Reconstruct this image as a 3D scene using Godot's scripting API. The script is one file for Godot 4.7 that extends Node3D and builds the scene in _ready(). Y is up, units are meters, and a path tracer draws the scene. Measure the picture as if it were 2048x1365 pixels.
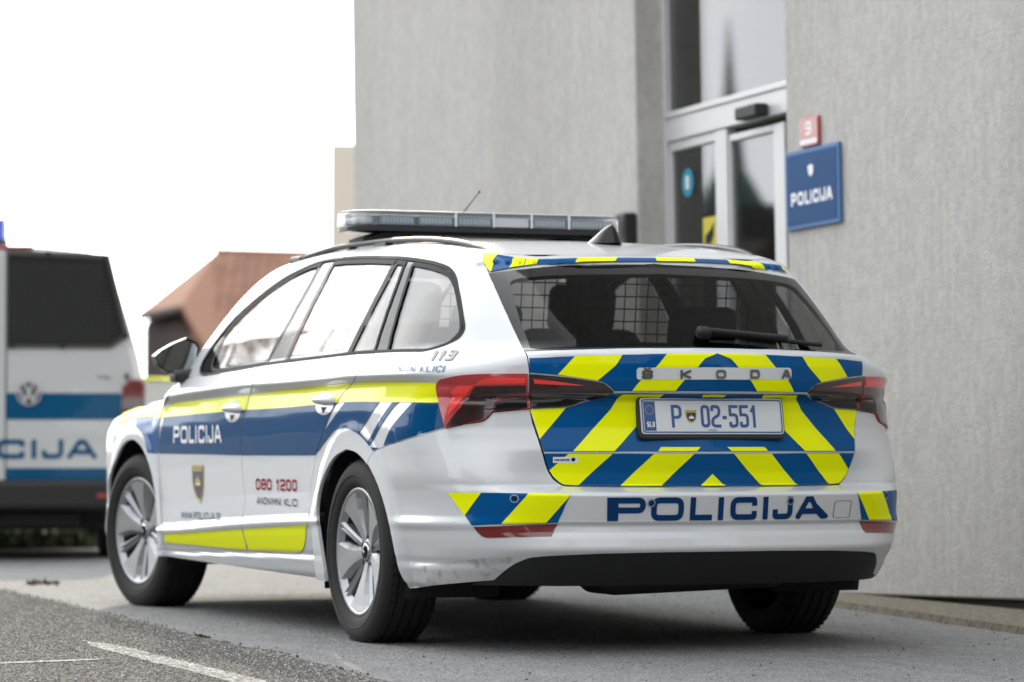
extends Node3D

# World axes: x = right of the car, y = up, z = towards the rear of the car (metres).
# Body space used below: s = forward of the rear axle, h = up, w = left of the middle.

var M := {}
var P := {}
var AM := 0.0

func W3(s: float, h: float, w: float) -> Vector3:
	return Vector3(-w, h, -s)

func _ready() -> void:
	# ---- camera, sky, sun, exposure
	var cam := Camera3D.new()
	cam.name = "camera"
	var ff := W3(0.922785, 0.025397, -0.384477)
	var uu := W3(-0.022960, 0.999677, 0.010928)
	cam.transform = Transform3D(Basis(ff.cross(uu).normalized(), uu, -ff), W3(-11.437758, 0.735164, 5.057328))
	cam.fov = 11.12144
	cam.near = 0.1
	cam.far = 600.0
	var lens := CameraAttributesPhysical.new()
	lens.frustum_focal_length = 123.24
	lens.frustum_focus_distance = 11.0
	lens.frustum_near = 0.1
	lens.frustum_far = 600.0
	lens.exposure_aperture = 3.2
	cam.attributes = lens
	add_child(cam)
	cam.current = true
	var env := Environment.new()
	env.background_mode = Environment.BG_SKY
	env.tonemap_mode = Environment.TONE_MAPPER_LINEAR
	env.tonemap_exposure = 1.0
	env.sdfgi_enabled = true
	env.ssao_enabled = true
	env.ssil_enabled = true
	var sky := Sky.new()
	var sun_dir := W3(cos(deg_to_rad(21.0)) * cos(deg_to_rad(17.0)), sin(deg_to_rad(21.0)), -cos(deg_to_rad(21.0)) * sin(deg_to_rad(17.0)))
	sky.sky_material = make_sky(sun_dir)
	env.sky = sky
	var we := WorldEnvironment.new()
	we.name = "world_environment"
	we.environment = env
	add_child(we)
	var sun := DirectionalLight3D.new()
	sun.name = "sun"
	sun.light_energy = 0.9
	sun.light_color = Color(1.0, 0.94, 0.84)
	sun.light_angular_distance = 0.9
	sun.shadow_enabled = true
	add_child(sun)
	sun.look_at_from_position(sun_dir * 50.0, Vector3.ZERO, Vector3.UP)
	# ---- the place
	make_materials()
	outline_setup()
	make_luts()
	build_ground()
	build_station()
	build_background()
	build_car()
	build_van()

func make_sky(sun_dir: Vector3) -> Material:
	var w := 1024
	var h := 512
	var im := Image.create(w, h, false, Image.FORMAT_RGBF)
	var no := FastNoiseLite.new()
	no.seed = 5
	no.noise_type = FastNoiseLite.TYPE_SIMPLEX_SMOOTH
	no.frequency = 0.9
	no.fractal_octaves = 5
	for j in h:
		var el := PI * (0.5 - (j + 0.5) / h)
		for i in w:
			var az := TAU * ((i + 0.5) / w)
			# panorama: u = 0 looks along -z, u = 0.25 along +x
			var d := Vector3(sin(az) * cos(el), sin(el), -cos(az) * cos(el))
			var up := maxf(d.y, 0.0)
			var c: Color
			var q := d / (0.35 + up)
			var n := no.get_noise_3d(q.x * 1.1, q.y * 1.1 + 3.0, q.z * 1.1)
			var cl := smoothstep(-0.22, 0.25, n)
			var toward := pow(0.5 + 0.5 * d.dot(sun_dir), 1.6)
			var blue := Color(0.73, 0.78, 0.86)
			var white := Color(1.0, 0.995, 0.985)
			c = blue.lerp(white, cl * 0.7 + 0.3 * (1.0 - up))
			c = c * (0.82 + 0.18 * cl) * (0.60 + 0.86 * toward) * (1.0 + 0.55 * pow(1.0 - up, 6.0))
			c = c + Color(1.0, 0.97, 0.92) * 0.8 * pow(maxf(d.dot(sun_dir), 0.0), 5.0)
			if d.y < 0.0:
				c = Color(0.25, 0.25, 0.245)
			im.set_pixel(i, j, Color(c.r, c.g, c.b) * 2.7)
	var m := PanoramaSkyMaterial.new()
	m.panorama = ImageTexture.create_from_image(im)
	return m

# ------------------------------------------------------------------ materials
func lin(r: float, g: float, b: float) -> Color:
	return Color(r, g, b).linear_to_srgb()

func mat(called: String, c: Color, rough := 0.5, metal := 0.0, coat := 0.0) -> StandardMaterial3D:
	var m := StandardMaterial3D.new()
	m.resource_name = called
	m.albedo_color = c
	m.roughness = rough
	m.metallic = metal
	if coat > 0.0:
		m.clearcoat_enabled = true
		m.clearcoat = coat
		m.clearcoat_roughness = 0.03
	M[called] = m
	return m

func noise_tex(sd: int, freq: float, oct: int, lo: Color, hi: Color, size := 512, kind := FastNoiseLite.TYPE_SIMPLEX_SMOOTH, sx := 1.0, sy := 1.0, bias := 0.0, contrast := 1.0) -> ImageTexture:
	var n := FastNoiseLite.new()
	n.seed = sd
	n.noise_type = kind
	n.frequency = freq
	n.fractal_octaves = oct
	var im := Image.create(size, size, false, Image.FORMAT_RGB8)
	# seamless: noise on a torus
	for j in size:
		var b := TAU * j / size
		for i in size:
			var a := TAU * i / size
			var r := size / TAU
			var x := n.get_noise_3d(cos(a) * r * sx, sin(a) * r * sx, cos(b) * r * sy) * 0.5 + n.get_noise_3d(sin(b) * r * sy + 1000.0, cos(a) * r * sx, sin(a) * r * sx) * 0.5
			var t := clampf((x * 1.5 * contrast) + 0.5 + bias, 0.0, 1.0)
			im.set_pixel(i, j, lo.lerp(hi, t))
	return ImageTexture.create_from_image(im)

func speckle_tex(sd: int, cell: int, size: int, cols: Array, height := false) -> ImageTexture:
	# stones of an aggregate: a cellular map, seamless, each stone with its own tone
	var r := RandomNumberGenerator.new()
	r.seed = sd
	var k := size / cell
	var pts := []
	var tone := []
	for j in k:
		for i in k:
			pts.append(Vector2((i + r.randf()) * cell, (j + r.randf()) * cell))
			tone.append(r.randf())
	var im := Image.create(size, size, false, Image.FORMAT_RGB8)
	for y in size:
		for x in size:
			var ci := x / cell
			var cj := y / cell
			var best := 1e9
			var second := 1e9
			var bt := 0.0
			for dj in [-1, 0, 1]:
				for di in [-1, 0, 1]:
					var gi: int = ci + di
					var gj: int = cj + dj
					var id: int = posmod(gj, k) * k + posmod(gi, k)
					var q: Vector2 = pts[id] + Vector2((gi - posmod(gi, k)) * cell, (gj - posmod(gj, k)) * cell)
					var d := q.distance_to(Vector2(x, y))
					if d < best:
						second = best
						best = d
						bt = tone[id]
					elif d < second:
						second = d
			var edge := clampf((second - best) / (cell * 0.45), 0.0, 1.0)
			if height:
				var v := edge * (0.5 + 0.5 * bt)
				im.set_pixel(x, y, Color(v, v, v))
			else:
				var f := bt * (cols.size() - 1)
				var c: Color = cols[int(f)].lerp(cols[mini(int(f) + 1, cols.size() - 1)], f - int(f))
				im.set_pixel(x, y, c * (0.55 + 0.45 * edge))
	return ImageTexture.create_from_image(im)

func dirt_tex() -> ImageTexture:
	var size := 256
	var n := FastNoiseLite.new()
	n.seed = 61
	n.noise_type = FastNoiseLite.TYPE_SIMPLEX_SMOOTH
	n.fractal_octaves = 5
	n.frequency = 0.05
	var im := Image.create(size, size, false, Image.FORMAT_RGBA8)
	var c := lin(0.14, 0.11, 0.075)
	for j in size:
		var b := TAU * j / size
		for i in size:
			var a := TAU * i / size
			var r := size / TAU
			var x := n.get_noise_3d(cos(a) * r, sin(a) * r, cos(b) * r) + n.get_noise_3d(sin(b) * r + 500.0, cos(a) * r, sin(a) * r)
			im.set_pixel(i, j, Color(c.r, c.g, c.b, 0.05 + 0.5 * smoothstep(0.15, 0.95, x)))
	return ImageTexture.create_from_image(im)

func stucco_tex() -> ImageTexture:
	var size := 1024
	var n := FastNoiseLite.new()
	n.seed = 41
	n.noise_type = FastNoiseLite.TYPE_SIMPLEX_SMOOTH
	n.fractal_octaves = 4
	n.frequency = 0.02
	var p := FastNoiseLite.new()
	p.seed = 43
	p.noise_type = FastNoiseLite.TYPE_SIMPLEX_SMOOTH
	p.fractal_octaves = 2
	p.frequency = 0.22
	var im := Image.create(size, size, false, Image.FORMAT_RGB8)
	var c0 := lin(0.435, 0.425, 0.402)
	var c1 := lin(0.535, 0.522, 0.492)
	for j in size:
		var b := TAU * j / size
		for i in size:
			var a := TAU * i / size
			var r := size / TAU
			var x := n.get_noise_3d(cos(a) * r, sin(a) * r, cos(b) * r) + n.get_noise_3d(sin(b) * r + 999.0, cos(a) * r, sin(a) * r)
			var t := clampf(0.5 + 0.7 * x, 0.0, 1.0)
			var c := c0.lerp(c1, t)
			var q := p.get_noise_3d(cos(a) * r * 0.55, sin(a) * r * 0.55, cos(b) * r * 1.3) + p.get_noise_3d(sin(b) * r * 1.3 + 777.0, cos(a) * r * 0.55, sin(a) * r * 0.55)
			var pit := smoothstep(0.62, 0.95, q + 0.12 * x)
			var high := smoothstep(0.55, 0.95, -q)
			c = c * (1.0 - 0.30 * pit + 0.05 * high)
			im.set_pixel(i, j, c)
	return ImageTexture.create_from_image(im)

func tri(m: StandardMaterial3D, scale: float) -> StandardMaterial3D:
	m.uv1_triplanar = true
	m.uv1_world_triplanar = true
	m.uv1_scale = Vector3.ONE * scale
	return m

func make_materials() -> void:
	mat("white_paint", lin(0.60, 0.62, 0.635), 0.42, 0.0, 0.8)
	mat("white_film", lin(0.60, 0.62, 0.63), 0.4, 0.0, 1.0)
	mat("blue_film", lin(0.0, 0.078, 0.245), 0.3, 0.0, 0.3)
	M["blue_film"].metallic_specular = 0.1
	mat("yellow_film", lin(0.86, 0.92, 0.0), 0.4, 0.0, 0.3)
	M["yellow_film"].metallic_specular = 0.12
	mat("yellow_gloss_film", lin(0.86, 0.90, 0.005), 0.35, 0.0, 0.55)
	M["yellow_gloss_film"].metallic_specular = 0.2
	mat("blue_gloss_film", lin(0.0, 0.06, 0.175), 0.3, 0.0, 0.32)
	M["blue_gloss_film"].metallic_specular = 0.08
	mat("navy_print", lin(0.008, 0.03, 0.10), 0.45)
	mat("blue_print", lin(0.001, 0.035, 0.13), 0.35, 0.0, 0.2)
	M["blue_print"].metallic_specular = 0.2
	mat("red_print", lin(0.34, 0.02, 0.03), 0.45)
	mat("white_print", lin(0.75, 0.76, 0.78), 0.4)
	mat("reflective_print", lin(0.36, 0.34, 0.34), 0.35)
	mat("pale_blue_print", lin(0.24, 0.30, 0.40), 0.35)
	mat("gloss_black", lin(0.006, 0.006, 0.0065), 0.06)
	M["gloss_black"].metallic_specular = 0.42
	mat("letter_metal", lin(0.17, 0.165, 0.165), 0.25, 0.9)
	mat("trim_black", lin(0.020, 0.020, 0.021), 0.42)
	mat("rubber", lin(0.010, 0.010, 0.011), 0.75)
	mat("plastic_black", lin(0.016, 0.016, 0.017), 0.6)
	mat("dark", lin(0.012, 0.012, 0.013), 0.9)
	mat("interior", lin(0.022, 0.021, 0.021), 0.85)
	mat("interior_grey", lin(0.08, 0.08, 0.08), 0.85)
	mat("tyre", lin(0.014, 0.0135, 0.013), 0.78)
	mat("alloy", lin(0.40, 0.41, 0.43), 0.42, 0.75)
	mat("alloy_face", lin(0.42, 0.425, 0.43), 0.45, 0.5)
	mat("alloy_dark", lin(0.045, 0.045, 0.047), 0.5, 0.6)
	mat("steel", lin(0.30, 0.30, 0.30), 0.4, 0.9)
	mat("chrome", lin(0.62, 0.62, 0.64), 0.10, 1.0)
	mat("aluminium", lin(0.60, 0.605, 0.605), 0.42, 0.2)
	mat("lamp_red", lin(0.44, 0.035, 0.04), 0.2, 0.0, 1.0)
	mat("lamp_bright", lin(0.85, 0.045, 0.04), 0.25, 0.0, 1.0)
	mat("lamp_smoke", lin(0.022, 0.006, 0.006), 0.2, 0.0, 1.0)
	mat("lamp_clear", lin(0.16, 0.15, 0.145), 0.22, 0.3, 1.0)
	mat("lamp_line", lin(0.55, 0.54, 0.53), 0.3, 0.3, 1.0)
	mat("reflector_red", lin(0.16, 0.008, 0.008), 0.22, 0.0, 1.0)
	mat("plate_white", lin(0.60, 0.63, 0.65), 0.4, 0.0, 0.4)
	mat("plate_blue", lin(0.004, 0.06, 0.22), 0.4, 0.0, 0.3)
	for called in ["navy_print", "red_print", "reflective_print", "pale_blue_print"]:
		M[called].metallic_specular = 0.1
	mat("gold", lin(0.42, 0.33, 0.05), 0.4)
	mat("crest_navy", lin(0.012, 0.022, 0.06), 0.4)
	mat("mirror", lin(0.5, 0.55, 0.57), 0.03, 1.0)
	mat("lens_clear", lin(0.45, 0.50, 0.54), 0.18, 0.2, 1.0)
	mat("led_grey", lin(0.20, 0.25, 0.29), 0.3, 0.4, 0.6)
	mat("blue_lens", lin(0.005, 0.06, 0.55), 0.2, 0.0, 1.0)
	var g := mat("clear_glass", Color(0.03, 0.045, 0.045, 0.22), 0.02)
	g.transparency = BaseMaterial3D.TRANSPARENCY_ALPHA
	g = mat("lens_glass", Color(0.75, 0.82, 0.86, 0.16), 0.05)
	g.transparency = BaseMaterial3D.TRANSPARENCY_ALPHA
	g = mat("tinted_glass", Color(0.006, 0.008, 0.008, 0.60), 0.02)
	g.metallic_specular = 0.2
	g.transparency = BaseMaterial3D.TRANSPARENCY_ALPHA
	g = mat("door_glass", Color(0.02, 0.025, 0.025, 0.35), 0.02)
	g.transparency = BaseMaterial3D.TRANSPARENCY_ALPHA
	# dirt on the lower edge of the bumper
	var dm := mat("dirt_film", Color.WHITE, 0.8)
	dm.transparency = BaseMaterial3D.TRANSPARENCY_ALPHA
	dm.albedo_texture = dirt_tex()
	tri(dm, 2.2)
	# concrete lane
	var m := mat("concrete", Color.WHITE, 0.9)
	m.albedo_texture = noise_tex(3, 0.035, 5, lin(0.31, 0.312, 0.315), lin(0.40, 0.40, 0.397), 512)
	m.detail_enabled = true
	m.detail_blend_mode = BaseMaterial3D.BLEND_MODE_MUL
	m.detail_albedo = speckle_tex(8, 4, 512, [Color(0.62, 0.62, 0.62), Color(0.9, 0.9, 0.89), Color(1, 1, 1), Color(1, 1, 1), Color(0.98, 0.96, 0.93)])
	m.detail_uv_layer = BaseMaterial3D.DETAIL_UV_2
	tri(m, 0.45)
	m.uv2_triplanar = true
	m.uv2_world_triplanar = true
	m.uv2_scale = Vector3.ONE * 1.6
	m.heightmap_enabled = true
	m.heightmap_scale = 1.0
	m.heightmap_texture = noise_tex(12, 0.25, 4, Color.BLACK, Color.WHITE, 512)
	m = mat("asphalt", Color.WHITE, 0.9)
	m.albedo_texture = speckle_tex(21, 8, 512, [lin(0.03, 0.03, 0.03), lin(0.07, 0.069, 0.067), lin(0.13, 0.128, 0.122), lin(0.11, 0.104, 0.096), lin(0.19, 0.186, 0.178), lin(0.32, 0.31, 0.30)])
	tri(m, 0.85)
	m.heightmap_enabled = true
	m.heightmap_scale = 1.6
	m.heightmap_texture = speckle_tex(21, 8, 512, [], true)
	m = mat("road_paint", Color.WHITE, 0.85)
	m.albedo_texture = speckle_tex(22, 8, 512, [lin(0.06, 0.06, 0.06), lin(0.26, 0.26, 0.255), lin(0.46, 0.46, 0.45), lin(0.55, 0.55, 0.54), lin(0.60, 0.60, 0.59)])
	tri(m, 0.85)
	m.heightmap_enabled = true
	m.heightmap_scale = 1.2
	m.heightmap_texture = M["asphalt"].heightmap_texture
	# stucco
	var st := stucco_tex()
	var sh := noise_tex(44, 0.20, 4, Color.BLACK, Color.WHITE, 512, FastNoiseLite.TYPE_SIMPLEX_SMOOTH, 0.7, 1.3)
	var streak := noise_tex(47, 0.03, 3, Color(0.95, 0.95, 0.945), Color(1, 1, 1), 512, FastNoiseLite.TYPE_SIMPLEX_SMOOTH, 0.14, 0.012, 0.30, 1.3)
	m = mat("stucco", Color.WHITE, 0.95)
	m.albedo_texture = st
	tri(m, 0.8)
	m.heightmap_enabled = true
	m.heightmap_scale = 0.16
	m.heightmap_texture = sh
	m.detail_enabled = true
	m.detail_blend_mode = BaseMaterial3D.BLEND_MODE_MUL
	m.detail_albedo = streak
	m.detail_uv_layer = BaseMaterial3D.DETAIL_UV_2
	m.uv2_triplanar = true
	m.uv2_world_triplanar = true
	m.uv2_scale = Vector3.ONE * 0.35
	mat("kerb_stone", lin(0.21, 0.19, 0.16), 0.95)
	M["kerb_stone"].albedo_texture = noise_tex(52, 0.08, 5, Color(0.55, 0.53, 0.48), Color(1.15, 1.12, 1.05), 256)
	tri(M["kerb_stone"], 2.0)
	mat("damp", lin(0.05, 0.048, 0.042), 0.9)
	mat("sign_blue", lin(0.003, 0.06, 0.19), 0.45)
	M["sign_blue"].metallic_specular = 0.2
	mat("sign_border", lin(0.09, 0.19, 0.38), 0.45)
	M["sign_border"].metallic_specular = 0.25
	mat("enamel_red", lin(0.38, 0.07, 0.055), 0.25, 0.0, 0.4)
	mat("sticker_blue", lin(0.01, 0.26, 0.38), 0.5)
	mat("sticker_yellow", lin(0.55, 0.48, 0.03), 0.5)
	m = mat("roof_tile", lin(0.20, 0.095, 0.055), 0.9)
	m.vertex_color_use_as_albedo = true
	mat("dark_wood", lin(0.035, 0.024, 0.020), 0.9)
	mat("verge_board", lin(0.10, 0.096, 0.092), 0.9)
	mat("pale_render", lin(0.62, 0.57, 0.50), 0.9)
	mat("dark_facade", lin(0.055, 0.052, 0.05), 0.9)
	mat("spire_green", lin(0.035, 0.085, 0.075), 0.8)
	mat("bark", lin(0.06, 0.052, 0.042), 0.95)
	mat("grass_blade", lin(0.045, 0.055, 0.020), 0.9)
	mat("leaf_litter", lin(0.05, 0.03, 0.018), 0.95)
	m = mat("stone_chip", lin(0.33, 0.322, 0.305), 0.85)
	m.vertex_color_use_as_albedo = true
	m = mat("lane_chip", lin(0.34, 0.342, 0.345), 0.9)
	m.vertex_color_use_as_albedo = true
	mat("moss", lin(0.045, 0.055, 0.015), 0.95)
	mat("badge_silver", lin(0.58, 0.59, 0.60), 0.35, 0.2)
	mat("van_glass", lin(0.016, 0.017, 0.016), 0.35)
	M["van_glass"].metallic_specular = 0.35
	mat("van_white", lin(0.58, 0.60, 0.60), 0.4, 0.0, 0.8)
	mat("van_blue", lin(0.0, 0.085, 0.20), 0.35, 0.0, 0.3)
	M["van_blue"].metallic_specular = 0.25

# ------------------------------------------------------------------ scene helpers
func tag(o: Node3D, label := "", category := "", group := "", kind := "") -> Node3D:
	if label != "":
		o.set_meta("label", label)
	if category != "":
		o.set_meta("category", category)
	if group != "":
		o.set_meta("group", group)
	if kind != "":
		o.set_meta("kind", kind)
	return o

var used_names := {}
func numbered(parent: Node, called: String) -> String:
	var key := str(parent.get_instance_id()) + called
	var n: int = used_names.get(key, -1) + 1
	used_names[key] = n
	return called if n == 0 else "%s_%03d" % [called, n]

func hold(parent: Node, called: String, t := Transform3D.IDENTITY) -> Node3D:
	var o := Node3D.new()
	o.name = numbered(parent, called)
	o.transform = t
	parent.add_child(o, true)
	return o

func put(parent: Node, called: String, me: Mesh, m: Material, t := Transform3D.IDENTITY) -> MeshInstance3D:
	var o := MeshInstance3D.new()
	o.name = numbered(parent, called)
	o.mesh = me
	if m:
		o.material_override = null
		for i in me.get_surface_count():
			o.set_surface_override_material(i, m)
	o.transform = t
	parent.add_child(o, true)
	return o

class Buf:
	var v := PackedVector3Array()
	var n := PackedVector3Array()
	var i := PackedInt32Array()
	func tri3(a: Vector3, b: Vector3, c: Vector3, na: Vector3, nb: Vector3, nc: Vector3) -> void:
		var k := v.size()
		v.append(a); v.append(b); v.append(c)
		n.append(na); n.append(nb); n.append(nc)
		var g := (b - a).cross(c - a)
		if g.dot(na + nb + nc) > 0.0:  # clockwise seen from outside
			i.append(k); i.append(k + 2); i.append(k + 1)
		else:
			i.append(k); i.append(k + 1); i.append(k + 2)
	func flat(a: Vector3, b: Vector3, c: Vector3, out: Vector3) -> void:
		var g := (b - a).cross(c - a)
		if g.length_squared() < 1e-16:
			return
		g = g.normalized()
		if g.dot(out) < 0.0:
			g = -g
		tri3(a, b, c, g, g, g)
	func quad(a: Vector3, b: Vector3, c: Vector3, d: Vector3, out: Vector3) -> void:
		flat(a, b, c, out)
		flat(a, c, d, out)
	func squad(a: Vector3, b: Vector3, c: Vector3, d: Vector3, na: Vector3, nb: Vector3, nc: Vector3, nd: Vector3) -> void:
		tri3(a, b, c, na, nb, nc)
		tri3(a, c, d, na, nc, nd)
	func mesh() -> ArrayMesh:
		var a := []
		a.resize(Mesh.ARRAY_MAX)
		a[Mesh.ARRAY_VERTEX] = v
		a[Mesh.ARRAY_NORMAL] = n
		a[Mesh.ARRAY_INDEX] = i
		var me := ArrayMesh.new()
		if v.size() > 0:
			me.add_surface_from_arrays(Mesh.PRIMITIVE_TRIANGLES, a)
		return me
	func mirrored() -> Buf:
		var o := Buf.new()
		for k in v.size():
			o.v.append(Vector3(-v[k].x, v[k].y, v[k].z))
			o.n.append(Vector3(-n[k].x, n[k].y, n[k].z))
		for k in range(0, i.size(), 3):
			o.i.append(i[k]); o.i.append(i[k + 2]); o.i.append(i[k + 1])
		return o
	func join(o: Buf) -> void:
		var k := v.size()
		v.append_array(o.v)
		n.append_array(o.n)
		for j in o.i:
			i.append(j + k)
	func moved(t: Transform3D) -> Buf:
		var o := Buf.new()
		for k in v.size():
			o.v.append(t * v[k])
			o.n.append((t.basis * n[k]).normalized())
		o.i = i.duplicate()
		return o

# box with rounded edges
func rbox(size: Vector3, r := 0.01, seg := 2) -> Buf:
	var b := Buf.new()
	var h := size * 0.5
	r = minf(r, minf(h.x, minf(h.y, h.z)) * 0.999)
	var inner := h - Vector3.ONE * r
	for ax in 3:
		for sg in [-1.0, 1.0]:
			var u := (ax + 1) % 3
			var w := (ax + 2) % 3
			var ts := []
			for k in seg + 1:
				ts.append([-1, -PI / 4 + PI / 4 * k / seg])
			for k in seg + 1:
				ts.append([1, PI / 4 * k / seg])
			var grid := []
			for p in ts:
				var row := []
				for q in ts:
					var d := Vector3.ZERO
					d[ax] = sg
					d[u] = tan(p[1])
					d[w] = tan(q[1])
					d = d.normalized()
					var c := Vector3.ZERO
					c[ax] = sg * inner[ax]
					c[u] = p[0] * inner[u]
					c[w] = q[0] * inner[w]
					row.append([c + d * r, d])
				grid.append(row)
			for i in grid.size() - 1:
				for j in grid.size() - 1:
					var a = grid[i][j]
					var bb = grid[i + 1][j]
					var c2 = grid[i + 1][j + 1]
					var d2 = grid[i][j + 1]
					b.squad(a[0], bb[0], c2[0], d2[0], a[1], bb[1], c2[1], d2[1])
	return b

# profile [Vector2(radius, along)] turned about the x axis
func lathe(prof: Array, seg := 48, crease := 35.0) -> Buf:
	var b := Buf.new()
	for k in prof.size() - 1:
		var p0: Vector2 = prof[k]
		var p1: Vector2 = prof[k + 1]
		var t := (p1 - p0).normalized()
		var n0 := Vector2(-t.y, t.x)
		var na := n0
		var nb := n0
		if k > 0:
			var tp: Vector2 = (p0 - prof[k - 1]).normalized()
			if absf(rad_to_deg(tp.angle_to(t))) < crease:
				na = (n0 + Vector2(-tp.y, tp.x)).normalized()
		if k < prof.size() - 2:
			var tn: Vector2 = (prof[k + 2] - p1).normalized()
			if absf(rad_to_deg(t.angle_to(tn))) < crease:
				nb = (n0 + Vector2(-tn.y, tn.x)).normalized()
		for j in seg:
			var a0 := TAU * j / seg
			var a1 := TAU * (j + 1) / seg
			var e0 := Vector3(0, cos(a0), sin(a0))
			var e1 := Vector3(0, cos(a1), sin(a1))
			b.squad(Vector3(p0.y, 0, 0) + e0 * p0.x, Vector3(p1.y, 0, 0) + e0 * p1.x, Vector3(p1.y, 0, 0) + e1 * p1.x, Vector3(p0.y, 0, 0) + e1 * p0.x,
				Vector3(na.y, 0, 0) + e0 * na.x, Vector3(nb.y, 0, 0) + e0 * nb.x, Vector3(nb.y, 0, 0) + e1 * nb.x, Vector3(na.y, 0, 0) + e1 * na.x)
	return b

# tube along points
func tube(pts: Array, r: float, seg := 8, r1 := -1.0) -> Buf:
	var b := Buf.new()
	var rings := []
	for k in pts.size():
		var d: Vector3 = (pts[mini(k + 1, pts.size() - 1)] - pts[maxi(k - 1, 0)]).normalized()
		var x := d.cross(Vector3.UP if absf(d.y) < 0.9 else Vector3.RIGHT).normalized()
		var y := d.cross(x)
		var rr := r if r1 < 0 else lerpf(r, r1, float(k) / (pts.size() - 1))
		var ring := []
		for j in seg:
			var a := TAU * j / seg
			var n := x * cos(a) + y * sin(a)
			ring.append([pts[k] + n * rr, n])
		rings.append(ring)
	for k in rings.size() - 1:
		for j in seg:
			var a = rings[k][j]
			var c = rings[k + 1][j]
			var d2 = rings[k + 1][(j + 1) % seg]
			var e = rings[k][(j + 1) % seg]
			b.squad(a[0], c[0], d2[0], e[0], a[1], c[1], d2[1], e[1])
	for k in [0, pts.size() - 1]:
		for j in range(1, seg - 1):
			b.flat(rings[k][0][0], rings[k][j][0], rings[k][j + 1][0], (pts[k] - pts[1 if k == 0 else k - 1]))
	return b

# flat outline in the xy plane of t, extruded from z = 0 to z = -depth, with a small chamfer on the front edge
func prism(poly: PackedVector2Array, depth: float, bevel := 0.0) -> Buf:
	var b := Buf.new()
	if Geometry2D.is_polygon_clockwise(poly):
		poly = poly.duplicate()
		poly.reverse()
	var front := poly
	if bevel > 0.0:
		var q := Geometry2D.offset_polygon(poly, -bevel, Geometry2D.JOIN_MITER)
		if q.size() == 1 and q[0].size() == poly.size():
			var best := 0
			for k in q[0].size():
				if q[0][k].distance_to(poly[0]) < q[0][best].distance_to(poly[0]):
					best = k
			front = PackedVector2Array()
			for k in poly.size():
				front.append(q[0][(best + k) % poly.size()])
		else:
			bevel = 0.0
	var idx := Geometry2D.triangulate_polygon(front)
	for k in range(0, idx.size(), 3):
		var a := front[idx[k]]
		var c := front[idx[k + 1]]
		var d := front[idx[k + 2]]
		b.flat(Vector3(a.x, a.y, 0), Vector3(c.x, c.y, 0), Vector3(d.x, d.y, 0), Vector3.BACK)
		if depth > 0.0:
			b.flat(Vector3(a.x, a.y, -depth), Vector3(c.x, c.y, -depth), Vector3(d.x, d.y, -depth), Vector3.FORWARD)
	if depth > 0.0:
		for k in poly.size():
			var p := poly[k]
			var q := poly[(k + 1) % poly.size()]
			var e := (q - p).normalized()
			var o := Vector3(e.y, -e.x, 0)
			b.quad(Vector3(p.x, p.y, -bevel), Vector3(q.x, q.y, -bevel), Vector3(q.x, q.y, -depth), Vector3(p.x, p.y, -depth), o)
			if bevel > 0.0:
				var p2 := front[k]
				var q2 := front[(k + 1) % poly.size()]
				b.quad(Vector3(p.x, p.y, -bevel), Vector3(q.x, q.y, -bevel), Vector3(q2.x, q2.y, 0), Vector3(p2.x, p2.y, 0), o + Vector3.BACK)
	return b

func rect(x0: float, y0: float, x1: float, y1: float, r := 0.0, seg := 4) -> PackedVector2Array:
	var o := PackedVector2Array()
	if r <= 0.0:
		return PackedVector2Array([Vector2(x0, y0), Vector2(x1, y0), Vector2(x1, y1), Vector2(x0, y1)])
	for c in [[x1 - r, y0 + r, -PI / 2], [x1 - r, y1 - r, 0.0], [x0 + r, y1 - r, PI / 2], [x0 + r, y0 + r, PI]]:
		for k in seg + 1:
			var a: float = c[2] + PI / 2 * k / seg
			o.append(Vector2(c[0] + r * cos(a), c[1] + r * sin(a)))
	return o

func ellipse(cx: float, cy: float, rx: float, ry: float, seg := 24) -> PackedVector2Array:
	var o := PackedVector2Array()
	for k in seg:
		o.append(Vector2(cx + rx * cos(TAU * k / seg), cy + ry * sin(TAU * k / seg)))
	return o

func v2(flat: Array) -> PackedVector2Array:
	var o := PackedVector2Array()
	for k in range(0, flat.size(), 2):
		o.append(Vector2(flat[k], flat[k + 1]))
	return o

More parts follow.
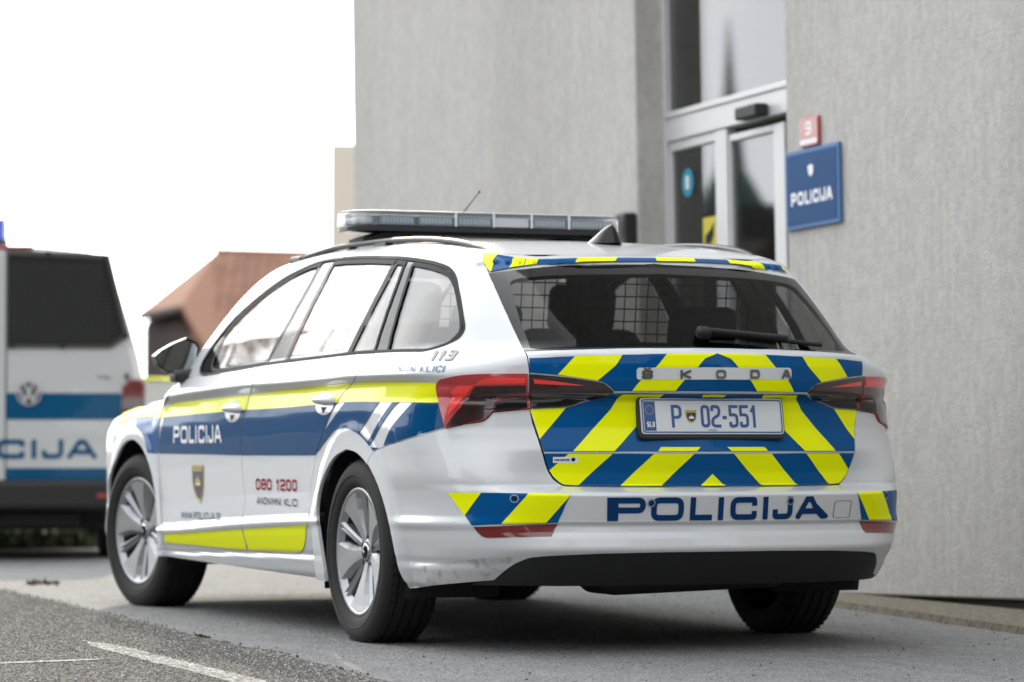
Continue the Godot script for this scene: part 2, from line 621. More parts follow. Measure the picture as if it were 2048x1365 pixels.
# ------------------------------------------------------------------ the shape of the car body
func outline_setup() -> void:
	var raw := {
		"dlo": [2255, 957, 2228, 953, 2200, 949, 2173, 947, 2092, 948, 2019, 951, 1947, 954, 1850, 958, 1756, 961, 1663, 965, 1571, 969, 1480, 973, 1391, 977, 1341, 978, 1291, 980, 1240, 981, 1090, 984, 942, 988, 800, 991, 675, 994, 556, 997, 453, 1000, 375, 1001, 298, 1001, 223, 1001, 168, 1001, 117, 1001, 69, 1000, 38, 1000, 8, 999, -15, 1000, -36, 1004, -55, 1009, -74, 1014, -93, 1021, -113, 1028, -133, 1037, -142, 1043, -149, 1051, -154, 1060, -155, 1067, -155, 1075, -152, 1084, -143, 1099, -131, 1115, -117, 1131, -92, 1155, -63, 1174, -31, 1193, -6, 1207, 18, 1221, 44, 1233, 63, 1240, 85, 1246, 108, 1251, 150, 1256, 195, 1260, 242, 1264, 307, 1267, 372, 1270, 439, 1272, 510, 1275, 586, 1277, 669, 1280, 783, 1284, 900, 1288, 1021, 1292, 1111, 1294, 1199, 1295, 1284, 1296, 1340, 1295, 1392, 1294, 1440, 1291, 1479, 1288, 1515, 1283, 1549, 1279, 1614, 1270, 1680, 1261, 1741, 1251, 1802, 1238, 1860, 1225, 1918, 1211, 1978, 1193, 2037, 1172, 2091, 1148, 2136, 1124, 2175, 1100, 2211, 1075, 2232, 1059, 2254, 1043, 2274, 1027, 2287, 1015, 2294, 1002, 2292, 983, 2285, 975, 2271, 966],
		"front_glass": [2086, 974, 2051, 973, 2016, 971, 1983, 971, 1899, 973, 1817, 975, 1737, 978, 1630, 981, 1526, 985, 1425, 988, 1400, 1048, 1376, 1108, 1365, 1160, 1359, 1194, 1358, 1232, 1376, 1275, 1422, 1272, 1468, 1270, 1510, 1266, 1579, 1258, 1647, 1249, 1708, 1239, 1772, 1227, 1831, 1214, 1887, 1200, 1941, 1185, 1992, 1167, 2041, 1146, 2078, 1129, 2109, 1111, 2130, 1094, 2136, 1072, 2138, 1048, 2138, 1024, 2137, 1013, 2133, 1002, 2124, 990, 2115, 985, 2101, 979],
		"rear_glass": [1190, 993, 1069, 995, 951, 997, 836, 999, 734, 1001, 637, 1003, 546, 1006, 538, 1059, 527, 1111, 527, 1158, 527, 1187, 533, 1219, 546, 1255, 624, 1258, 707, 1261, 793, 1264, 869, 1266, 946, 1268, 1024, 1270, 1088, 1272, 1152, 1272, 1217, 1273, 1193, 1232, 1187, 1196, 1183, 1163, 1178, 1114, 1184, 1053],
		"fixed_glass": [520, 1008, 340, 1009, 356, 1060, 365, 1111, 383, 1156, 400, 1185, 422, 1217, 448, 1252, 514, 1255, 504, 1220, 500, 1188, 501, 1159, 502, 1114, 512, 1061],
		"quarter_glass": [236, 1009, 187, 1008, 141, 1007, 97, 1006, 58, 1006, 20, 1005, -11, 1006, -29, 1010, -44, 1015, -60, 1020, -75, 1024, -90, 1028, -104, 1034, -114, 1043, -123, 1053, -132, 1063, -129, 1074, -126, 1085, -121, 1096, -102, 1122, -77, 1149, -48, 1167, -27, 1180, -3, 1193, 23, 1205, 45, 1214, 69, 1222, 95, 1228, 127, 1233, 161, 1237, 197, 1240, 236, 1244, 275, 1246, 313, 1248, 332, 1249, 351, 1250, 370, 1251, 342, 1216, 316, 1184, 295, 1155, 273, 1109, 259, 1059],
		"front_door": [2304, 955, 2378, 945, 2442, 922, 2482, 901, 2490, 891, 2493, 881, 2538, 858, 2575, 842, 2613, 826, 2647, 812, 2666, 797, 2675, 783, 2680, 757, 2681, 718, 2683, 679, 2688, 640, 2695, 607, 2696, 574, 2687, 541, 2676, 510, 2667, 479, 2658, 448, 2644, 403, 2631, 357, 2622, 312, 2629, 298, 2633, 284, 2637, 271, 2479, 271, 2300, 273, 2129, 274, 1943, 275, 1767, 276, 1595, 276, 1583, 305, 1587, 333, 1590, 362, 1580, 370, 1576, 377, 1580, 384, 1595, 410, 1583, 436, 1577, 462, 1583, 481, 1593, 500, 1600, 519, 1608, 549, 1616, 580, 1623, 611, 1623, 627, 1620, 643, 1617, 659, 1610, 683, 1603, 707, 1600, 731, 1595, 749, 1589, 767, 1582, 785, 1575, 796, 1565, 808, 1556, 820, 1545, 845, 1529, 870, 1460, 894, 1444, 900, 1434, 906, 1430, 911, 1413, 922, 1395, 933, 1384, 944, 1374, 955, 1366, 967, 1357, 979, 1391, 977, 1479, 973, 1570, 969, 1663, 965, 1756, 961, 1850, 958, 1947, 954, 2019, 951, 2093, 949, 2173, 947, 2198, 949, 2224, 951, 2249, 953],
		"rear_door": [1357, 979, 1366, 967, 1374, 955, 1384, 944, 1395, 933, 1413, 922, 1430, 911, 1434, 906, 1444, 900, 1460, 894, 1529, 870, 1545, 845, 1556, 820, 1565, 808, 1575, 796, 1582, 785, 1589, 767, 1595, 749, 1600, 731, 1603, 707, 1610, 683, 1617, 659, 1620, 643, 1623, 627, 1623, 611, 1616, 580, 1608, 549, 1600, 519, 1593, 500, 1583, 481, 1577, 462, 1583, 436, 1595, 410, 1580, 384, 1576, 377, 1580, 370, 1590, 362, 1587, 333, 1583, 305, 1595, 276, 1423, 277, 1250, 277, 1078, 279, 1059, 280, 1040, 282, 1021, 284, 1000, 288, 976, 293, 953, 298, 931, 307, 917, 316, 905, 325, 887, 342, 872, 358, 860, 375, 815, 412, 839, 447, 837, 483, 832, 528, 815, 574, 792, 618, 771, 645, 741, 671, 710, 696, 691, 712, 670, 728, 653, 744, 633, 762, 612, 780, 590, 798, 566, 816, 540, 834, 511, 851, 479, 866, 445, 879, 402, 893, 379, 900, 354, 906, 330, 913, 302, 923, 289, 936, 284, 948, 290, 961, 298, 974, 306, 987, 312, 1000, 358, 1000, 405, 1000, 453, 1000, 556, 997, 674, 994, 800, 991, 942, 988, 1089, 984, 1240, 981, 1279, 980, 1318, 979],
		"archR": [699, 160, 697, 170, 686, 182, 677, 194, 678, 233, 691, 272, 706, 310, 713, 331, 719, 352, 726, 372, 732, 393, 724, 413, 745, 433, 745, 458, 739, 484, 729, 509, 712, 533, 690, 557, 663, 580, 636, 601, 604, 621, 566, 639, 528, 650, 484, 659, 440, 668, 402, 665, 365, 662, 332, 656, 292, 644, 256, 630, 224, 615, 190, 596, 159, 576, 133, 556, 106, 531, 81, 505, 60, 479, 38, 450, 14, 421, 3, 392, -6, 365, -13, 338, -19, 310, -20, 292, -23, 274, -24, 257, -25, 243, -27, 230, -26, 216, 177, 88, 526, 71, 588, 100, 651, 129],
		"lamp_q": [-184, 903, -198, 906, -211, 909, -224, 912, -248, 915, -271, 917, -293, 918, -324, 919, -354, 919, -383, 919, -383, 901, -383, 884, -383, 867, -383, 847, -384, 826, -384, 806, -371, 804, -358, 803, -345, 801, -332, 799, -320, 797, -308, 795, -303, 785, -297, 775, -291, 768, -278, 762, -263, 759, -248, 756, -234, 752, -219, 747, -203, 742, -198, 759, -194, 776, -189, 793, -184, 813, -178, 832, -173, 851, -172, 862, -171, 874, -172, 884, -174, 891, -179, 897],
		"lamp_t": [-387, 918, -397, 917, -406, 916, -416, 914, -425, 913, -434, 912, -443, 910, -464, 906, -485, 901, -506, 896, -513, 894, -520, 892, -527, 889, -530, 886, -533, 882, -536, 877, -540, 873, -543, 867, -547, 862, -539, 856, -533, 850, -526, 845, -517, 839, -505, 833, -493, 828, -483, 822, -472, 816, -461, 812, -449, 810, -437, 809, -425, 809, -412, 808, -400, 807, -388, 807, -387, 827, -387, 847, -387, 867, -387, 884, -387, 901],
		"lamp_q_dark": [-273, 879, -292, 880, -309, 880, -327, 881, -345, 881, -363, 882, -380, 882, -380, 858, -320, 855, -316, 847, -313, 839, -312, 830, -311, 820, -310, 809, -308, 800, -303, 789, -298, 779, -291, 771, -278, 765, -264, 761, -249, 757, -235, 753, -220, 749, -205, 746, -210, 757, -216, 769, -222, 780, -228, 791, -234, 801, -241, 811, -246, 822, -250, 833, -254, 845, -261, 856, -267, 867],
		"lamp_q_bright": [-234, 883, -272, 884, -268, 877, -264, 871, -260, 865, -252, 854, -244, 844, -239, 833, -236, 824, -232, 816, -227, 808, -224, 803, -220, 798, -216, 793, -214, 789, -211, 785, -209, 780, -209, 789, -209, 798, -210, 807, -212, 817, -214, 826, -215, 836, -215, 841, -217, 845, -220, 849, -213, 856, -217, 865, -223, 871, -229, 877],
		"lamp_q_strip": [-291, 902, -306, 905, -321, 905, -336, 905, -350, 905, -364, 905, -378, 904, -378, 889, -363, 888, -348, 888, -333, 887, -319, 887, -306, 886, -292, 886, -285, 885, -277, 884, -270, 882, -277, 890, -284, 898],
		"lamp_q_clear": [-322, 853, -379, 854, -378, 835, -315, 831],
		"lamp_q_base": [-314, 825, -325, 827, -336, 828, -347, 829, -358, 830, -369, 830, -379, 831, -381, 808, -369, 806, -357, 804, -344, 802, -333, 801, -321, 799, -309, 797],
		"lamp_t_strip": [-394, 901, -403, 900, -411, 899, -419, 898, -427, 897, -435, 896, -443, 894, -459, 890, -475, 886, -492, 882, -475, 882, -459, 883, -443, 884, -427, 885, -412, 886, -396, 888],
		"lamp_t_clear": [-391, 856, -410, 856, -428, 856, -446, 856, -469, 856, -492, 856, -515, 856, -510, 853, -506, 850, -501, 848, -495, 846, -489, 845, -483, 844, -466, 843, -449, 842, -431, 841, -418, 840, -404, 839, -391, 839],
		"lamp_t_line": [-391, 838, -404, 839, -418, 840, -431, 841, -449, 842, -466, 843, -483, 844, -489, 844, -494, 845, -499, 846, -500, 843, -494, 842, -489, 841, -484, 840, -466, 839, -449, 838, -431, 837, -418, 836, -404, 835, -391, 834],
		"lamp_t_base": [-391, 833, -404, 833, -418, 834, -431, 835, -449, 836, -466, 837, -484, 839, -498, 842, -511, 846, -524, 850, -517, 844, -510, 838, -500, 833, -487, 826, -474, 820, -461, 816, -451, 814, -441, 813, -431, 812, -418, 811, -404, 810, -391, 809],
		"yellow_band": [3359, 744, 3365, 748, 3373, 752, 3380, 756, 3389, 760, 3425, 764, 3462, 767, 3465, 772, 3464, 777, 3443, 782, 3315, 788, 3204, 790, 2633, 820, 2474, 846, 2328, 849, 2182, 852, 2065, 854, 1949, 857, 1835, 859, 1732, 861, 1631, 864, 1531, 867, 1411, 871, 1291, 876, 1172, 880, 1017, 884, 868, 888, 722, 892, 615, 894, 513, 897, 414, 899, 349, 899, 283, 900, 219, 900, 157, 900, 100, 899, 46, 899, -12, 897, -54, 896, -93, 895, -125, 893, -152, 892, -177, 891, -181, 825, -152, 825, -118, 826, -75, 827, -24, 828, 44, 829, 129, 830, 200, 831, 275, 832, 350, 832, 406, 832, 463, 832, 520, 831, 586, 829, 653, 828, 721, 826, 866, 822, 1015, 818, 1167, 815, 1299, 813, 1434, 811, 1571, 810, 1671, 808, 1772, 806, 1874, 803, 1994, 801, 2115, 798, 2238, 795, 2367, 792, 2500, 789, 2635, 786, 2850, 756, 2989, 755, 3125, 754, 3173, 752, 3212, 749, 3253, 745, 3274, 744, 3295, 742, 3311, 740],
		"blue_doors": [2635, 786, 2500, 789, 2368, 792, 2238, 795, 2115, 798, 1994, 801, 1874, 803, 1772, 806, 1671, 808, 1571, 810, 1434, 811, 1299, 813, 1167, 815, 1015, 818, 866, 822, 721, 826, 653, 828, 586, 829, 520, 831, 544, 799, 576, 767, 610, 735, 654, 705, 703, 675, 753, 645, 889, 643, 1028, 642, 1169, 641, 1316, 640, 1465, 639, 1618, 638, 1786, 638, 1957, 639, 2133, 639, 2316, 638, 2506, 638, 2701, 637],
		"blue_wing": [3118, 753, 3047, 753, 2977, 753, 2910, 754, 2845, 756, 2700, 779, 2632, 786, 2701, 637, 2826, 639, 2837, 654, 2849, 669, 2864, 683, 2880, 695, 2898, 707, 2921, 718, 2955, 729, 2998, 734, 3050, 739],
		"blue_quarter": [469, 831, 429, 832, 390, 832, 350, 832, 275, 832, 200, 831, 129, 830, 44, 829, -24, 828, -75, 827, -119, 826, -154, 825, -184, 825, -187, 809, -190, 793, -193, 777, -195, 766, -199, 756, -202, 745, -161, 730, -115, 715, -50, 699, -18, 692, 26, 686, 85, 678, 114, 674, 138, 669, 161, 664, 171, 668, 181, 672, 191, 676, 218, 687, 244, 699, 273, 710, 301, 718, 332, 726, 365, 732, 395, 737, 428, 740, 461, 741, 496, 740, 530, 737, 560, 732, 589, 724, 615, 713, 641, 703, 660, 694, 679, 685, 698, 677, 727, 665, 756, 654, 785, 643, 756, 668, 727, 694, 690, 718, 617, 757, 539, 794],
		"flareR": [815, 583, 803, 601, 791, 620, 775, 637, 762, 647, 745, 657, 727, 666, 700, 679, 671, 691, 641, 703, 615, 713, 589, 724, 560, 732, 530, 737, 496, 740, 461, 741, 428, 740, 395, 737, 365, 732, 332, 726, 301, 718, 273, 710, 244, 699, 217, 687, 191, 676, 179, 671, 168, 666, 156, 661, 156, 640, 156, 618, 172, 599, 253, 563, 350, 528, 446, 492],
		"white_bar1": [126, 834, 13, 833, 218, 696, 301, 727],
		"white_bar2": [-29, 833, -95, 832, 77, 673, 206, 676],
		"lower_front": [2614, 314, 2434, 322, 2266, 329, 2108, 337, 1939, 344, 1771, 352, 1605, 359, 1598, 348, 1591, 325, 1590, 302, 1601, 278, 1760, 279, 1927, 280, 2101, 280, 2267, 280, 2440, 279, 2618, 278],
		"lower_rear": [1585, 361, 1455, 367, 1328, 373, 1202, 379, 1082, 384, 964, 390, 846, 396, 870, 380, 877, 365, 887, 349, 894, 339, 903, 329, 914, 319, 923, 314, 934, 308, 948, 303, 964, 299, 983, 296, 1001, 294, 1094, 290, 1185, 289, 1277, 287, 1376, 285, 1476, 283, 1578, 281, 1573, 299, 1577, 317, 1581, 335, 1585, 344, 1588, 352],
		"shield": [2247, 594, 2093, 596, 2094, 580, 2095, 565, 2096, 549, 2097, 529, 2099, 510, 2105, 490, 2114, 475, 2124, 459, 2131, 444, 2150, 450, 2170, 456, 2186, 463, 2204, 476, 2219, 489, 2231, 502, 2238, 515, 2243, 528, 2246, 541, 2248, 559, 2248, 577],
		"rear_window": [-131, 1246, -193, 1209, -240, 1176, -277, 1149, -302, 1119, -322, 1088, -340, 1058, -351, 1037, -361, 1016, -372, 995, -378, 992, -405, 993, -431, 995, -456, 996, -491, 998, -526, 1000, -568, 1002, -621, 1003, -674, 1004, -727, 1004, -783, 1005, -839, 1006, -896, 1006],
		"rear_window_top": [-1129, 1336, -1064, 1328, -1000, 1322, -938, 1318, -860, 1315, -785, 1316, -711, 1319, -657, 1322, -603, 1327, -549, 1330, -432, 1324, -332, 1307, -254, 1287],
		"rear_clear": [-300, 1176, -319, 1154, -334, 1128, -347, 1100, -362, 1067, -375, 1034, -386, 1001, -447, 1002, -506, 1004, -573, 1006, -678, 1008, -787, 1009, -900, 1011, -1104, 1275, -1020, 1267, -938, 1262, -859, 1259, -744, 1257, -633, 1260, -507, 1264, -439, 1262, -375, 1255, -318, 1245, -300, 1242, -283, 1237, -269, 1231, -265, 1228, -262, 1223, -260, 1218, -275, 1202, -288, 1188],
		"blue_up": [-385, 969, -416, 971, -447, 974, -477, 976, -506, 978, -535, 979, -573, 981, -624, 982, -675, 984, -728, 985, -778, 985, -829, 986, -881, 987, -881, 864, -825, 864, -770, 864, -715, 863, -658, 863, -602, 863, -548, 863, -544, 869, -540, 876, -535, 882, -532, 886, -529, 889, -526, 892, -519, 895, -513, 897, -506, 899, -485, 905, -464, 910, -442, 914, -424, 917, -406, 919, -387, 922],
		"y_up1": [-441, 916, -474, 976, -571, 981, -516, 897],
		"y_up2": [-679, 940, -693, 954, -706, 969, -720, 984, -868, 987, -853, 971, -838, 956, -824, 941, -810, 928, -795, 915, -781, 902, -770, 890, -760, 877, -751, 865, -604, 864, -613, 877, -622, 889, -632, 901, -647, 914, -664, 927],
		"blue_lo": [-386, 803, -399, 804, -412, 805, -425, 806, -437, 806, -450, 807, -463, 809, -473, 813, -483, 819, -493, 825, -505, 830, -517, 836, -528, 842, -536, 847, -542, 852, -550, 855, -604, 856, -662, 855, -721, 855, -775, 855, -830, 855, -887, 855, -891, 665, -792, 666, -696, 666, -603, 666, -525, 665, -470, 665, -414, 665, -411, 680, -408, 695, -404, 710, -401, 726, -397, 743, -393, 759, -391, 774, -388, 788],
		"y_lo1": [-386, 803, -399, 804, -412, 805, -425, 806, -436, 807, -448, 808, -460, 809, -406, 705],
		"y_lo2": [-580, 854, -717, 855, -703, 821, -674, 788, -643, 755, -613, 725, -582, 695, -551, 666, -471, 666],
		"y_lo3": [-710, 679, -851, 679, -836, 666, -699, 666],
		"y_loc": [-857, 854, -887, 855, -897, 847, -861, 846],
		"blue_strip": [-415, 659, -470, 659, -526, 659, -603, 659, -697, 658, -793, 658, -891, 658, -891, 549, -832, 550, -774, 550, -717, 550, -640, 551, -565, 551, -515, 552, -497, 553, -479, 553, -460, 555, -456, 556, -451, 559, -447, 562, -442, 567, -437, 573, -434, 580, -430, 589, -426, 599, -423, 609, -420, 626, -417, 642],
		"y_st1": [-462, 658, -547, 658, -483, 554, -476, 554, -468, 555, -460, 556, -457, 557, -453, 558, -450, 561, -445, 566, -441, 572, -437, 578, -432, 586, -429, 595, -425, 604],
		"y_st2": [-685, 658, -827, 658, -716, 551, -575, 551],
		"y_st3": [-899, 591, -892, 550, -854, 550],
		"bumper_up": [220, 632, 200, 642, 180, 652, 156, 661, 135, 667, 111, 672, 81, 676, 23, 683, -19, 690, -50, 696, -117, 712, -163, 727, -204, 742, -219, 746, -234, 750, -248, 755, -263, 758, -278, 761, -291, 766, -297, 773, -303, 783, -308, 793, -320, 795, -332, 797, -345, 799, -358, 801, -372, 803, -386, 805, -388, 789, -390, 774, -392, 758, -396, 742, -399, 726, -403, 710, -406, 694, -409, 678, -412, 661, -415, 644, -418, 626, -422, 608, -425, 597, -429, 587, -433, 577, -437, 571, -442, 565, -447, 560, -451, 556, -455, 554, -460, 553, -478, 552, -496, 551, -514, 551, -536, 550, -564, 550, -603, 549, -640, 549, -677, 549, -715, 549, -746, 548, -777, 548, -808, 548],
		"bumper_arch": [-26, 201, -28, 219, -26, 238, -24, 257, -23, 274, -20, 292, -19, 310, -13, 338, -6, 365, 3, 392, 14, 421, 38, 450, 60, 479, 82, 505, 106, 530, 133, 556, 159, 576, 189, 596, 220, 616],
		"valance_edge": [-312, 243, -326, 259, -339, 275, -351, 289, -363, 301, -375, 310, -387, 318, -395, 321, -403, 322, -411, 324, -420, 325, -428, 326, -436, 327, -461, 329, -486, 331, -511, 333, -549, 334, -620, 335, -695, 336, -749, 336, -805, 336, -861, 336],
		"stk": [-221, 530, -265, 530, -303, 531, -336, 531, -379, 530, -419, 528, -459, 526, -455, 511, -451, 496, -448, 481, -445, 466, -441, 451, -438, 436, -419, 435, -400, 434, -381, 433, -349, 430, -316, 428, -280, 424, -275, 435, -269, 445, -263, 456, -250, 480, -236, 505],
		"stk_y1": [-221, 530, -300, 531, -263, 456],
		"stk_y2": [-388, 530, -459, 526, -418, 436, -339, 431],
		"reflector": [-283, 420, -312, 422, -338, 424, -363, 426, -388, 428, -413, 429, -438, 431, -436, 424, -434, 418, -432, 411, -431, 404, -429, 398, -427, 391, -409, 391, -390, 390, -372, 389, -352, 388, -331, 386, -310, 385, -305, 387, -300, 390, -296, 395, -291, 402, -287, 411],
		"sp_base": [30, 1313, 7, 1318, -26, 1324, -65, 1330, -126, 1337, -194, 1342, -267, 1348, -359, 1357, -464, 1363, -558, 1362, -579, 1360, -601, 1359, -624, 1358, -675, 1356, -728, 1355, -781, 1355, -829, 1356, -878, 1356, -927, 1358, -977, 1360, -1027, 1363, -1078, 1366, -1119, 1370, -1162, 1374, -1204, 1378, -1247, 1381, -1393, 1376, -1524, 1357, -1592, 1341, -1646, 1323, -1700, 1305, -1682, 1297, -1702, 1287, -1693, 1279, -1679, 1273, -1630, 1295, -1575, 1318, -1475, 1336, -1338, 1346, -1234, 1345, -1188, 1341, -1142, 1339, -1097, 1336, -1051, 1333, -1004, 1331, -958, 1328, -912, 1327, -860, 1325, -808, 1324, -757, 1324, -705, 1325, -653, 1328, -604, 1332, -569, 1337, -507, 1341, -410, 1338, -324, 1323, -258, 1304, -207, 1284, -179, 1271, -155, 1260, -130, 1250],
		"sp_y1": [29, 1313, 18, 1315, 8, 1317, -4, 1320, -22, 1323, -39, 1325, -55, 1328, -136, 1252, -133, 1251, -125, 1251],
		"sp_y2": [-173, 1343, -188, 1344, -203, 1345, -218, 1346, -234, 1347, -250, 1347, -267, 1348, -268, 1305, -255, 1301, -242, 1297, -231, 1293, -220, 1289, -209, 1285, -200, 1281],
		"sp_y3": [-275, 1349, -291, 1352, -309, 1354, -327, 1357, -345, 1359, -365, 1360, -385, 1362, -358, 1329, -342, 1325, -327, 1322, -313, 1318, -299, 1314, -286, 1311, -274, 1307],
		"sp_y4": [-633, 1358, -656, 1356, -680, 1355, -704, 1355, -729, 1355, -753, 1355, -778, 1355, -756, 1324, -731, 1324, -707, 1324, -683, 1325, -659, 1327, -636, 1329, -613, 1331],
		"sp_y5": [-921, 1358, -946, 1358, -970, 1359, -995, 1360, -1020, 1362, -1045, 1364, -1070, 1366, -1064, 1333, -1038, 1331, -1012, 1330, -987, 1329, -962, 1328, -937, 1327, -912, 1327],
		"sp_y6": [-1204, 1378, -1225, 1378, -1246, 1380, -1315, 1380, -1398, 1378, -1477, 1371, -1524, 1357, -1519, 1348, -1503, 1336, -1524, 1329, -1456, 1338, -1384, 1343, -1313, 1345, -1249, 1344, -1225, 1342, -1202, 1341],
		"sp_y7": [-1692, 1307, -1684, 1300, -1698, 1289, -1702, 1284, -1691, 1278, -1679, 1273, -1672, 1275, -1666, 1278, -1687, 1287, -1673, 1298],
		"q_policija_door": [2474, 748, 1853, 753, 1842, 684, 2475, 680],
		"q_www": [2380, 409, 1864, 413, 1851, 386, 2372, 382],
		"q_080": [1453, 553, 985, 555, 986, 512, 1454, 510],
		"q_anon": [1438, 483, 967, 484, 960, 457, 1431, 457],
		"q_113": [-47, 1002, -167, 1000, -215, 963, -126, 965],
		"q_nujni": [-1, 951, -192, 947, -199, 925, -33, 931],
		"q_bumper": [-520, 517, -1272, 517, -1278, 442, -523, 440],
		"q_skoda": [-632, 931, -1175, 937, -1175, 906, -632, 903],
		"name_strip": [-615, 932, -621, 939, -704, 940, -789, 941, -877, 942, -972, 942, -1070, 943, -1173, 943, -1179, 937, -1180, 928, -1180, 919, -1179, 910, -1171, 903, -1069, 903, -971, 902, -877, 902, -790, 901, -704, 901, -622, 900, -615, 906],
		"q_badge": [-432, 648, -480, 649, -481, 629, -432, 629],
		"bumline": [220, 632, 200, 642, 180, 652, 156, 661, 135, 667, 111, 672, 81, 676, 23, 683, -19, 690, -50, 696, -117, 712, -163, 727, -204, 742],
		"gapT": [51, 1321, 18, 1310, -5, 1301, -31, 1293, -61, 1280, -89, 1266, -119, 1251, -187, 1212, -238, 1178, -277, 1149, -302, 1119, -322, 1088, -340, 1058, -351, 1037, -361, 1016, -372, 995, -375, 988, -378, 982, -380, 975, -382, 956, -384, 938, -385, 919, -385, 902, -385, 884, -385, 867, -384, 847, -385, 826, -386, 806, -387, 790, -389, 774, -392, 758, -395, 742, -399, 726, -403, 710, -406, 694, -409, 678, -412, 661, -415, 644, -418, 626, -422, 608, -425, 597, -429, 587, -433, 577, -437, 571, -442, 565, -447, 560, -451, 556, -455, 554, -460, 553, -478, 552, -496, 551, -514, 551, -536, 550, -564, 550, -603, 549, -640, 549, -677, 549, -715, 549, -746, 548, -777, 548, -808, 548],
		"gapTq": [51, 1321, 18, 1310, -5, 1301, -31, 1293, -61, 1280, -89, 1266, -119, 1251, -187, 1212, -238, 1178, -277, 1149, -302, 1119, -322, 1088, -340, 1058, -351, 1037, -361, 1016, -372, 995, -375, 988, -378, 982, -380, 975, -382, 956, -384, 938, -385, 919, -385, 902, -385, 884, -385, 867, -384, 847, -385, 826, -386, 806, -372, 804, -358, 803, -345, 801, -332, 799, -320, 797, -308, 795, -303, 785, -297, 775, -291, 768, -278, 762, -263, 759, -248, 756, -234, 752, -219, 747, -204, 742],
		"gapA": [2304, 955, 2375, 944, 2440, 922, 2482, 901, 2490, 891, 2493, 881, 2538, 858, 2575, 842, 2613, 826, 2647, 812, 2666, 797, 2675, 783, 2680, 757, 2681, 718, 2683, 679, 2688, 640, 2695, 607, 2696, 574, 2687, 541, 2676, 510, 2667, 479, 2658, 448, 2644, 403, 2631, 357, 2622, 312, 2629, 298, 2633, 284, 2637, 271],
		"dirt": [-23, 267, -30, 267, -37, 268, -47, 269, -83, 276, -113, 283, -140, 289, -175, 296, -207, 301, -237, 307, -265, 312, -290, 317, -313, 322, -330, 324, -346, 325, -362, 326, -355, 311, -347, 295, -339, 281, -330, 265, -319, 251, -307, 241, -253, 223, -184, 209, -85, 195, -42, 193, -31, 195, -24, 197],
	}
	for k in raw:
		var q := PackedVector2Array()
		for j in range(0, raw[k].size(), 2):
			q.append(Vector2(raw[k][j], raw[k][j + 1]) * 0.001)
		P[k] = q

class Table:
	var x0 := 0.0
	var st := 1.0
	var y := PackedFloat32Array()
	func at(x: float) -> float:
		var f := (x - x0) / st
		var i := int(f)
		if f <= 0.0:
			return y[0]
		if i >= y.size() - 1:
			return y[y.size() - 1]
		f -= i
		return y[i] * (1.0 - f) + y[i + 1] * f

func table(pts: Array, smooth: bool, r := 0.0) -> Table:
	var xs := []
	var ys := []
	for k in range(0, pts.size(), 2):
		xs.append(float(pts[k]))
		ys.append(float(pts[k + 1]))
	var n := 2001
	var o := Table.new()
	o.x0 = xs[0]
	o.st = (xs[-1] - xs[0]) / (n - 1)
	var hs := []
	var ds := []
	for k in xs.size() - 1:
		hs.append(xs[k + 1] - xs[k])
		ds.append((ys[k + 1] - ys[k]) / hs[k])
	var ms := []
	for k in xs.size():
		if k == 0:
			ms.append(ds[0])
		elif k == xs.size() - 1:
			ms.append(ds[-1])
		elif ds[k - 1] * ds[k] > 0:
			var w1: float = 2 * hs[k] + hs[k - 1]
			var w2: float = hs[k] + 2 * hs[k - 1]
			ms.append((w1 + w2) / (w1 / ds[k - 1] + w2 / ds[k]))
		else:
			ms.append(0.0)
	var i := 0
	for k in n:
		var x := o.x0 + o.st * k
		while i < xs.size() - 2 and x > xs[i + 1]:
			i += 1
		var t: float = clampf((x - xs[i]) / hs[i], 0.0, 1.0)
		if smooth:
			o.y.append(ys[i] * (1 + 2 * t) * (1 - t) * (1 - t) + hs[i] * ms[i] * t * (1 - t) * (1 - t) + ys[i + 1] * t * t * (3 - 2 * t) + hs[i] * ms[i + 1] * t * t * (t - 1))
		else:
			o.y.append(lerpf(ys[i], ys[i + 1], t))
	if r > 0.0:
		var q := maxi(1, roundi(r / o.st))
		for rep in 2:
			var s := PackedFloat32Array()
			s.resize(n)
			var acc := 0.0
			for k in range(-q, q + 1):
				acc += o.y[clampi(k, 0, n - 1)]
			for k in n:
				s[k] = acc / (2 * q + 1)
				acc += o.y[mini(k + q + 1, n - 1)] - o.y[maxi(k - q, 0)]
			o.y = s
	return o

var tW: Table
var tR: Table
var tRs: Table
var tH: Table
var tHood: Table
var tPlan: Table
var tHC: Table
var tLC: Table
var tHB: Table
var tK: Table
var tG: Table
var tBow: Table
const SC := -0.40
const SF := 2.9
const WC := 0.35
const RHO := 0.35
const LL := SF - SC
const QQ := RHO * PI / 2.0

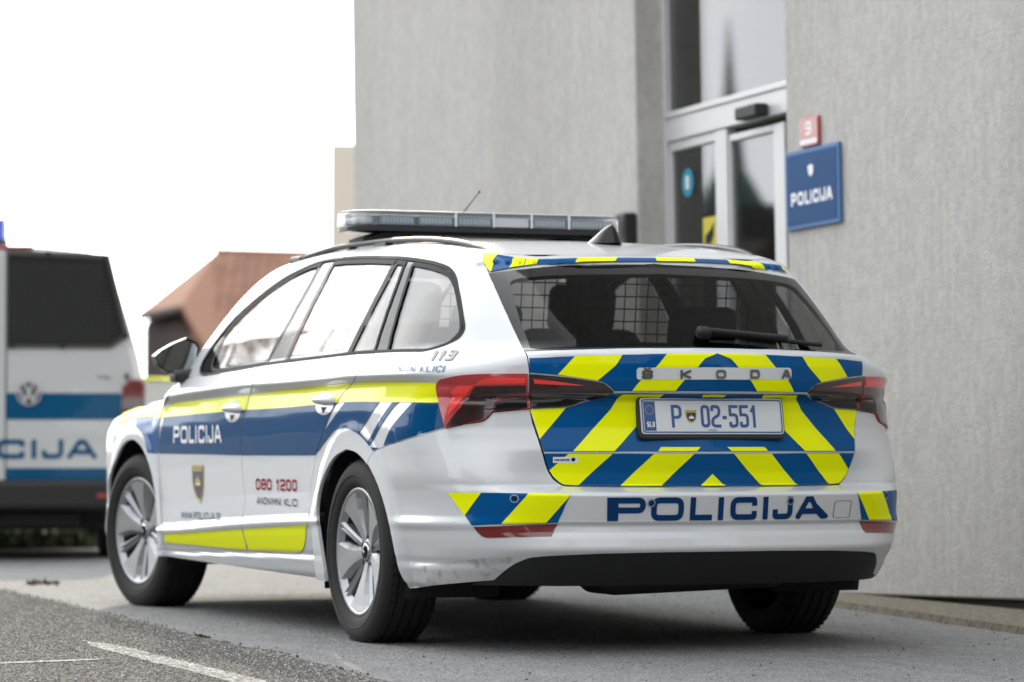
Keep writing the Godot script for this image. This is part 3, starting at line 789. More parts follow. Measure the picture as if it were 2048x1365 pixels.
func make_luts() -> void:
	AM = -(QQ + WC)
	tW = table([0.15, 0.74, 0.19, 0.835, 0.215, 0.862, 0.26, 0.876, 0.275, 0.868, 0.29, 0.88, 0.34, 0.893, 0.365, 0.897, 0.379, 0.908, 0.388, 0.909, 0.41, 0.898, 0.5, 0.89, 0.62, 0.892, 0.71, 0.8985, 0.78, 0.8975, 0.866, 0.889, 0.876, 0.891, 0.902, 0.913, 0.908, 0.913, 0.93, 0.904, 0.965, 0.88, 0.985, 0.866, 1, 0.858, 1.1, 0.815, 1.2, 0.763, 1.3, 0.705, 1.36, 0.665, 1.42, 0.62, 1.5, 0.55], false, 0.0035)
	tR = table([0.15, -0.8, 0.2, -0.95, 0.27, -1.03, 0.31, -1.07, 0.338, -1.098, 0.35, -1.107, 0.393, -1.098, 0.4, -1.089, 0.425, -1.084, 0.431, -1.087, 0.436, -1.099, 0.441, -1.097, 0.446, -1.099, 0.5, -1.113, 0.525, -1.119, 0.535, -1.108, 0.547, -1.045, 0.553, -1.018, 0.6, -1.019, 0.65, -1.032, 0.665, -1.035, 0.69, -1.027, 0.74, -1.01, 0.8, -1.004, 0.84, -1.007, 0.85, -1.03, 0.858, -1.05, 0.866, -1.056, 0.9, -1.063, 0.95, -1.064, 0.985, -1.058, 0.998, -1.045, 1.003, -1.028, 1.297, -0.572, 1.303, -0.585, 1.33, -0.545, 1.36, -0.42, 1.5, 0.1], false, 0.003)
	tRs = table([0.15, -0.8, 0.2, -0.95, 0.27, -1.03, 0.31, -1.07, 0.345, -1.1, 0.4, -1.107, 0.5, -1.114, 0.56, -1.106, 0.62, -1.078, 0.7, -1.03, 0.8, -1.004, 1.5, -1], false, 0.012)
	tH = table([-0.9, 1.26, -0.6, 1.31, -0.4, 1.36, -0.2, 1.388, 0, 1.408, 0.3, 1.425, 0.6, 1.433, 1, 1.437, 1.4, 1.422, 1.8, 1.38, 2.2, 1.28, 3.6, 0.9], true, 0)
	tHood = table([-1.2, 0.6, 1.8, 0.8, 2.2, 0.9, 2.5, 0.912, 2.8, 0.908, 3.1, 0.893, 3.4, 0.82, 3.6, 0.74], true, 0)
	tPlan = table([-1.2, 0.115, -0.8, 0.066, -0.5, 0.021, -0.2, 0.003, 0.3, 0, 1.8, 0, 2.2, 0.002, 2.7, 0.004, 3, 0.014, 3.3, 0.045, 3.6, 0.12], true, 0)
	tHC = table([-1.2, 0.9, -0.8, 0.913, -0.53, 0.922, -0.08, 0.922, 0.235, 0.915, 0.74, 0.907, 1.07, 0.904, 1.74, 0.886, 2.17, 0.868, 3.6, 0.78], true, 0)
	tLC = table([-1.2, 0.43, -0.5, 0.42, 0.45, 0.402, 1.2, 0.372, 2.2, 0.322, 3.6, 0.3], true, 0)
	tHB = table([-1.2, 1.005, -0.5, 1, 0.04, 1, 1, 0.982, 1.6, 0.958, 2.2, 0.93, 3.6, 0.87], true, 0)
	tK = table([0.15, 0.2, 0.5, 0.2, 0.6, 0.16, 0.9, 0.15, 1, 0.16, 1.3, 0.08, 1.5, 0.08], true, 0)
	tG = table([-1.2, 0.26, -0.8, 0.15, -0.5, 0.095, -0.2, 0.045, 0.2, 0.003, 0.5, 0, 1.5, 0, 2.2, 0.01, 3.6, 0.03], true, 0)
	tBow = table([0.15, 0.15, 0.53, 0.16, 0.56, 0.19, 0.82, 0.19, 0.866, 0.27, 1.5, 0.27], true, 0)

func sst(a: float, b: float, x: float) -> float:
	var t := clampf((x - a) / (b - a), 0.0, 1.0)
	return t * t * (3.0 - 2.0 * t)

func smax(a: float, b: float, k: float) -> float:
	var d := maxf(k - absf(a - b), 0.0)
	return maxf(a, b) + d * d / (4.0 * k)

func side_w(s: float, h: float) -> float:
	var lc := tLC.at(s)
	var hc := tHC.at(s)
	var hb := tHB.at(s)
	var c := h
	if h < lc:
		c = 0.15 + (h - 0.15) * 0.23 / (lc - 0.15)
	elif h < hc:
		c = 0.38 + (h - lc) * 0.525 / (hc - lc)
	elif h < hb:
		c = 0.905 + (h - hc) * 0.08 / (hb - hc)
	elif h < 1.5:
		c = 0.985 + (h - hb) * 0.515 / (1.5 - hb)
	var w := tW.at(c) - tPlan.at(s) - tG.at(s) * sst(0.92, 1.03, h)
	if s < -0.1:
		w += 0.022 * sst(-0.1, -0.5, s) * sst(0.45, 0.6, h) * sst(0.86, 0.66, h)
	if h < 0.8:
		for s0 in [-0.02, 2.665]:
			var d := Vector2(s - s0, h - 0.32).length()
			if d < 0.47:
				w += maxf(0.0, (0.903 - w) * 0.8) * (1.0 - sst(0.405, 0.455, d))
	return w

func body(s: float, h: float, w: float) -> float:
	w = absf(w)
	var w2 := w * w
	var gs := w - side_w(s, h)
	var g := gs
	if s < 0.5:
		var rr := tR.at(h)
		if h > 0.3 and h < 0.72 and w > 0.56:
			rr = lerpf(rr, tRs.at(h), sst(0.56, 0.78, w))
		var gr := rr + tBow.at(h) * w2 + 0.3 * w2 * w2 - s
		g = smax(gs, gr, tK.at(h))
	if s > 2.5:
		var e := maxf(0.0, h - 0.55)
		var gf := s - (3.555 - 0.22 * w2 - 0.25 * w2 * w2 - 0.5 * e * e - 0.5 * maxf(0.0, 0.35 - h))
		g = smax(g, gf, 0.12)
	if h < 0.62:
		return g
	var q := w / 0.6
	q *= q
	var cab := tH.at(s) - 0.018 * q - 0.012 * q * q * q
	if s > 1.0:
		var ws := 1.0 + (2.59 - 0.70 * w2 - s) * 0.62
		cab = -smax(-cab, -ws, 0.10)
	if s > 1.5:
		q = w / 0.7
		q *= q
		cab = smax(cab, tHood.at(s) - 0.03 * q - 0.02 * q * q * q, 0.03)
	return smax(g, h - cab, 0.06)

func base_v(s: float) -> float:
	return 1.15 - 0.42 * sst(1.5, 2.5, s)

func march(o: Vector3, d: Vector3) -> Vector3:
	var lo := 0.0
	var hi := 1.3
	var fl := body(o.x, o.y, o.z)
	var q := o + d * hi
	var fh := body(q.x, q.y, q.z)
	var side := 0
	for k in 24:
		var m := (lo * fh - hi * fl) / (fh - fl)
		if k < 3:
			m = (lo + hi) * 0.5
		q = o + d * m
		var f := body(q.x, q.y, q.z)
		if absf(f) < 2e-5:
			return q
		if f < 0.0:
			lo = m
			fl = f
			if side == 1:
				fh *= 0.5
			side = 1
		else:
			hi = m
			fh = f
			if side == -1:
				fl *= 0.5
			side = -1
	return q

# chart (a, v): a runs round the car from the middle of the tail over the left side to the middle of the nose, v runs up
func chart(a: float, v: float) -> Vector3:
	if a < AM:
		var r := chart(2.0 * AM - a, v)
		return Vector3(r.x, r.y, -r.z)
	var th := 0.0
	if a < 0.0:
		th = minf(-a / RHO, PI / 2)
	elif a > LL:
		th = -minf((a - LL) / RHO, PI / 2)
	var o := Vector3(clampf(SC + a, SC, SF), 0, WC)
	if a < -QQ:
		o.z = WC - (-a - QQ)
	elif a > LL + QQ:
		o.z = WC - (a - LL - QQ)
	var v0 := base_v(o.x)
	var ph := clampf((v - v0) / 0.35, 0.0, 1.0) * PI / 2
	o.y = minf(v, v0)
	return march(o, Vector3(-sin(th) * cos(ph), sin(ph), cos(th) * cos(ph)))

func top(s: float, w: float) -> Vector3:
	return march(Vector3(s, base_v(s), w), Vector3(0, 1, 0))

func to_chart(p: Vector3) -> Vector2:
	var w := absf(p.z)
	var so := clampf(p.x, SC, SF)
	var v0 := base_v(so)
	var dx := 0.0
	if p.x < SC:
		dx = SC - p.x
	elif p.x > SF:
		dx = SF - p.x
	var dw := maxf(w - WC, 0.0)
	var a := p.x - SC
	if p.x < SC:
		a = -RHO * atan2(dx, dw) if w > WC else -QQ - (WC - w)
	elif p.x > SF:
		a = LL + RHO * atan2(-dx, dw) if w > WC else LL + QQ + (WC - w)
	var r := Vector2(dx, dw).length()
	var v := p.y
	if p.y > v0:
		v = v0 + 0.35 * atan2(p.y - v0, maxf(r, 1e-9)) / (PI / 2)
	return Vector2(a, v)

func grad(p: Vector3) -> Vector3:
	var e := 0.0015
	var f := body(p.x, p.y, p.z)
	var g := Vector3(body(p.x + e, p.y, p.z) - f, body(p.x, p.y + e, p.z) - f, body(p.x, p.y, p.z + e) - f)
	if p.z < 0.0015 and p.z > -0.0015:
		g.z = 0.0
	return g.normalized()

var cache := {}
var plane := Transform3D.IDENTITY
# [position, normal] in the world of a chart point; dom 0 = chart, 1 = seen from above (s, w), 2 = the flat plane
func vtx(p: Vector2, dom: int) -> Array:
	if dom == 2:
		return [plane * Vector3(p.x, p.y, 0), plane.basis.z.normalized()]
	var key := Vector3i(roundi(p.x * 20000.0), roundi(p.y * 20000.0), dom)
	var r = cache.get(key)
	if r == null:
		var q := chart(p.x, p.y) if dom == 0 else top(p.x, p.y)
		var n := grad(q)
		r = [W3(q.x, q.y, q.z), W3(n.x, n.y, n.z)]
		cache[key] = r
	return r

var a_lines := PackedFloat32Array()
var v_lines := PackedFloat32Array()
var s_lines := PackedFloat32Array()
var w_lines := PackedFloat32Array()

func make_lines() -> void:
	var x := AM * 2.0 - 0.2
	while x < LL + QQ + WC + 0.02:
		a_lines.append(x)
		var fine := x < 2.0 * AM + 0.56 or (x > -0.56 and x < 0.92) or (x > 2.6 and x < 3.5)
		x += 0.012 if fine else 0.024
	x = 0.14
	while x < 1.55:
		v_lines.append(x)
		if x < 0.40:
			x += 0.010
		elif x < 0.57:
			x += 0.005
		elif x < 0.84:
			x += 0.018
		elif x < 0.93:
			x += 0.005
		elif x < 0.975:
			x += 0.012
		elif x < 1.015:
			x += 0.005
		else:
			x += 0.016
	x = -0.7
	while x < 3.7:
		s_lines.append(x)
		x += 0.04
	x = -0.95
	while x < 0.96:
		w_lines.append(x)
		x += 0.035

func coarse_lines(lo: float, hi: float, n: int) -> PackedFloat32Array:
	var o := PackedFloat32Array()
	for k in n + 1:
		o.append(lerpf(lo - 0.001, hi + 0.001, float(k) / n))
	return o

# fill outlines (minus holes) with small faces that follow the surface
func fill(polys: Array, holes: Array, dom := 0, off := 0.0) -> Buf:
	var b := Buf.new()
	if a_lines.is_empty():
		make_lines()
	for poly in polys:
		if poly.size() < 3:
			continue
		var lo: Vector2 = poly[0]
		var hi: Vector2 = poly[0]
		for p in poly:
			lo = lo.min(p)
			hi = hi.max(p)
		var xs := a_lines
		var ys := v_lines
		if dom == 1:
			xs = s_lines
			ys = w_lines
		elif dom == 2:
			var n := 1 if holes.is_empty() else 4
			xs = coarse_lines(lo.x, hi.x, n)
			ys = coarse_lines(lo.y, hi.y, n)
		var hb := []
		for hole in holes:
			var hl: Vector2 = hole[0]
			var hh: Vector2 = hole[0]
			for p in hole:
				hl = hl.min(p)
				hh = hh.max(p)
			hb.append(Rect2(hl, hh - hl).grow(1e-4))
		var edges := []
		for ring in [poly] + holes:
			for k in ring.size():
				var p: Vector2 = ring[k]
				var q: Vector2 = ring[(k + 1) % ring.size()]
				edges.append(Rect2(p.min(q), (p - q).abs()).grow(1e-5))
		for j in ys.size() - 1:
			if ys[j + 1] < lo.y or ys[j] > hi.y:
				continue
			var row := []
			for e in edges:
				if e.end.y >= ys[j] and e.position.y <= ys[j + 1]:
					row.append(e)
			for i in xs.size() - 1:
				if xs[i + 1] < lo.x or xs[i] > hi.x:
					continue
				var box := Rect2(xs[i], ys[j], xs[i + 1] - xs[i], ys[j + 1] - ys[j])
				var touched := false
				for e in row:
					if e.intersects(box, true):
						touched = true
						break
				var cell := PackedVector2Array([box.position, Vector2(box.end.x, box.position.y), box.end, Vector2(box.position.x, box.end.y)])
				if not touched:
					var c := box.get_center()
					if not Geometry2D.is_point_in_polygon(c, poly):
						continue
					var inside := false
					for k in holes.size():
						if hb[k].has_point(c) and Geometry2D.is_point_in_polygon(c, holes[k]):
							inside = true
							break
					if not inside:
						emit(b, cell, PackedInt32Array([0, 1, 2, 0, 2, 3]), dom, off)
					continue
				var pieces := Geometry2D.intersect_polygons(cell, poly)
				for k in holes.size():
					if not hb[k].intersects(box, true):
						continue
					var next: Array[PackedVector2Array] = []
					for pc in pieces:
						for r in Geometry2D.clip_polygons(pc, holes[k]):
							if not Geometry2D.is_polygon_clockwise(r):
								next.append(r)
					pieces = next
				for pc in pieces:
					var idx := Geometry2D.triangulate_polygon(pc)
					if idx.size() > 0:
						emit(b, pc, idx, dom, off)
	return b

func emit(b: Buf, pts: PackedVector2Array, idx: PackedInt32Array, dom: int, off: float) -> void:
	var k := b.v.size()
	for p in pts:
		var q := vtx(p, dom)
		b.v.append(q[0] + q[1] * off)
		b.n.append(q[1])
	for t in range(0, idx.size(), 3):
		var a := b.v[k + idx[t]]
		var c := b.v[k + idx[t + 1]]
		var d := b.v[k + idx[t + 2]]
		b.i.append(k + idx[t])
		if (c - a).cross(d - a).dot(b.n[k + idx[t]]) > 0.0:
			b.i.append(k + idx[t + 2]); b.i.append(k + idx[t + 1])
		else:
			b.i.append(k + idx[t + 1]); b.i.append(k + idx[t + 2])

# a skirt that turns the edge of an outline inwards
func skirt(b: Buf, ring: PackedVector2Array, dom: int, off: float, depth: float, closed := true) -> void:
	var n := ring.size()
	for k in (n if closed else n - 1):
		var p := ring[k]
		var q := ring[(k + 1) % n]
		var steps := maxi(1, int(p.distance_to(q) / 0.03))
		for j in steps:
			var u := p.lerp(q, float(j) / steps)
			var w := p.lerp(q, float(j + 1) / steps)
			if dom == 0 and (u.x < AM + 0.002 and w.x < AM + 0.002):
				continue
			var a := vtx(u, dom)
			var c := vtx(w, dom)
			var a0: Vector3 = a[0] + a[1] * off
			var c0: Vector3 = c[0] + c[1] * off
			var side: Vector3 = (c0 - a0).cross(a[1])
			b.quad(a0, c0, c0 - c[1] * depth, a0 - a[1] * depth, side if true else -side)

func inset(poly: PackedVector2Array, by: float) -> Array:
	if Geometry2D.is_polygon_clockwise(poly):
		poly = poly.duplicate()
		poly.reverse()
	return Geometry2D.offset_polygon(poly, -by, Geometry2D.JOIN_MITER)

func sub(polys: Array, cutters: Array) -> Array:
	var now := polys
	for c in cutters:
		var next := []
		for p in now:
			for r in Geometry2D.clip_polygons(p, c):
				if not Geometry2D.is_polygon_clockwise(r):
					next.append(r)
		now = next
	return now

func both(p: Array, q: Array) -> Array:
	var o := []
	for a in p:
		for b in q:
			for r in Geometry2D.intersect_polygons(a, b):
				if not Geometry2D.is_polygon_clockwise(r):
					o.append(r)
	return o

func mir(p: PackedVector2Array) -> PackedVector2Array:
	var o := PackedVector2Array()
	for q in p:
		o.append(Vector2(2.0 * AM - q.x, q.y))
	o.reverse()
	return o

# ------------------------------------------------------------------ lettering
const GLYPH := {
	"P": [[0, 1, 0, 0, 1, 0, 1, 0.56, 0, 0.56]], "O": [["c", 0, 0, 1, 0, 1, 1, 0, 1]], "L": [[0, 0, 0, 1, 1, 1]], "I": [[0.5, 0, 0.5, 1]],
	"C": [[1, 0.18, 1, 0, 0, 0, 0, 1, 1, 1, 1, 0.82]], "J": [[1, 0, 1, 1, 0, 1, 0, 0.74]], "A": [["s", 0, 1, 0.4, 0, 0.6, 0, 1, 1], ["s", 0.22, 0.7, 0.78, 0.7]],
	"S": [[1, 0.14, 1, 0, 0, 0, 0, 0.5, 1, 0.5, 1, 1, 0, 1, 0, 0.86]], "0": [["c", 0, 0, 1, 0, 1, 1, 0, 1]], "8": [["c", 0, 0, 1, 0, 1, 1, 0, 1], ["s", 0.1, 0.48, 0.9, 0.48]],
	"1": [["s", 0.1, 0.22, 0.6, 0, 0.6, 1]], "2": [[0, 0.16, 0, 0, 1, 0, 1, 0.45, 0, 0.62, 0, 1, 1, 1]], "3": [[0, 0, 1, 0, 1, 1, 0, 1], ["s", 0.2, 0.48, 0.9, 0.48]],
	"5": [[1, 0, 0, 0, 0, 0.42, 1, 0.42, 1, 1, 0, 1, 0, 0.86]], "9": [[0.9, 0.5, 0, 0.5, 0, 0, 1, 0, 1, 1, 0, 1]],
	"N": [["s", 0, 1, 0, 0, 1, 1, 1, 0]], "M": [["s", 0, 1, 0, 0, 0.5, 0.75, 1, 0, 1, 1]], "W": [["s", 0, 0, 0.25, 1, 0.5, 0.15, 0.75, 1, 1, 0]],
	"K": [["s", 0, 0, 0, 1], ["s", 1, 0, 0.12, 0.5, 1, 1]], "U": [[0, 0, 0, 1, 1, 1, 1, 0]], "D": [["c", 0, 0, 1, 0, 1, 1, 0, 1]],
	"T": [["s", 0, 0, 1, 0], ["s", 0.5, 0.1, 0.5, 1]], "E": [["s", 1, 0, 0, 0, 0, 1, 1, 1], ["s", 0.1, 0.5, 0.9, 0.5]], "R": [[0, 1, 0, 0, 1, 0, 1, 0.5, 0, 0.5], ["s", 0.5, 0.5, 1, 1]],
	".": [["s", 0.5, 0.98, 0.5, 1]], "-": [["s", 0, 0.55, 1, 0.55]], "^": [["s", 0.2, -0.36, 0.5, -0.2, 0.8, -0.36]],
}

func glyph(ch: String, w: float, h: float, t: float, round_r: float) -> Array:
	# outlines in a box w x h, y down; each entry is [outline, holes]
	var out := []
	for stroke in GLYPH.get(ch, []):
		var l: Array = stroke.duplicate()
		var closed := false
		var sharp := false
		if l[0] is String:
			closed = l[0] == "c"
			sharp = l[0] == "s"
			l.pop_front()
		var pts := PackedVector2Array()
		for k in range(0, l.size(), 2):
			pts.append(Vector2(t + l[k] * (w - 2 * t), t + l[k + 1] * (h - 2 * t)))
		if not sharp:
			var q := PackedVector2Array()
			var n := pts.size()
			for k in n:
				if not closed and (k == 0 or k == n - 1):
					q.append(pts[k])
					continue
				var a := pts[posmod(k - 1, n)]
				var c := pts[k]
				var d := pts[(k + 1) % n]
				var r := minf(round_r, minf(a.distance_to(c), c.distance_to(d)) * 0.48)
				if (ch == "P" or ch == "R" or ch == "D") and c.x < w * 0.4 or ch == "L":
					r = 0.0
				if ch == "5" and (k == 1 or k == 2):
					r = 0.0
				if r <= 0.0:
					q.append(c)
					continue
				var p0 := c + (a - c).normalized() * r
				var p1 := c + (d - c).normalized() * r
				for s in 6:
					var u := s / 5.0
					q.append(p0.lerp(c, u).lerp(c.lerp(p1, u), u))
			pts = q
		var res := Geometry2D.offset_polyline(pts, t, Geometry2D.JOIN_MITER, Geometry2D.END_JOINED if closed else Geometry2D.END_SQUARE)
		var outer := []
		var holes := []
		for r in res:
			if Geometry2D.is_polygon_clockwise(r):
				holes.append(r)
			else:
				outer.append(r)
		# keep everything inside the letter box so that slanted strokes end flat
		var clip := PackedVector2Array([Vector2(0, -h * 0.5), Vector2(w, -h * 0.5), Vector2(w, h), Vector2(0, h)])
		if ch != "^":
			clip = PackedVector2Array([Vector2(0, 0), Vector2(w, 0), Vector2(w, h), Vector2(0, h)])
		for o in outer:
			for r in Geometry2D.intersect_polygons(o, clip):
				out.append([r, holes])
	return out

const WIDE := {"I": 0.26, "1": 0.7, ".": 0.3, " ": 0.5, "W": 1.35, "M": 1.2, "-": 0.6, "J": 0.85}

var letters := []
var round_share := 0.26

# text inside a quad (top left, top right, bottom right, bottom left) of the given surface
func text_buf(s: String, quad: PackedVector2Array, weight: float, dom: int, off: float, slant := 0.0, gap := 0.26, spans := []) -> Buf:
	var b := Buf.new()
	var wid := (quad[0].distance_to(quad[1]) + quad[3].distance_to(quad[2])) * 0.5
	var hei := (quad[0].distance_to(quad[3]) + quad[1].distance_to(quad[2])) * 0.5
	var total := 0.0
	for k in s.length():
		total += WIDE.get(s[k], 1.0) + (gap if k < s.length() - 1 else 0.0)
	var x := 0.0
	letters.clear()
	for k in s.length():
		var single := Buf.new()
		var w: float = WIDE.get(s[k], 1.0) / total * wid
		var x0 := x
		if not spans.is_empty():
			x0 = spans[2 * k] * wid
			w = (spans[2 * k + 1] - spans[2 * k]) * wid
		var t := hei * weight * 0.5
		if s[k] == "I" or s[k] == ".":
			t = minf(t, w * 0.5)
		var layer := 0
		for g in glyph(s[k], w, hei, t, hei * round_share):
			var rings := []
			for ring in [g[0]] + g[1]:
				var m := PackedVector2Array()
				for p in ring:
					var u: float = (p.x + x0) / wid
					var v: float = p.y / hei
					u += slant * (0.5 - v) * hei / wid
					m.append(quad[0].lerp(quad[1], u).lerp(quad[3].lerp(quad[2], u), v))
				rings.append(m)
			single.join(fill([rings[0]], rings.slice(1), dom, off + 0.00012 * layer))
			layer += 1
		b.join(single)
		if single.v.size() > 0:
			letters.append(single)
		x += w + gap / total * wid
	return b

const POLICIJA_SPANS := [0.0, 0.134, 0.160, 0.310, 0.340, 0.445, 0.470, 0.502, 0.532, 0.662, 0.690, 0.720, 0.742, 0.843, 0.861, 1.0]

func shield_outline(cx: float, cy: float, w: float, h: float) -> PackedVector2Array:
	var o := PackedVector2Array()
	o.append(Vector2(cx - w, cy + h))
	o.append(Vector2(cx + w, cy + h))
	for k in 9:
		var t := k / 8.0
		o.append(Vector2(cx + w * cos(t * PI / 2), cy + h * 0.35 - (h * 1.35) * sin(t * PI / 2)))
	for k in range(7, -1, -1):
		var t := k / 8.0
		o.append(Vector2(cx - w * cos(t * PI / 2), cy + h * 0.35 - (h * 1.35) * sin(t * PI / 2)))
	return o

# ------------------------------------------------------------------ ground
func ground_h(s: float) -> float:
	return -0.085 * sst(5.0, 9.5, s)

func sheet(s_list: Array, w_list: Array, lift: float) -> Buf:
	var b := Buf.new()
	for i in s_list.size() - 1:
		for j in w_list.size() - 1:
			var q := []
			for c in [[i, j], [i + 1, j], [i + 1, j + 1], [i, j + 1]]:
				q.append(W3(s_list[c[0]], ground_h(s_list[c[0]]) + lift, w_list[c[1]]))
			b.quad(q[0], q[1], q[2], q[3], Vector3.UP)
	return b

func edge_w(s: float) -> float:
	# the joint between the concrete lane and the coarse asphalt
	var pts := [-9.0, 2.0, -1.84, 1.47, -1.38, 1.42, -0.45, 1.345, 0.27, 1.325, 1.49, 1.22, 2.85, 1.12, 4.25, 1.05, 9.0, 0.85, 12.0, 0.8]
	for k in range(0, pts.size() - 2, 2):
		if s <= pts[k + 2]:
			return lerpf(pts[k + 1], pts[k + 3], clampf((s - pts[k]) / (pts[k + 2] - pts[k]), 0.0, 1.0))
	return 0.8

func strip(l: Array, r: Array, lift: float) -> Buf:
	# a sheet between two lines of [s, w] points
	var b := Buf.new()
	for k in l.size() - 1:
		b.quad(W3(l[k].x, ground_h(l[k].x) + lift, l[k].y), W3(l[k + 1].x, ground_h(l[k + 1].x) + lift, l[k + 1].y), W3(r[k + 1].x, ground_h(r[k + 1].x) + lift, r[k + 1].y), W3(r[k].x, ground_h(r[k].x) + lift, r[k].y), Vector3.UP)
	return b

func build_ground() -> void:
	var ss := [-60.0, -20.0, -8.0, 0.0, 4.5]
	for k in 12:
		ss.append(5.0 + k * 0.42)
	ss.append_array([14.0, 30.0, 80.0, 200.0, 400.0])
	tag(put(self, "ground", sheet(ss, [-150.0, -30.0, -6.0, 6.0, 40.0, 150.0], 0.0).mesh(), M["concrete"]), "", "", "", "structure")
	# coarse asphalt with a ragged edge
	var rng := RandomNumberGenerator.new()
	rng.seed = 4
	var l := []
	var r := []
	var s := -9.0
	while s < 7.6:
		var e := edge_w(s) + rng.randf_range(-0.006, 0.006)
		l.append(Vector2(s, e))
		r.append(Vector2(s, 14.0))
		s += 0.06 if s > -3.0 else 0.4
	var asphalt := put(self, "asphalt", strip(l, r, 0.006).mesh(), M["asphalt"])
	tag(asphalt, "", "", "", "structure")
	# worn white lines
	var p0 := []
	var p1 := []
	for k in 41:
		var t := k / 40.0
		var c := Vector2(0.29, 1.765).lerp(Vector2(-2.6, 1.895), t)
		var wd := 0.052 * clampf(t * 9.0, 0.12, 1.0)
		p0.append(c + Vector2(0, -wd + rng.randf_range(-0.006, 0.006)))
		p1.append(c + Vector2(0, wd + rng.randf_range(-0.006, 0.006)))
	tag(put(self, "painted_line", strip(p0, p1, 0.0080).mesh(), M["road_paint"]), "", "", "", "structure")
	p0 = []
	p1 = []
	for k in 31:
		var t := k / 30.0
		var c := Vector2(-0.665, 1.925).lerp(Vector2(-0.80, 2.62), t)
		var wd := 0.035 * clampf(t * 7.0, 0.2, 1.0)
		p0.append(c + Vector2(-wd + rng.randf_range(-0.005, 0.005), 0))
		p1.append(c + Vector2(wd + rng.randf_range(-0.005, 0.005), 0))
	tag(put(self, "painted_line", strip(p0, p1, 0.0084).mesh(), M["road_paint"]), "", "", "", "structure")
	# stone chips standing proud of the asphalt
	var chip := rbox(Vector3(1, 0.7, 0.8), 0.34, 1).mesh()
	var cm := MultiMesh.new()
	cm.transform_format = MultiMesh.TRANSFORM_3D
	cm.use_colors = true
	cm.mesh = chip
	cm.instance_count = 66000
	for k in cm.instance_count:
		var sj := rng.randf_range(-3.0, 5.2)
		var wj := edge_w(sj) + 0.012 + pow(rng.randf(), 1.15) * 1.55
		var sz := rng.randf_range(0.003, 0.0068)
		var bs := Basis.from_euler(Vector3(rng.randf_range(-0.5, 0.5), rng.randf() * TAU, rng.randf_range(-0.5, 0.5))).scaled(Vector3.ONE * sz)
		cm.set_instance_transform(k, Transform3D(bs, W3(sj, 0.0065 + sz * 0.05, wj)))
		var v := rng.randf_range(0.2, 1.0) if rng.randf() < 0.86 else rng.randf_range(1.1, 1.8)
		cm.set_instance_color(k, Color(v, v * rng.randf_range(0.93, 1.0), v * rng.randf_range(0.86, 1.0)))
	var ci := MultiMeshInstance3D.new()
	ci.name = "stone_chips"
	ci.multimesh = cm
	ci.material_override = M["stone_chip"]
	ci.set_meta("kind", "stuff")
	ci.set_meta("label", "stone chips of the coarse asphalt in the left foreground")
	ci.set_meta("category", "stone chips")
	add_child(ci)
	var lm := MultiMesh.new()
	lm.transform_format = MultiMesh.TRANSFORM_3D
	lm.use_colors = true
	lm.mesh = chip
	lm.instance_count = 40000
	for k in lm.instance_count:
		var sj := -4.0 + 6.5 * pow(rng.randf(), 1.4)
		var wj := rng.randf_range(-1.75, edge_w(sj) - 0.01)
		var sz := rng.randf_range(0.002, 0.0048)
		var bs := Basis.from_euler(Vector3(rng.randf_range(-0.4, 0.4), rng.randf() * TAU, rng.randf_range(-0.4, 0.4))).scaled(Vector3(sz, sz * 0.7, sz))
		lm.set_instance_transform(k, Transform3D(bs, W3(sj, 0.0002, wj)))
		var v := rng.randf_range(0.35, 1.15)
		lm.set_instance_color(k, Color(v, v, v))
	var li := MultiMeshInstance3D.new()
	li.name = "lane_grain"
	li.multimesh = lm
	li.material_override = M["lane_chip"]
	li.set_meta("kind", "stuff")
	li.set_meta("label", "fine grain standing out of the pale lane under the police car")
	li.set_meta("category", "stone grain")
	add_child(li)
	# moss and grit in the joint
	var mb := Buf.new()
	for k in 260:
		var sj := rng.randf_range(-2.5, 4.5)
		if rng.randf() < 0.5:
			sj = 0.36 + rng.randf_range(-0.09, 0.09)
		var base := W3(sj, 0.007, edge_w(sj) + rng.randf_range(-0.012, 0.012))
		var u := Vector3(rng.randf_range(-1, 1), 0, rng.randf_range(-1, 1)).normalized() * rng.randf_range(0.002, 0.006)
		var up := Vector3(rng.randf_range(-0.4, 0.4), 1, rng.randf_range(-0.4, 0.4)).normalized() * rng.randf_range(0.002, 0.006)
		mb.quad(base - u, base + u, base + u * 0.6 + up, base - u * 0.6 + up, u.cross(up))
	tag(put(self, "moss", mb.mesh(), M["moss"]), "low moss growing in the joint of the asphalt", "moss", "", "stuff")
	# loose grit on the lane
	var gb := Buf.new()
	for k in 520:
		var q := W3(rng.randf_range(-3.2, 7.0), 0.0, rng.randf_range(-1.7, 1.9))
		q.y = 0.003
		var sz := rng.randf_range(0.0015, 0.0045)
		gb.join(rbox(Vector3(sz * 1.6, sz, sz * 1.3), sz * 0.4, 1).moved(Transform3D(Basis(Vector3.UP, rng.randf() * 6.0), q + Vector3.UP * 0.004)))
	tag(put(self, "loose_grit", gb.mesh(), M["plastic_black"]), "dark specks of grit lying on the lane", "grit", "", "stuff")
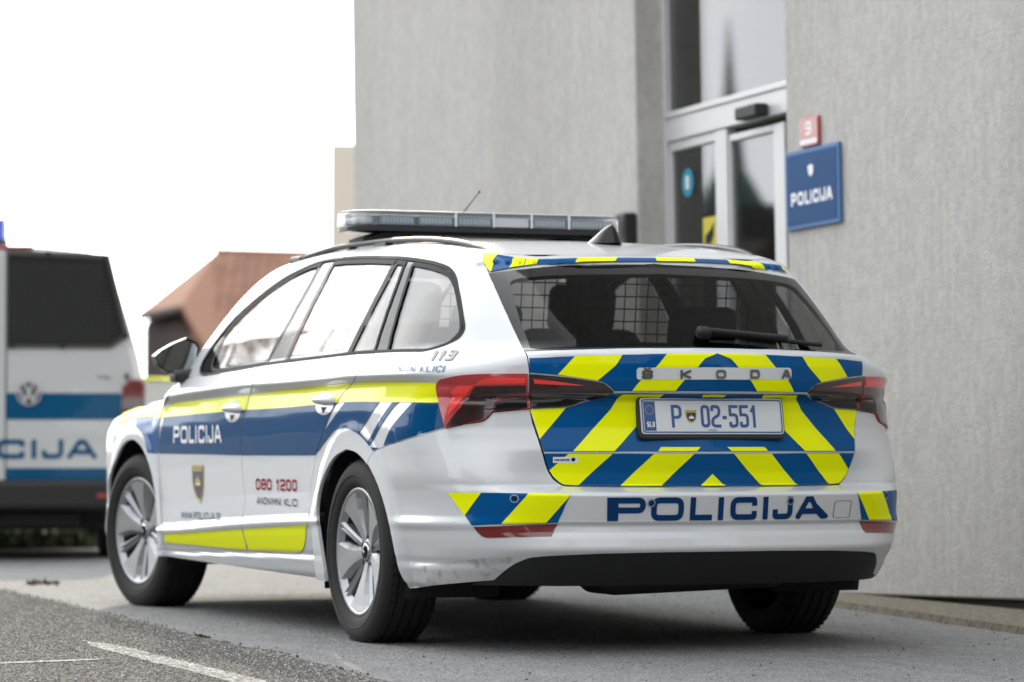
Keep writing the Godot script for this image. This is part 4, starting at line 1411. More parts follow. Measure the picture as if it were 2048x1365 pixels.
	# dead leaves left of the front wheel
	for spot in [[5.05, 1.05, 0.11, "clump of dead brown leaves on the grey lane, left of the front wheel"], [4.75, 0.72, 0.09, "thin scatter of dead leaves just right of the larger clump, left of the front wheel"]]:
		var lb := Buf.new()
		for k in 26:
			var a := rng.randf() * TAU
			var rr: float = spot[2] * sqrt(rng.randf())
			var c := W3(spot[0] + rr * cos(a) * 1.6, 0.004 + ground_h(spot[0]), spot[1] + rr * sin(a))
			var u := Vector3(rng.randf_range(-1, 1), rng.randf_range(-0.1, 0.3), rng.randf_range(-1, 1)).normalized() * 0.022
			var w := u.cross(Vector3.UP).normalized() * 0.012 + Vector3.UP * rng.randf_range(0.0, 0.012)
			lb.quad(c - u, c + w, c + u + Vector3.UP * 0.012, c - w + Vector3.UP * 0.006, Vector3.UP)
		tag(put(self, "dead_leaves", lb.mesh(), M["leaf_litter"]), spot[3], "leaves", "dead leaves on the lane")
	# raised footway along the wall
	var kl := []
	var kr := []
	for k in 31:
		var t := k / 30.0
		var c := Vector2(-6.5, -0.62).lerp(Vector2(4.2, -2.17), t)
		kl.append(c)
		kr.append(Vector2(c.x, -2.6))
	var kb := Buf.new()
	for k in kl.size() - 1:
		var h0 := 0.026
		var j0 := 0.004 * sin(k * 2.7)
		var j1 := 0.004 * sin((k + 1) * 2.7)
		var a := W3(kl[k].x, -0.02, kl[k].y + j0)
		var b := W3(kl[k + 1].x, -0.02, kl[k + 1].y + j1)
		var a2 := W3(kl[k].x, h0, kl[k].y - 0.022 + j0)
		var b2 := W3(kl[k + 1].x, h0, kl[k + 1].y - 0.022 + j1)
		kb.quad(a, b, b2, a2, Vector3(-1, 0.3, 0))
		kb.quad(a2, b2, W3(kr[k + 1].x, h0 - 0.010, kr[k + 1].y), W3(kr[k].x, h0 - 0.010, kr[k].y), Vector3.UP)
	tag(put(self, "footway", kb.mesh(), M["kerb_stone"]), "", "", "", "structure")
	# light kerb and grass behind the van
	var kerb := strip([Vector2(10.6, 6.0), Vector2(10.6, -4.0)], [Vector2(11.2, 6.0), Vector2(11.2, -4.0)], 0.03)
	tag(put(self, "kerb", kerb.mesh(), M["pale_render"]), "", "", "", "structure")
	var gr := Buf.new()
	for k in 5200:
		var q := W3(rng.randf_range(11.3, 16.5), -0.085, rng.randf_range(-3.5, 1.5))
		var u := Vector3(rng.randf_range(-1, 1), 0, rng.randf_range(-1, 1)).normalized() * 0.012
		var tip := q + Vector3(rng.randf_range(-0.05, 0.05), rng.randf_range(0.05, 0.13), rng.randf_range(-0.05, 0.05))
		gr.flat(q - u, q + u, tip, Vector3(0, 0.2, 1))
	tag(put(self, "grass", gr.mesh(), M["grass_blade"]), "rough grass growing behind the white van", "grass", "", "stuff")

# ------------------------------------------------------------------ the police station
func build_station() -> void:
	var o := W3(2.342940, 0.000000, -2.230907)
	var dx := W3(0.999431, -0.028274, -0.018398)
	var up := W3(0.028410, 0.999571, 0.007159)
	dx = (dx - up * dx.dot(up)).normalized()
	var st := hold(self, "police_station", Transform3D(Basis(dx, up, dx.cross(up)), o))
	tag(st, "grey stucco police station with a glazed sliding entrance door", "building")
	# local: x along the wall away from the camera, y up, z into the wall
	var front := Transform3D(Basis(Vector3(1, 0, 0), Vector3(0, 1, 0), Vector3(0, 0, 1)), Vector3.ZERO)
	var block := func(called: String, x0: float, x1: float, y0: float, y1: float, z0: float, z1: float, m: String, r := 0.012) -> void:
		put(st, called, rbox(Vector3(x1 - x0, y1 - y0, z1 - z0), r).mesh(), M[m], Transform3D(Basis.IDENTITY, Vector3((x0 + x1) / 2, (y0 + y1) / 2, (z0 + z1) / 2)))
	block.call("wall", -7.0, 0.388, 0.012, 15.0, 0.0, 0.55, "stucco")
	block.call("wall", 2.085, 2.93, -0.4, 15.0, 0.0, 0.55, "stucco")
	block.call("wall", 2.93, 6.48, -0.4, 15.0, 0.012, 0.55, "stucco", 0.03)
	block.call("wall", 0.39, 2.083, 6.82, 15.0, 0.05, 0.55, "stucco")
	block.call("plinth", -7.0, 0.386, -0.4, 0.010, 0.035, 0.5, "damp")
	block.call("side_wall", 6.2, 6.47, -0.4, 15.0, 0.551, 6.0, "stucco")
	# entrance hall behind the door
	block.call("hall_floor", 0.2, 5.0, -0.3, 0.02, 0.30, 4.5, "interior_grey", 0.005)
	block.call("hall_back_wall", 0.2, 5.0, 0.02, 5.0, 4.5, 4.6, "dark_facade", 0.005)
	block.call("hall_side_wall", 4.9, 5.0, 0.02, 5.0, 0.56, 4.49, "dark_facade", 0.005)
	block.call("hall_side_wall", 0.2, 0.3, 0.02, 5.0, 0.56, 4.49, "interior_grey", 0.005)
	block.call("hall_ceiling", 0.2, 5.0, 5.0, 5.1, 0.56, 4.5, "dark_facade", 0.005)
	block.call("reception_desk", 1.8, 3.6, 0.021, 1.15, 2.6, 3.2, "dark_wood", 0.01)
	# door frame: plane 0.15 behind the wall face
	var fr := hold(st, "door_frame")
	var bar := func(parent: Node3D, called: String, x0: float, x1: float, y0: float, y1: float, z0: float, z1: float, m: String, r := 0.006) -> void:
		put(parent, called, rbox(Vector3(x1 - x0, y1 - y0, z1 - z0), r).mesh(), M[m], Transform3D(Basis.IDENTITY, Vector3((x0 + x1) / 2, (y0 + y1) / 2, (z0 + z1) / 2)))
	bar.call(fr, "post", 2.062, 2.094, -0.1, 6.8, 0.15, 0.27, "aluminium")
	bar.call(fr, "header", 0.39, 2.061, 2.352, 2.384, 0.142, 0.26, "aluminium")
	bar.call(fr, "header", 0.39, 2.061, 2.236, 2.350, 0.150, 0.30, "aluminium")
	bar.call(fr, "transom_bar", 0.39, 2.061, 4.6, 4.65, 0.15, 0.26, "aluminium")
	put(fr, "transom_pane", rbox(Vector3(1.67, 2.214, 0.012), 0.003, 1).mesh(), M["door_glass"], Transform3D(Basis.IDENTITY, Vector3(1.226, 3.493, 0.19)))
	put(fr, "transom_pane", rbox(Vector3(1.67, 2.214, 0.006), 0.002, 1).mesh(), M["door_glass"], Transform3D(Basis.IDENTITY, Vector3(1.226, 3.493, 0.212)))
	put(fr, "transom_pane", rbox(Vector3(1.67, 2.1, 0.012), 0.003, 1).mesh(), M["door_glass"], Transform3D(Basis.IDENTITY, Vector3(1.226, 5.7, 0.19)))
	var fx := hold(st, "fixed_panel")
	bar.call(fx, "stile", 2.034, 2.061, 0.02, 2.235, 0.165, 0.21, "aluminium")
	bar.call(fx, "stile", 1.365, 1.503, 0.02, 2.234, 0.158, 0.215, "aluminium")
	bar.call(fx, "rail", 1.504, 2.033, 2.186, 2.234, 0.165, 0.21, "aluminium")
	bar.call(fx, "rail", 1.504, 2.033, 0.02, 0.10, 0.165, 0.21, "aluminium")
	bar.call(fx, "pane", 1.505, 2.032, 0.101, 2.185, 0.182, 0.192, "door_glass", 0.002)
	bar.call(fx, "pane", 1.505, 2.032, 0.101, 2.185, 0.200, 0.205, "door_glass", 0.002)
	put(fx, "round_sticker", prism(ellipse(0, 0, 0.068, 0.072), 0.002).mesh(), M["sticker_blue"], Transform3D(Basis(Vector3(-1, 0, 0), Vector3.UP, Vector3(0, 0, -1)), Vector3(1.868, 2.017, 0.178)))
	put(fx, "sticker_mark", prism(rect(-0.020, -0.034, 0.020, 0.034, 0.008), 0.001).mesh(), M["white_print"], Transform3D(Basis(Vector3(-1, 0, 0), Vector3.UP, Vector3(0, 0, -1)), Vector3(1.868, 2.017, 0.1755)))
	put(fx, "yellow_notice", prism(rect(-0.075, -0.15, 0.075, 0.07), 0.002).mesh(), M["sticker_yellow"], Transform3D(Basis(Vector3(-1, 0, 0), Vector3.UP, Vector3(0, 0, -1)), Vector3(1.62, 1.755, 0.178)))
	put(fx, "notice_mark", prism(v2([-0.045, -0.02, -0.045, -0.06, 0.02, -0.06, 0.05, -0.02, 0.05, 0.04, 0.02, 0.01]), 0.001).mesh(), M["dark"], Transform3D(Basis(Vector3(-1, 0, 0), Vector3.UP, Vector3(0, 0, -1)), Vector3(1.62, 1.755, 0.1755)))
	var sl := hold(st, "sliding_door")
	bar.call(sl, "stile", 0.752, 0.872, 0.03, 2.20, 0.168, 0.212, "aluminium")
	bar.call(sl, "stile", 1.345, 1.364, 0.03, 2.20, 0.168, 0.212, "aluminium")
	bar.call(sl, "rail", 0.873, 1.344, 2.165, 2.20, 0.168, 0.212, "aluminium")
	bar.call(sl, "rail", 0.873, 1.344, 0.03, 0.10, 0.168, 0.212, "aluminium")
	bar.call(sl, "pane", 0.874, 1.343, 0.101, 2.164, 0.186, 0.196, "door_glass", 0.002)
	bar.call(sl, "pane", 0.874, 1.343, 0.101, 2.164, 0.202, 0.207, "door_glass", 0.002)
	put(st, "door_sensor", rbox(Vector3(0.235, 0.062, 0.07), 0.012, 3).mesh(), M["plastic_black"], Transform3D(Basis.IDENTITY, Vector3(0.985, 2.268, 0.112)))
	# things on the wall
	var face := Transform3D(st.transform.basis * Basis(Vector3(-1, 0, 0), Vector3.UP, Vector3(0, 0, -1)), st.transform.origin)
	var sg := hold(self, "police_sign", face * Transform3D(Basis.IDENTITY, Vector3(-0.0985, 1.8275, 0.002)))
	tag(sg, "blue sign with white lettering and a crest, under the small red plate", "sign")
	put(sg, "backing", prism(rect(-0.2665, -0.177, 0.2665, 0.177), 0.016, 0.002).mesh(), M["sign_border"], Transform3D(Basis.IDENTITY, Vector3(0, 0, 0.018)))
	put(sg, "panel", prism(rect(-0.246, -0.159, 0.246, 0.159), 0.002).mesh(), M["sign_blue"], Transform3D(Basis.IDENTITY, Vector3(0, 0, 0.0205)))
	plane = Transform3D(Basis.IDENTITY, Vector3(0, 0, 0.0208))
	print_on(sg, "letter", text_buf("POLICIJA", v2([-0.205, -0.012, 0.205, -0.012, 0.205, -0.072, -0.205, -0.072]), 0.26, 2, 0.0, 0.0, 0.26, POLICIJA_SPANS), "white_print", true)
	put(sg, "crest", prism(shield_outline(0.0, 0.072, 0.026, 0.022), 0.0015).mesh(), M["white_print"], Transform3D(Basis.IDENTITY, Vector3(0, 0, 0.0225)))
	put(sg, "crest_top", prism(ellipse(0, 0, 0.028, 0.010), 0.0015).mesh(), M["white_print"], Transform3D(Basis.IDENTITY, Vector3(0, 0.092, 0.0232)))
	for k in 3:
		put(sg, "crest_line", prism(rect(-0.02 + 0.014 * k, -0.001, -0.010 + 0.014 * k, 0.001), 0.0008).mesh(), M["sign_border"], Transform3D(Basis.IDENTITY, Vector3(0, 0.118, 0.0218)))
	var np := hold(self, "house_number_plate", face * Transform3D(Basis.IDENTITY, Vector3(-0.126, 2.0805, 0.002)))
	tag(np, "small red enamel house number plate reading 9, above the blue sign", "number plate")
	put(np, "plate", prism(rect(-0.094, -0.068, 0.094, 0.068, 0.016), 0.016, 0.006).mesh(), M["enamel_red"], Transform3D(Basis.IDENTITY, Vector3(0, 0, 0.016)))
	plane = Transform3D(Basis.IDENTITY, Vector3(0, 0, 0.0164))
	put(np, "number", text_buf("9", v2([-0.030, 0.045, 0.030, 0.045, 0.030, -0.015, -0.030, -0.015]), 0.22, 2, 0.0).mesh(), M["white_print"])
	put(np, "name_band", prism(rect(-0.084, -0.056, 0.084, -0.034, 0.004), 0.001).mesh(), M["white_print"], Transform3D(Basis.IDENTITY, Vector3(0, 0, 0.0172)))
	var ic := hold(self, "door_intercom", face * Transform3D(Basis.IDENTITY, Vector3(-2.155, 1.80, 0.0)))
	tag(ic, "dark grey intercom box on the wall just left of the entrance recess", "intercom")
	put(ic, "housing", rbox(Vector3(0.135, 0.17, 0.07), 0.015, 3).mesh(), M["plastic_black"], Transform3D(Basis.IDENTITY, Vector3(0, 0, 0.036)))
	put(ic, "window", rbox(Vector3(0.07, 0.085, 0.008), 0.003, 1).mesh(), M["interior_grey"], Transform3D(Basis.IDENTITY, Vector3(0, 0.0, 0.072)))

# ------------------------------------------------------------------ background
func slab(pts: Array, thick: float) -> Buf:
	# a polygon in space with thickness behind it
	var b := Buf.new()
	var n: Vector3 = (pts[1] - pts[0]).cross(pts[2] - pts[0]).normalized()
	var cam := W3(-11.437758, 0.735164, 5.057328)
	if n.dot(cam - pts[0]) < 0.0:
		n = -n
	for k in range(1, pts.size() - 1):
		b.flat(pts[0], pts[k], pts[k + 1], n)
		b.flat(pts[0] - n * thick, pts[k] - n * thick, pts[k + 1] - n * thick, -n)
	var c := Vector3.ZERO
	for p in pts:
		c += p / pts.size()
	for k in pts.size():
		var p: Vector3 = pts[k]
		var q: Vector3 = pts[(k + 1) % pts.size()]
		b.quad(p, q, q - n * thick, p - n * thick, (p + q) * 0.5 - c)
	return b

func bare_tree(called: String, label: String, at: Vector3, height: float, sd: int) -> void:
	var t := hold(self, called, Transform3D(Basis.IDENTITY, at))
	tag(t, label, "tree", "bare trees across the street")
	var rng := RandomNumberGenerator.new()
	rng.seed = sd
	put(t, "trunk", tube([Vector3(0, -0.3, 0), Vector3(0.05, height * 0.15, 0), Vector3(0.0, height * 0.32, 0.05)], height * 0.028, 10, height * 0.02).mesh(), M["bark"])
	var b := Buf.new()
	var todo := []
	for k in 5:
		todo.append([Vector3(0, height * (0.24 + 0.02 * k), 0), Vector3(rng.randf_range(-1, 1), rng.randf_range(0.7, 1.5), rng.randf_range(-1, 1)).normalized(), height * 0.30, height * 0.0072, 0])
	while not todo.is_empty():
		var q: Array = todo.pop_back()
		var p0: Vector3 = q[0]
		var d: Vector3 = q[1]
		var bend := Vector3(rng.randf_range(-0.3, 0.3), 0.25, rng.randf_range(-0.3, 0.3))
		var p1: Vector3 = p0 + d * q[2] * 0.5
		var d2 := (d + bend * 0.5).normalized()
		var p2: Vector3 = p1 + d2 * q[2] * 0.5
		b.join(tube([p0, p1, p2], q[3], 5, q[3] * 0.6))
		if q[4] < 5:
			for k in (4 if q[4] < 3 else 3):
				var u := rng.randf_range(0.35, 1.0)
				todo.append([p1.lerp(p2, u * 2.0 - 1.0) if u > 0.5 else p0.lerp(p1, u * 2.0), (d2 + Vector3(rng.randf_range(-1, 1), rng.randf_range(-0.5, 0.9), rng.randf_range(-1, 1)) * 0.85).normalized(), q[2] * rng.randf_range(0.5, 0.72), q[3] * 0.5, q[4] + 1])
	put(t, "crown", b.mesh(), M["bark"])

func build_background() -> void:
	# tiled house beyond the car
	var A := W3(49.67, 3.97, -14.53)
	var B := W3(48.2, 3.86, -18.5)
	var Cc := W3(41.6, 1.0, -17.2)
	var D := W3(43.6, 1.55, -12.75)
	var E := W3(46.09, 2.87, -12.77)
	var Fp := W3(46.38, 2.72, -12.1)
	var hs := hold(self, "tiled_house", Transform3D(Basis.IDENTITY, W3(46.0, -0.3, -15.0)))
	tag(hs, "house with a hipped reddish brown tiled roof behind the police car", "house")
	var off := -hs.position
	var mv := Transform3D(Basis.IDENTITY, off)
	var rf := put(hs, "roof", slab([A, B, Cc, D, E], 0.12).moved(mv).mesh(), M["roof_tile"])
	put(hs, "hip_roof", slab([A, E, Fp], 0.10).moved(mv).mesh(), M["roof_tile"])
	put(hs, "verge_board", tube([A + Vector3.UP * 0.03 + off, B + Vector3.UP * 0.03 + off], 0.06, 8).mesh(), M["roof_tile"])
	put(hs, "gutter", tube([Fp + Vector3.DOWN * 0.07 + off, E + Vector3.DOWN * 0.07 + off], 0.07, 6).mesh(), M["verge_board"])
	# courses of tiles on the roof
	var n := (B - A).cross(D - A).normalized()
	if n.y < 0:
		n = -n
	var along := (B - A).normalized()
	var down := n.cross(along).normalized()
	if down.y > 0:
		down = -down
	var tile := rbox(Vector3(0.19, 0.035, 0.30), 0.012, 1).mesh()
	var spots := []
	var rng := RandomNumberGenerator.new()
	rng.seed = 77
	var ring := PackedVector2Array()
	for p in [A, B, Cc, D, E]:
		ring.append(Vector2((p - A).dot(along), (p - A).dot(down)))
	for r in 34:
		for c in 40:
			var q := Vector2(-2.5 + c * 0.2, 0.1 + r * 0.25)
			if Geometry2D.is_point_in_polygon(q, ring):
				spots.append(q)
	var mm := MultiMesh.new()
	mm.transform_format = MultiMesh.TRANSFORM_3D
	mm.use_colors = true
	mm.mesh = tile
	mm.instance_count = spots.size()
	for k in spots.size():
		var q: Vector2 = spots[k]
		var tilt := Basis(along, n, along.cross(n)).rotated(along, 0.06)
		mm.set_instance_transform(k, Transform3D(tilt, A + off + along * q.x + down * q.y + n * 0.02))
		var v := rng.randf_range(0.72, 1.15)
		mm.set_instance_color(k, Color(v, v * rng.randf_range(0.92, 1.05), v))
	var mi := MultiMeshInstance3D.new()
	mi.name = "roof_tiles"
	mi.multimesh = mm
	mi.material_override = M["roof_tile"]
	mi.set_meta("kind", "stuff")
	hs.add_child(mi)
	put(hs, "wall", slab([Fp + W3(0.8, -0.05, -0.5), E + W3(1.4, 0.25, -0.7), A + W3(0.6, -0.6, -0.4), D + W3(0.8, 0.2, -0.9), D + W3(0.8, -4.0, -0.9), Fp + W3(0.8, -4.0, -0.5)], 0.15).moved(mv).mesh(), M["dark_wood"])
	var down2 := Vector3(0, -4.0, 0)
	put(hs, "wall", slab([Fp + W3(0.3, -0.12, -0.25), E + W3(0.3, -0.12, 0), D + W3(0.4, -0.10, -0.15), D + W3(0.4, -0.10, -0.15) + down2, Fp + W3(0.3, -0.12, -0.25) + down2], 0.15).moved(mv).mesh(), M["dark_wood"])
	put(hs, "wall", slab([Fp + W3(0.35, -0.12, -0.25), Fp + W3(5.0, -0.12, -1.6), Fp + W3(5.0, -0.12, -1.6) + down2, Fp + W3(0.35, -0.12, -0.25) + down2], 0.15).moved(mv).mesh(), M["dark_wood"])
	# low white wall with a yellow coping
	var lw := hold(self, "low_wall", Transform3D(Basis.IDENTITY, W3(13.6, -0.2, -2.8)))
	tag(lw, "low white wall with a yellow top edge between the van and the car", "wall")
	var ly := atan2(-0.3, 1.0)
	put(lw, "wall", rbox(Vector3(1.6, 1.30, 0.12), 0.01).mesh(), M["white_film"], Transform3D(Basis(Vector3.UP, -0.25), Vector3(0.28, 0.65, 0)))
	put(lw, "coping", rbox(Vector3(1.66, 0.022, 0.16), 0.008).mesh(), M["yellow_film"], Transform3D(Basis(Vector3.UP, -0.25), Vector3(0.28, 1.312, 0)))
	# pale house beyond the station
	var an := hold(self, "pale_house", Transform3D(Basis(Vector3.UP, -0.42), W3(17.0, -0.5, -5.13)))
	tag(an, "pale cream house showing as a narrow strip left of the grey station", "house")
	put(an, "wall", rbox(Vector3(3.0, 3.70, 4.0), 0.02).mesh(), M["pale_render"], Transform3D(Basis.IDENTITY, Vector3(1.47, 1.85, -2.0)))
	put(an, "wall", rbox(Vector3(2.99, 0.9, 4.1), 0.02).mesh(), M["pale_render"], Transform3D(Basis.IDENTITY, Vector3(1.475, 2.2, -1.98)))
	# what stands across the street: seen in the glass and paint of the door and the car
	var ch := hold(self, "church", Transform3D(Basis.IDENTITY, W3(133.8, 0, 55.9)))
	tag(ch, "church with a slender green spire reflected in the glass of the entrance", "church")
	put(ch, "tower", rbox(Vector3(3.4, 10.0, 3.4), 0.05).mesh(), M["dark_facade"], Transform3D(Basis.IDENTITY, Vector3(0, 5.0, 0)))
	put(ch, "nave", rbox(Vector3(16.0, 9.5, 14.0), 0.1).mesh(), M["dark_facade"], Transform3D(Basis.IDENTITY, Vector3(-2, 4.75, -6.0)))
	put(ch, "spire", lathe([Vector2(0.02, 18.7), Vector2(0.30, 15.0), Vector2(0.75, 11.6), Vector2(1.7, 10.0)], 8, 5.0).moved(Transform3D(Basis(Vector3(0, 1, 0), Vector3(1, 0, 0), Vector3(0, 0, -1)), Vector3.ZERO)).mesh(), M["spire_green"])
	var k := 0
	for q in [[34.0, 6.5, 13.5, "bare tree up the street in front of the car, reflected in its front window"], [52.0, 16.4, 8.6, "thin bare tree farther up the street, reflected in the glass above the door"]]:
		bare_tree("bare_tree", q[3], W3(q[0], 0, q[1]), q[2], 300 + k)
		k += 1
	var hz := [[62.0, 46.0, 14.0, 5.0, 10.0], [36.0, 26.0, 10.0, 5.5, 9.0], [14.0, 24.0, 12.0, 6.0, 10.0], [-4.0, 22.0, 11.0, 5.0, 9.0], [-30.0, 8.0, 9.0, 8.0, 12.0], [-31.0, -7.0, 9.0, 9.0, 13.0], [-28.0, 23.0, 9.0, 8.5, 12.0], [96.0, 33.0, 14.0, 3.6, 10.0]]
	var hl := ["dark low house beside the church across the street", "dark house with a gable behind the bare trees", "dark long house straight across the street from the car", "dark house across the street behind the photographer's left", "tall dark house straight behind the photographer", "tall dark house behind the photographer on the station's side of the street", "tall dark house behind the photographer on the far side of the street", "small dark house far along the street, short of the church"]
	for i in hz.size():
		var q: Array = hz[i]
		var h2 := hold(self, "street_house", Transform3D(Basis(Vector3.UP, -0.1 * i), W3(q[0], 0, q[1])))
		tag(h2, hl[i], "house", "houses across the street")
		put(h2, "wall", rbox(Vector3(q[4], q[3], q[2]), 0.05).mesh(), M["dark_facade"], Transform3D(Basis.IDENTITY, Vector3(0, q[3] / 2, 0)))
		put(h2, "roof", prism(v2([-q[4] / 2 - 0.4, q[3], q[4] / 2 + 0.4, q[3], 0.0, q[3] + 2.6]), q[2] + 0.8).mesh(), M["dark_wood"], Transform3D(Basis.IDENTITY, Vector3(0, 0.003, q[2] / 2 + 0.4)))
		for wnd in 3:
			put(h2, "window", rbox(Vector3(0.06, 1.3, 1.0), 0.01).mesh(), M["gloss_black"], Transform3D(Basis.IDENTITY, Vector3(q[4] / 2 + 0.02, q[3] * 0.6, -q[2] / 3 + q[2] / 3 * wnd)))

# ------------------------------------------------------------------ the police car
var car: Node3D

func skin(parent: Node3D, called: String, b: Buf, m: String) -> MeshInstance3D:
	return put(parent, called, b.mesh(), M[m])

func decal(parent: Node3D, called: String, polys: Array, m: String, off := 0.002, holes := []) -> Array:
	var made := []
	for p in polys:
		if p.size() > 2:
			made.append(skin(parent, called, fill([p], holes, 0, off), m))
	return made

# lettering: large letters are parts of their own, small print stays one piece
func print_on(parent: Node3D, called: String, b: Buf, m: String, each := false) -> void:
	if each:
		for l in letters.duplicate():
			skin(parent, called, l, m)
	else:
		skin(parent, called, b, m).set_meta("kind", "stuff")

func seam_pts() -> PackedVector2Array:
	# where roof and hood meet the body side, as (s, w)
	return v2([-0.345, 0.546, 0.0, 0.556, 0.5, 0.566, 1.0, 0.572, 1.4, 0.585, 1.6, 0.612, 1.8, 0.680, 1.95, 0.745, 2.08, 0.80, 2.3, 0.815, 2.6, 0.80, 2.9, 0.765, 3.1, 0.725, 3.25, 0.66, 3.34, 0.55])

func circle_hole(cs: float, ch: float, r: float) -> PackedVector2Array:
	var o := PackedVector2Array()
	for k in 33:
		var a := -0.42 + (PI + 0.84) * k / 32.0
		o.append(Vector2(cs - SC + r * cos(a), ch + r * sin(a)))
	o.append(Vector2(cs - SC - r * 0.8, 0.05))
	o.append(Vector2(cs - SC + r * 0.8, 0.05))
	return o

func panel(parent: Node3D, called: String, polys: Array, holes: Array, m: String, mirror: bool, off := 0.0, edge := 0.012) -> MeshInstance3D:
	var b := fill(polys, holes, 0, off)
	if edge > 0.0:
		for p in polys:
			skirt(b, p, 0, off, edge)
		for h in holes:
			skirt(b, h, 0, off, edge)
	if mirror:
		b.join(b.mirrored())
	return skin(parent, called, b, m)

func build_car() -> void:
	car = hold(self, "police_car")
	tag(car, "white police estate car with blue and yellow markings, parked by the grey station", "police car")
	var seam := seam_pts()
	var seam_c := PackedVector2Array()
	for p in seam:
		var q := top(p.x, p.y)
		seam_c.append(to_chart(q))
	# rear edge of the roof, from the corner to the middle
	var rear_seam := v2([-0.345, 0.546, -0.40, 0.50, -0.445, 0.44, -0.475, 0.30, -0.485, 0.12, -0.487, 0.0])
	var rear_c := PackedVector2Array()
	for p in rear_seam:
		var c := to_chart(top(p.x, p.y))
		rear_c.append(c)
	rear_c[rear_c.size() - 1].x = AM
	var archF := circle_hole(2.665, 0.322, 0.372)
	var archR: PackedVector2Array = P["archR"]
	# ---- body side (pillars, roof rail, sill, rear quarter), both sides
	var gap_top: PackedVector2Array = P["gapT"]
	var side := PackedVector2Array()
	for k in range(0, 12):
		var s := 2.33 - 0.19 * k
		side.append(Vector2(s - SC, 0.222 - 0.012 * k / 11.0 * 2.0))
	side.append(Vector2(0.20 - SC, 0.195))
	side.append(Vector2(0.0 - SC, 0.195))
	side.append_array(P["bumline"])
	var q2: PackedVector2Array = P["gapTq"].duplicate()
	q2.reverse()
	side.append_array(q2)
	for k in range(0, seam_c.size()):
		if seam[k].x < 2.2:
			side.append(seam_c[k])
	side.append(Vector2(2.12 - SC, 0.93))
	var gapA: PackedVector2Array = P["gapA"]
	for p in gapA:
		side.append(p + Vector2(0.001, 0))
	var doors := [P["front_door"], P["rear_door"]]
	var dlo: PackedVector2Array = P["dlo"]
	panel(car, "body_side", sub([side], [archR]), doors + [dlo], "white_paint", false)
	# ---- doors
	var fd_poly: Array = inset(P["front_door"], 0.0020)
	var rd_poly: Array = sub(inset(P["rear_door"], 0.0020), [])
	var fd := panel(car, "front_door", fd_poly, [], "white_paint", false)
	var rd := panel(car, "rear_door", rd_poly, [], "white_paint", false)
	var bs: Node3D = car.get_node("body_side")
	# ---- front wing, front bumper, hood, windscreen, roof
	var wing := PackedVector2Array()
	for p in gapA:
		wing.append(p + Vector2(0.004, 0))
	wing.append(Vector2(2.33 - SC, 0.22))
	wing.append(Vector2(LL + 0.12, 0.22))
	var wing_top := []
	for k in range(seam.size() - 1, -1, -1):
		if seam[k].x > 2.1 and seam_c[k].x < LL + 0.12:
			wing_top.append(seam_c[k])
	wing.append(Vector2(LL + 0.12, wing_top[0].y - 0.002))
	for p in wing_top:
		wing.append(p + Vector2(0, -0.002))
	var wg := panel(car, "front_wing", sub([wing], [archF]), [], "white_paint", false)
	var nose := PackedVector2Array([Vector2(LL + 0.123, 0.21), Vector2(LL + QQ + WC, 0.21)])
	var nose_top := [to_chart(top(3.44, 0.0)), to_chart(top(3.43, 0.25)), to_chart(top(3.40, 0.42)), seam_c[seam_c.size() - 1]]
	nose_top[0].x = LL + QQ + WC
	for p in nose_top:
		nose.append(p + Vector2(0, -0.002))
	for k in range(seam.size() - 2, -1, -1):
		if seam_c[k].x > LL + 0.125:
			nose.append(seam_c[k] + Vector2(0, -0.002))
	nose.append(Vector2(LL + 0.123, wing_top[0].y - 0.004))
	var fb := panel(car, "front_bumper", [nose], [], "white_paint", true)
	var grille := rect(LL + QQ + 0.02, 0.50, LL + QQ + WC, 0.68, 0.0)
	var gb := fill([grille], [], 0, 0.006)
	gb.join(gb.mirrored())
	skin(car, "grille", gb, "gloss_black")
	for sgn in [0, 1]:
		var hb := fill([v2([LL + 0.20, 0.62, LL + QQ, 0.62, LL + QQ, 0.70, LL + 0.20, 0.74])], [], 0, 0.006)
		skin(car, "headlight", hb.mirrored() if sgn else hb, "lamp_clear")
	var roof_poly := PackedVector2Array()
	for p in rear_seam:
		roof_poly.append(p)
	var half := PackedVector2Array([Vector2(1.86, 0.0), Vector2(1.83, 0.3), Vector2(1.74, 0.5), Vector2(1.63, 0.60)])
	roof_poly.append_array(half)
	for k in range(seam.size() - 1, 0, -1):
		if seam[k].x < 1.61:
			roof_poly.append(seam[k])
	var rb := fill([roof_poly], [], 1, 0.0)
	rb.join(rb.mirrored())
	var roof := skin(car, "roof", rb, "white_paint")
	var screen := PackedVector2Array([Vector2(1.862, 0.0), Vector2(1.832, 0.3), Vector2(1.742, 0.5), Vector2(1.633, 0.60), Vector2(1.8, 0.670), Vector2(1.95, 0.737), Vector2(2.07, 0.785), Vector2(2.28, 0.60), Vector2(2.48, 0.3), Vector2(2.53, 0.0)])
	var sb := fill([screen], [], 1, -0.002)
	sb.join(sb.mirrored())
	skin(car, "windscreen", sb, "clear_glass")
	var hood := PackedVector2Array([Vector2(2.535, 0.0), Vector2(2.485, 0.3), Vector2(2.285, 0.60), Vector2(2.08, 0.795)])
	for k in range(seam.size()):
		if seam[k].x > 2.1:
			hood.append(seam[k] + Vector2(0, -0.003))
	hood.append_array(PackedVector2Array([Vector2(3.40, 0.42), Vector2(3.43, 0.25), Vector2(3.44, 0.0)]))
	var hb2 := fill([hood], [], 1, 0.0)
	hb2.join(hb2.mirrored())
	skin(car, "hood", hb2, "white_paint")
	# ---- tailgate
	var tg := PackedVector2Array()
	tg.append_array(gap_top)
	tg.append(Vector2(AM, gap_top[gap_top.size() - 1].y))
	for k in range(rear_c.size() - 1, 0, -1):
		tg.append(rear_c[k])
	var whole := tg.duplicate()
	var win: PackedVector2Array = P["rear_window"].duplicate()
	win.append_array(P["rear_window_top"])
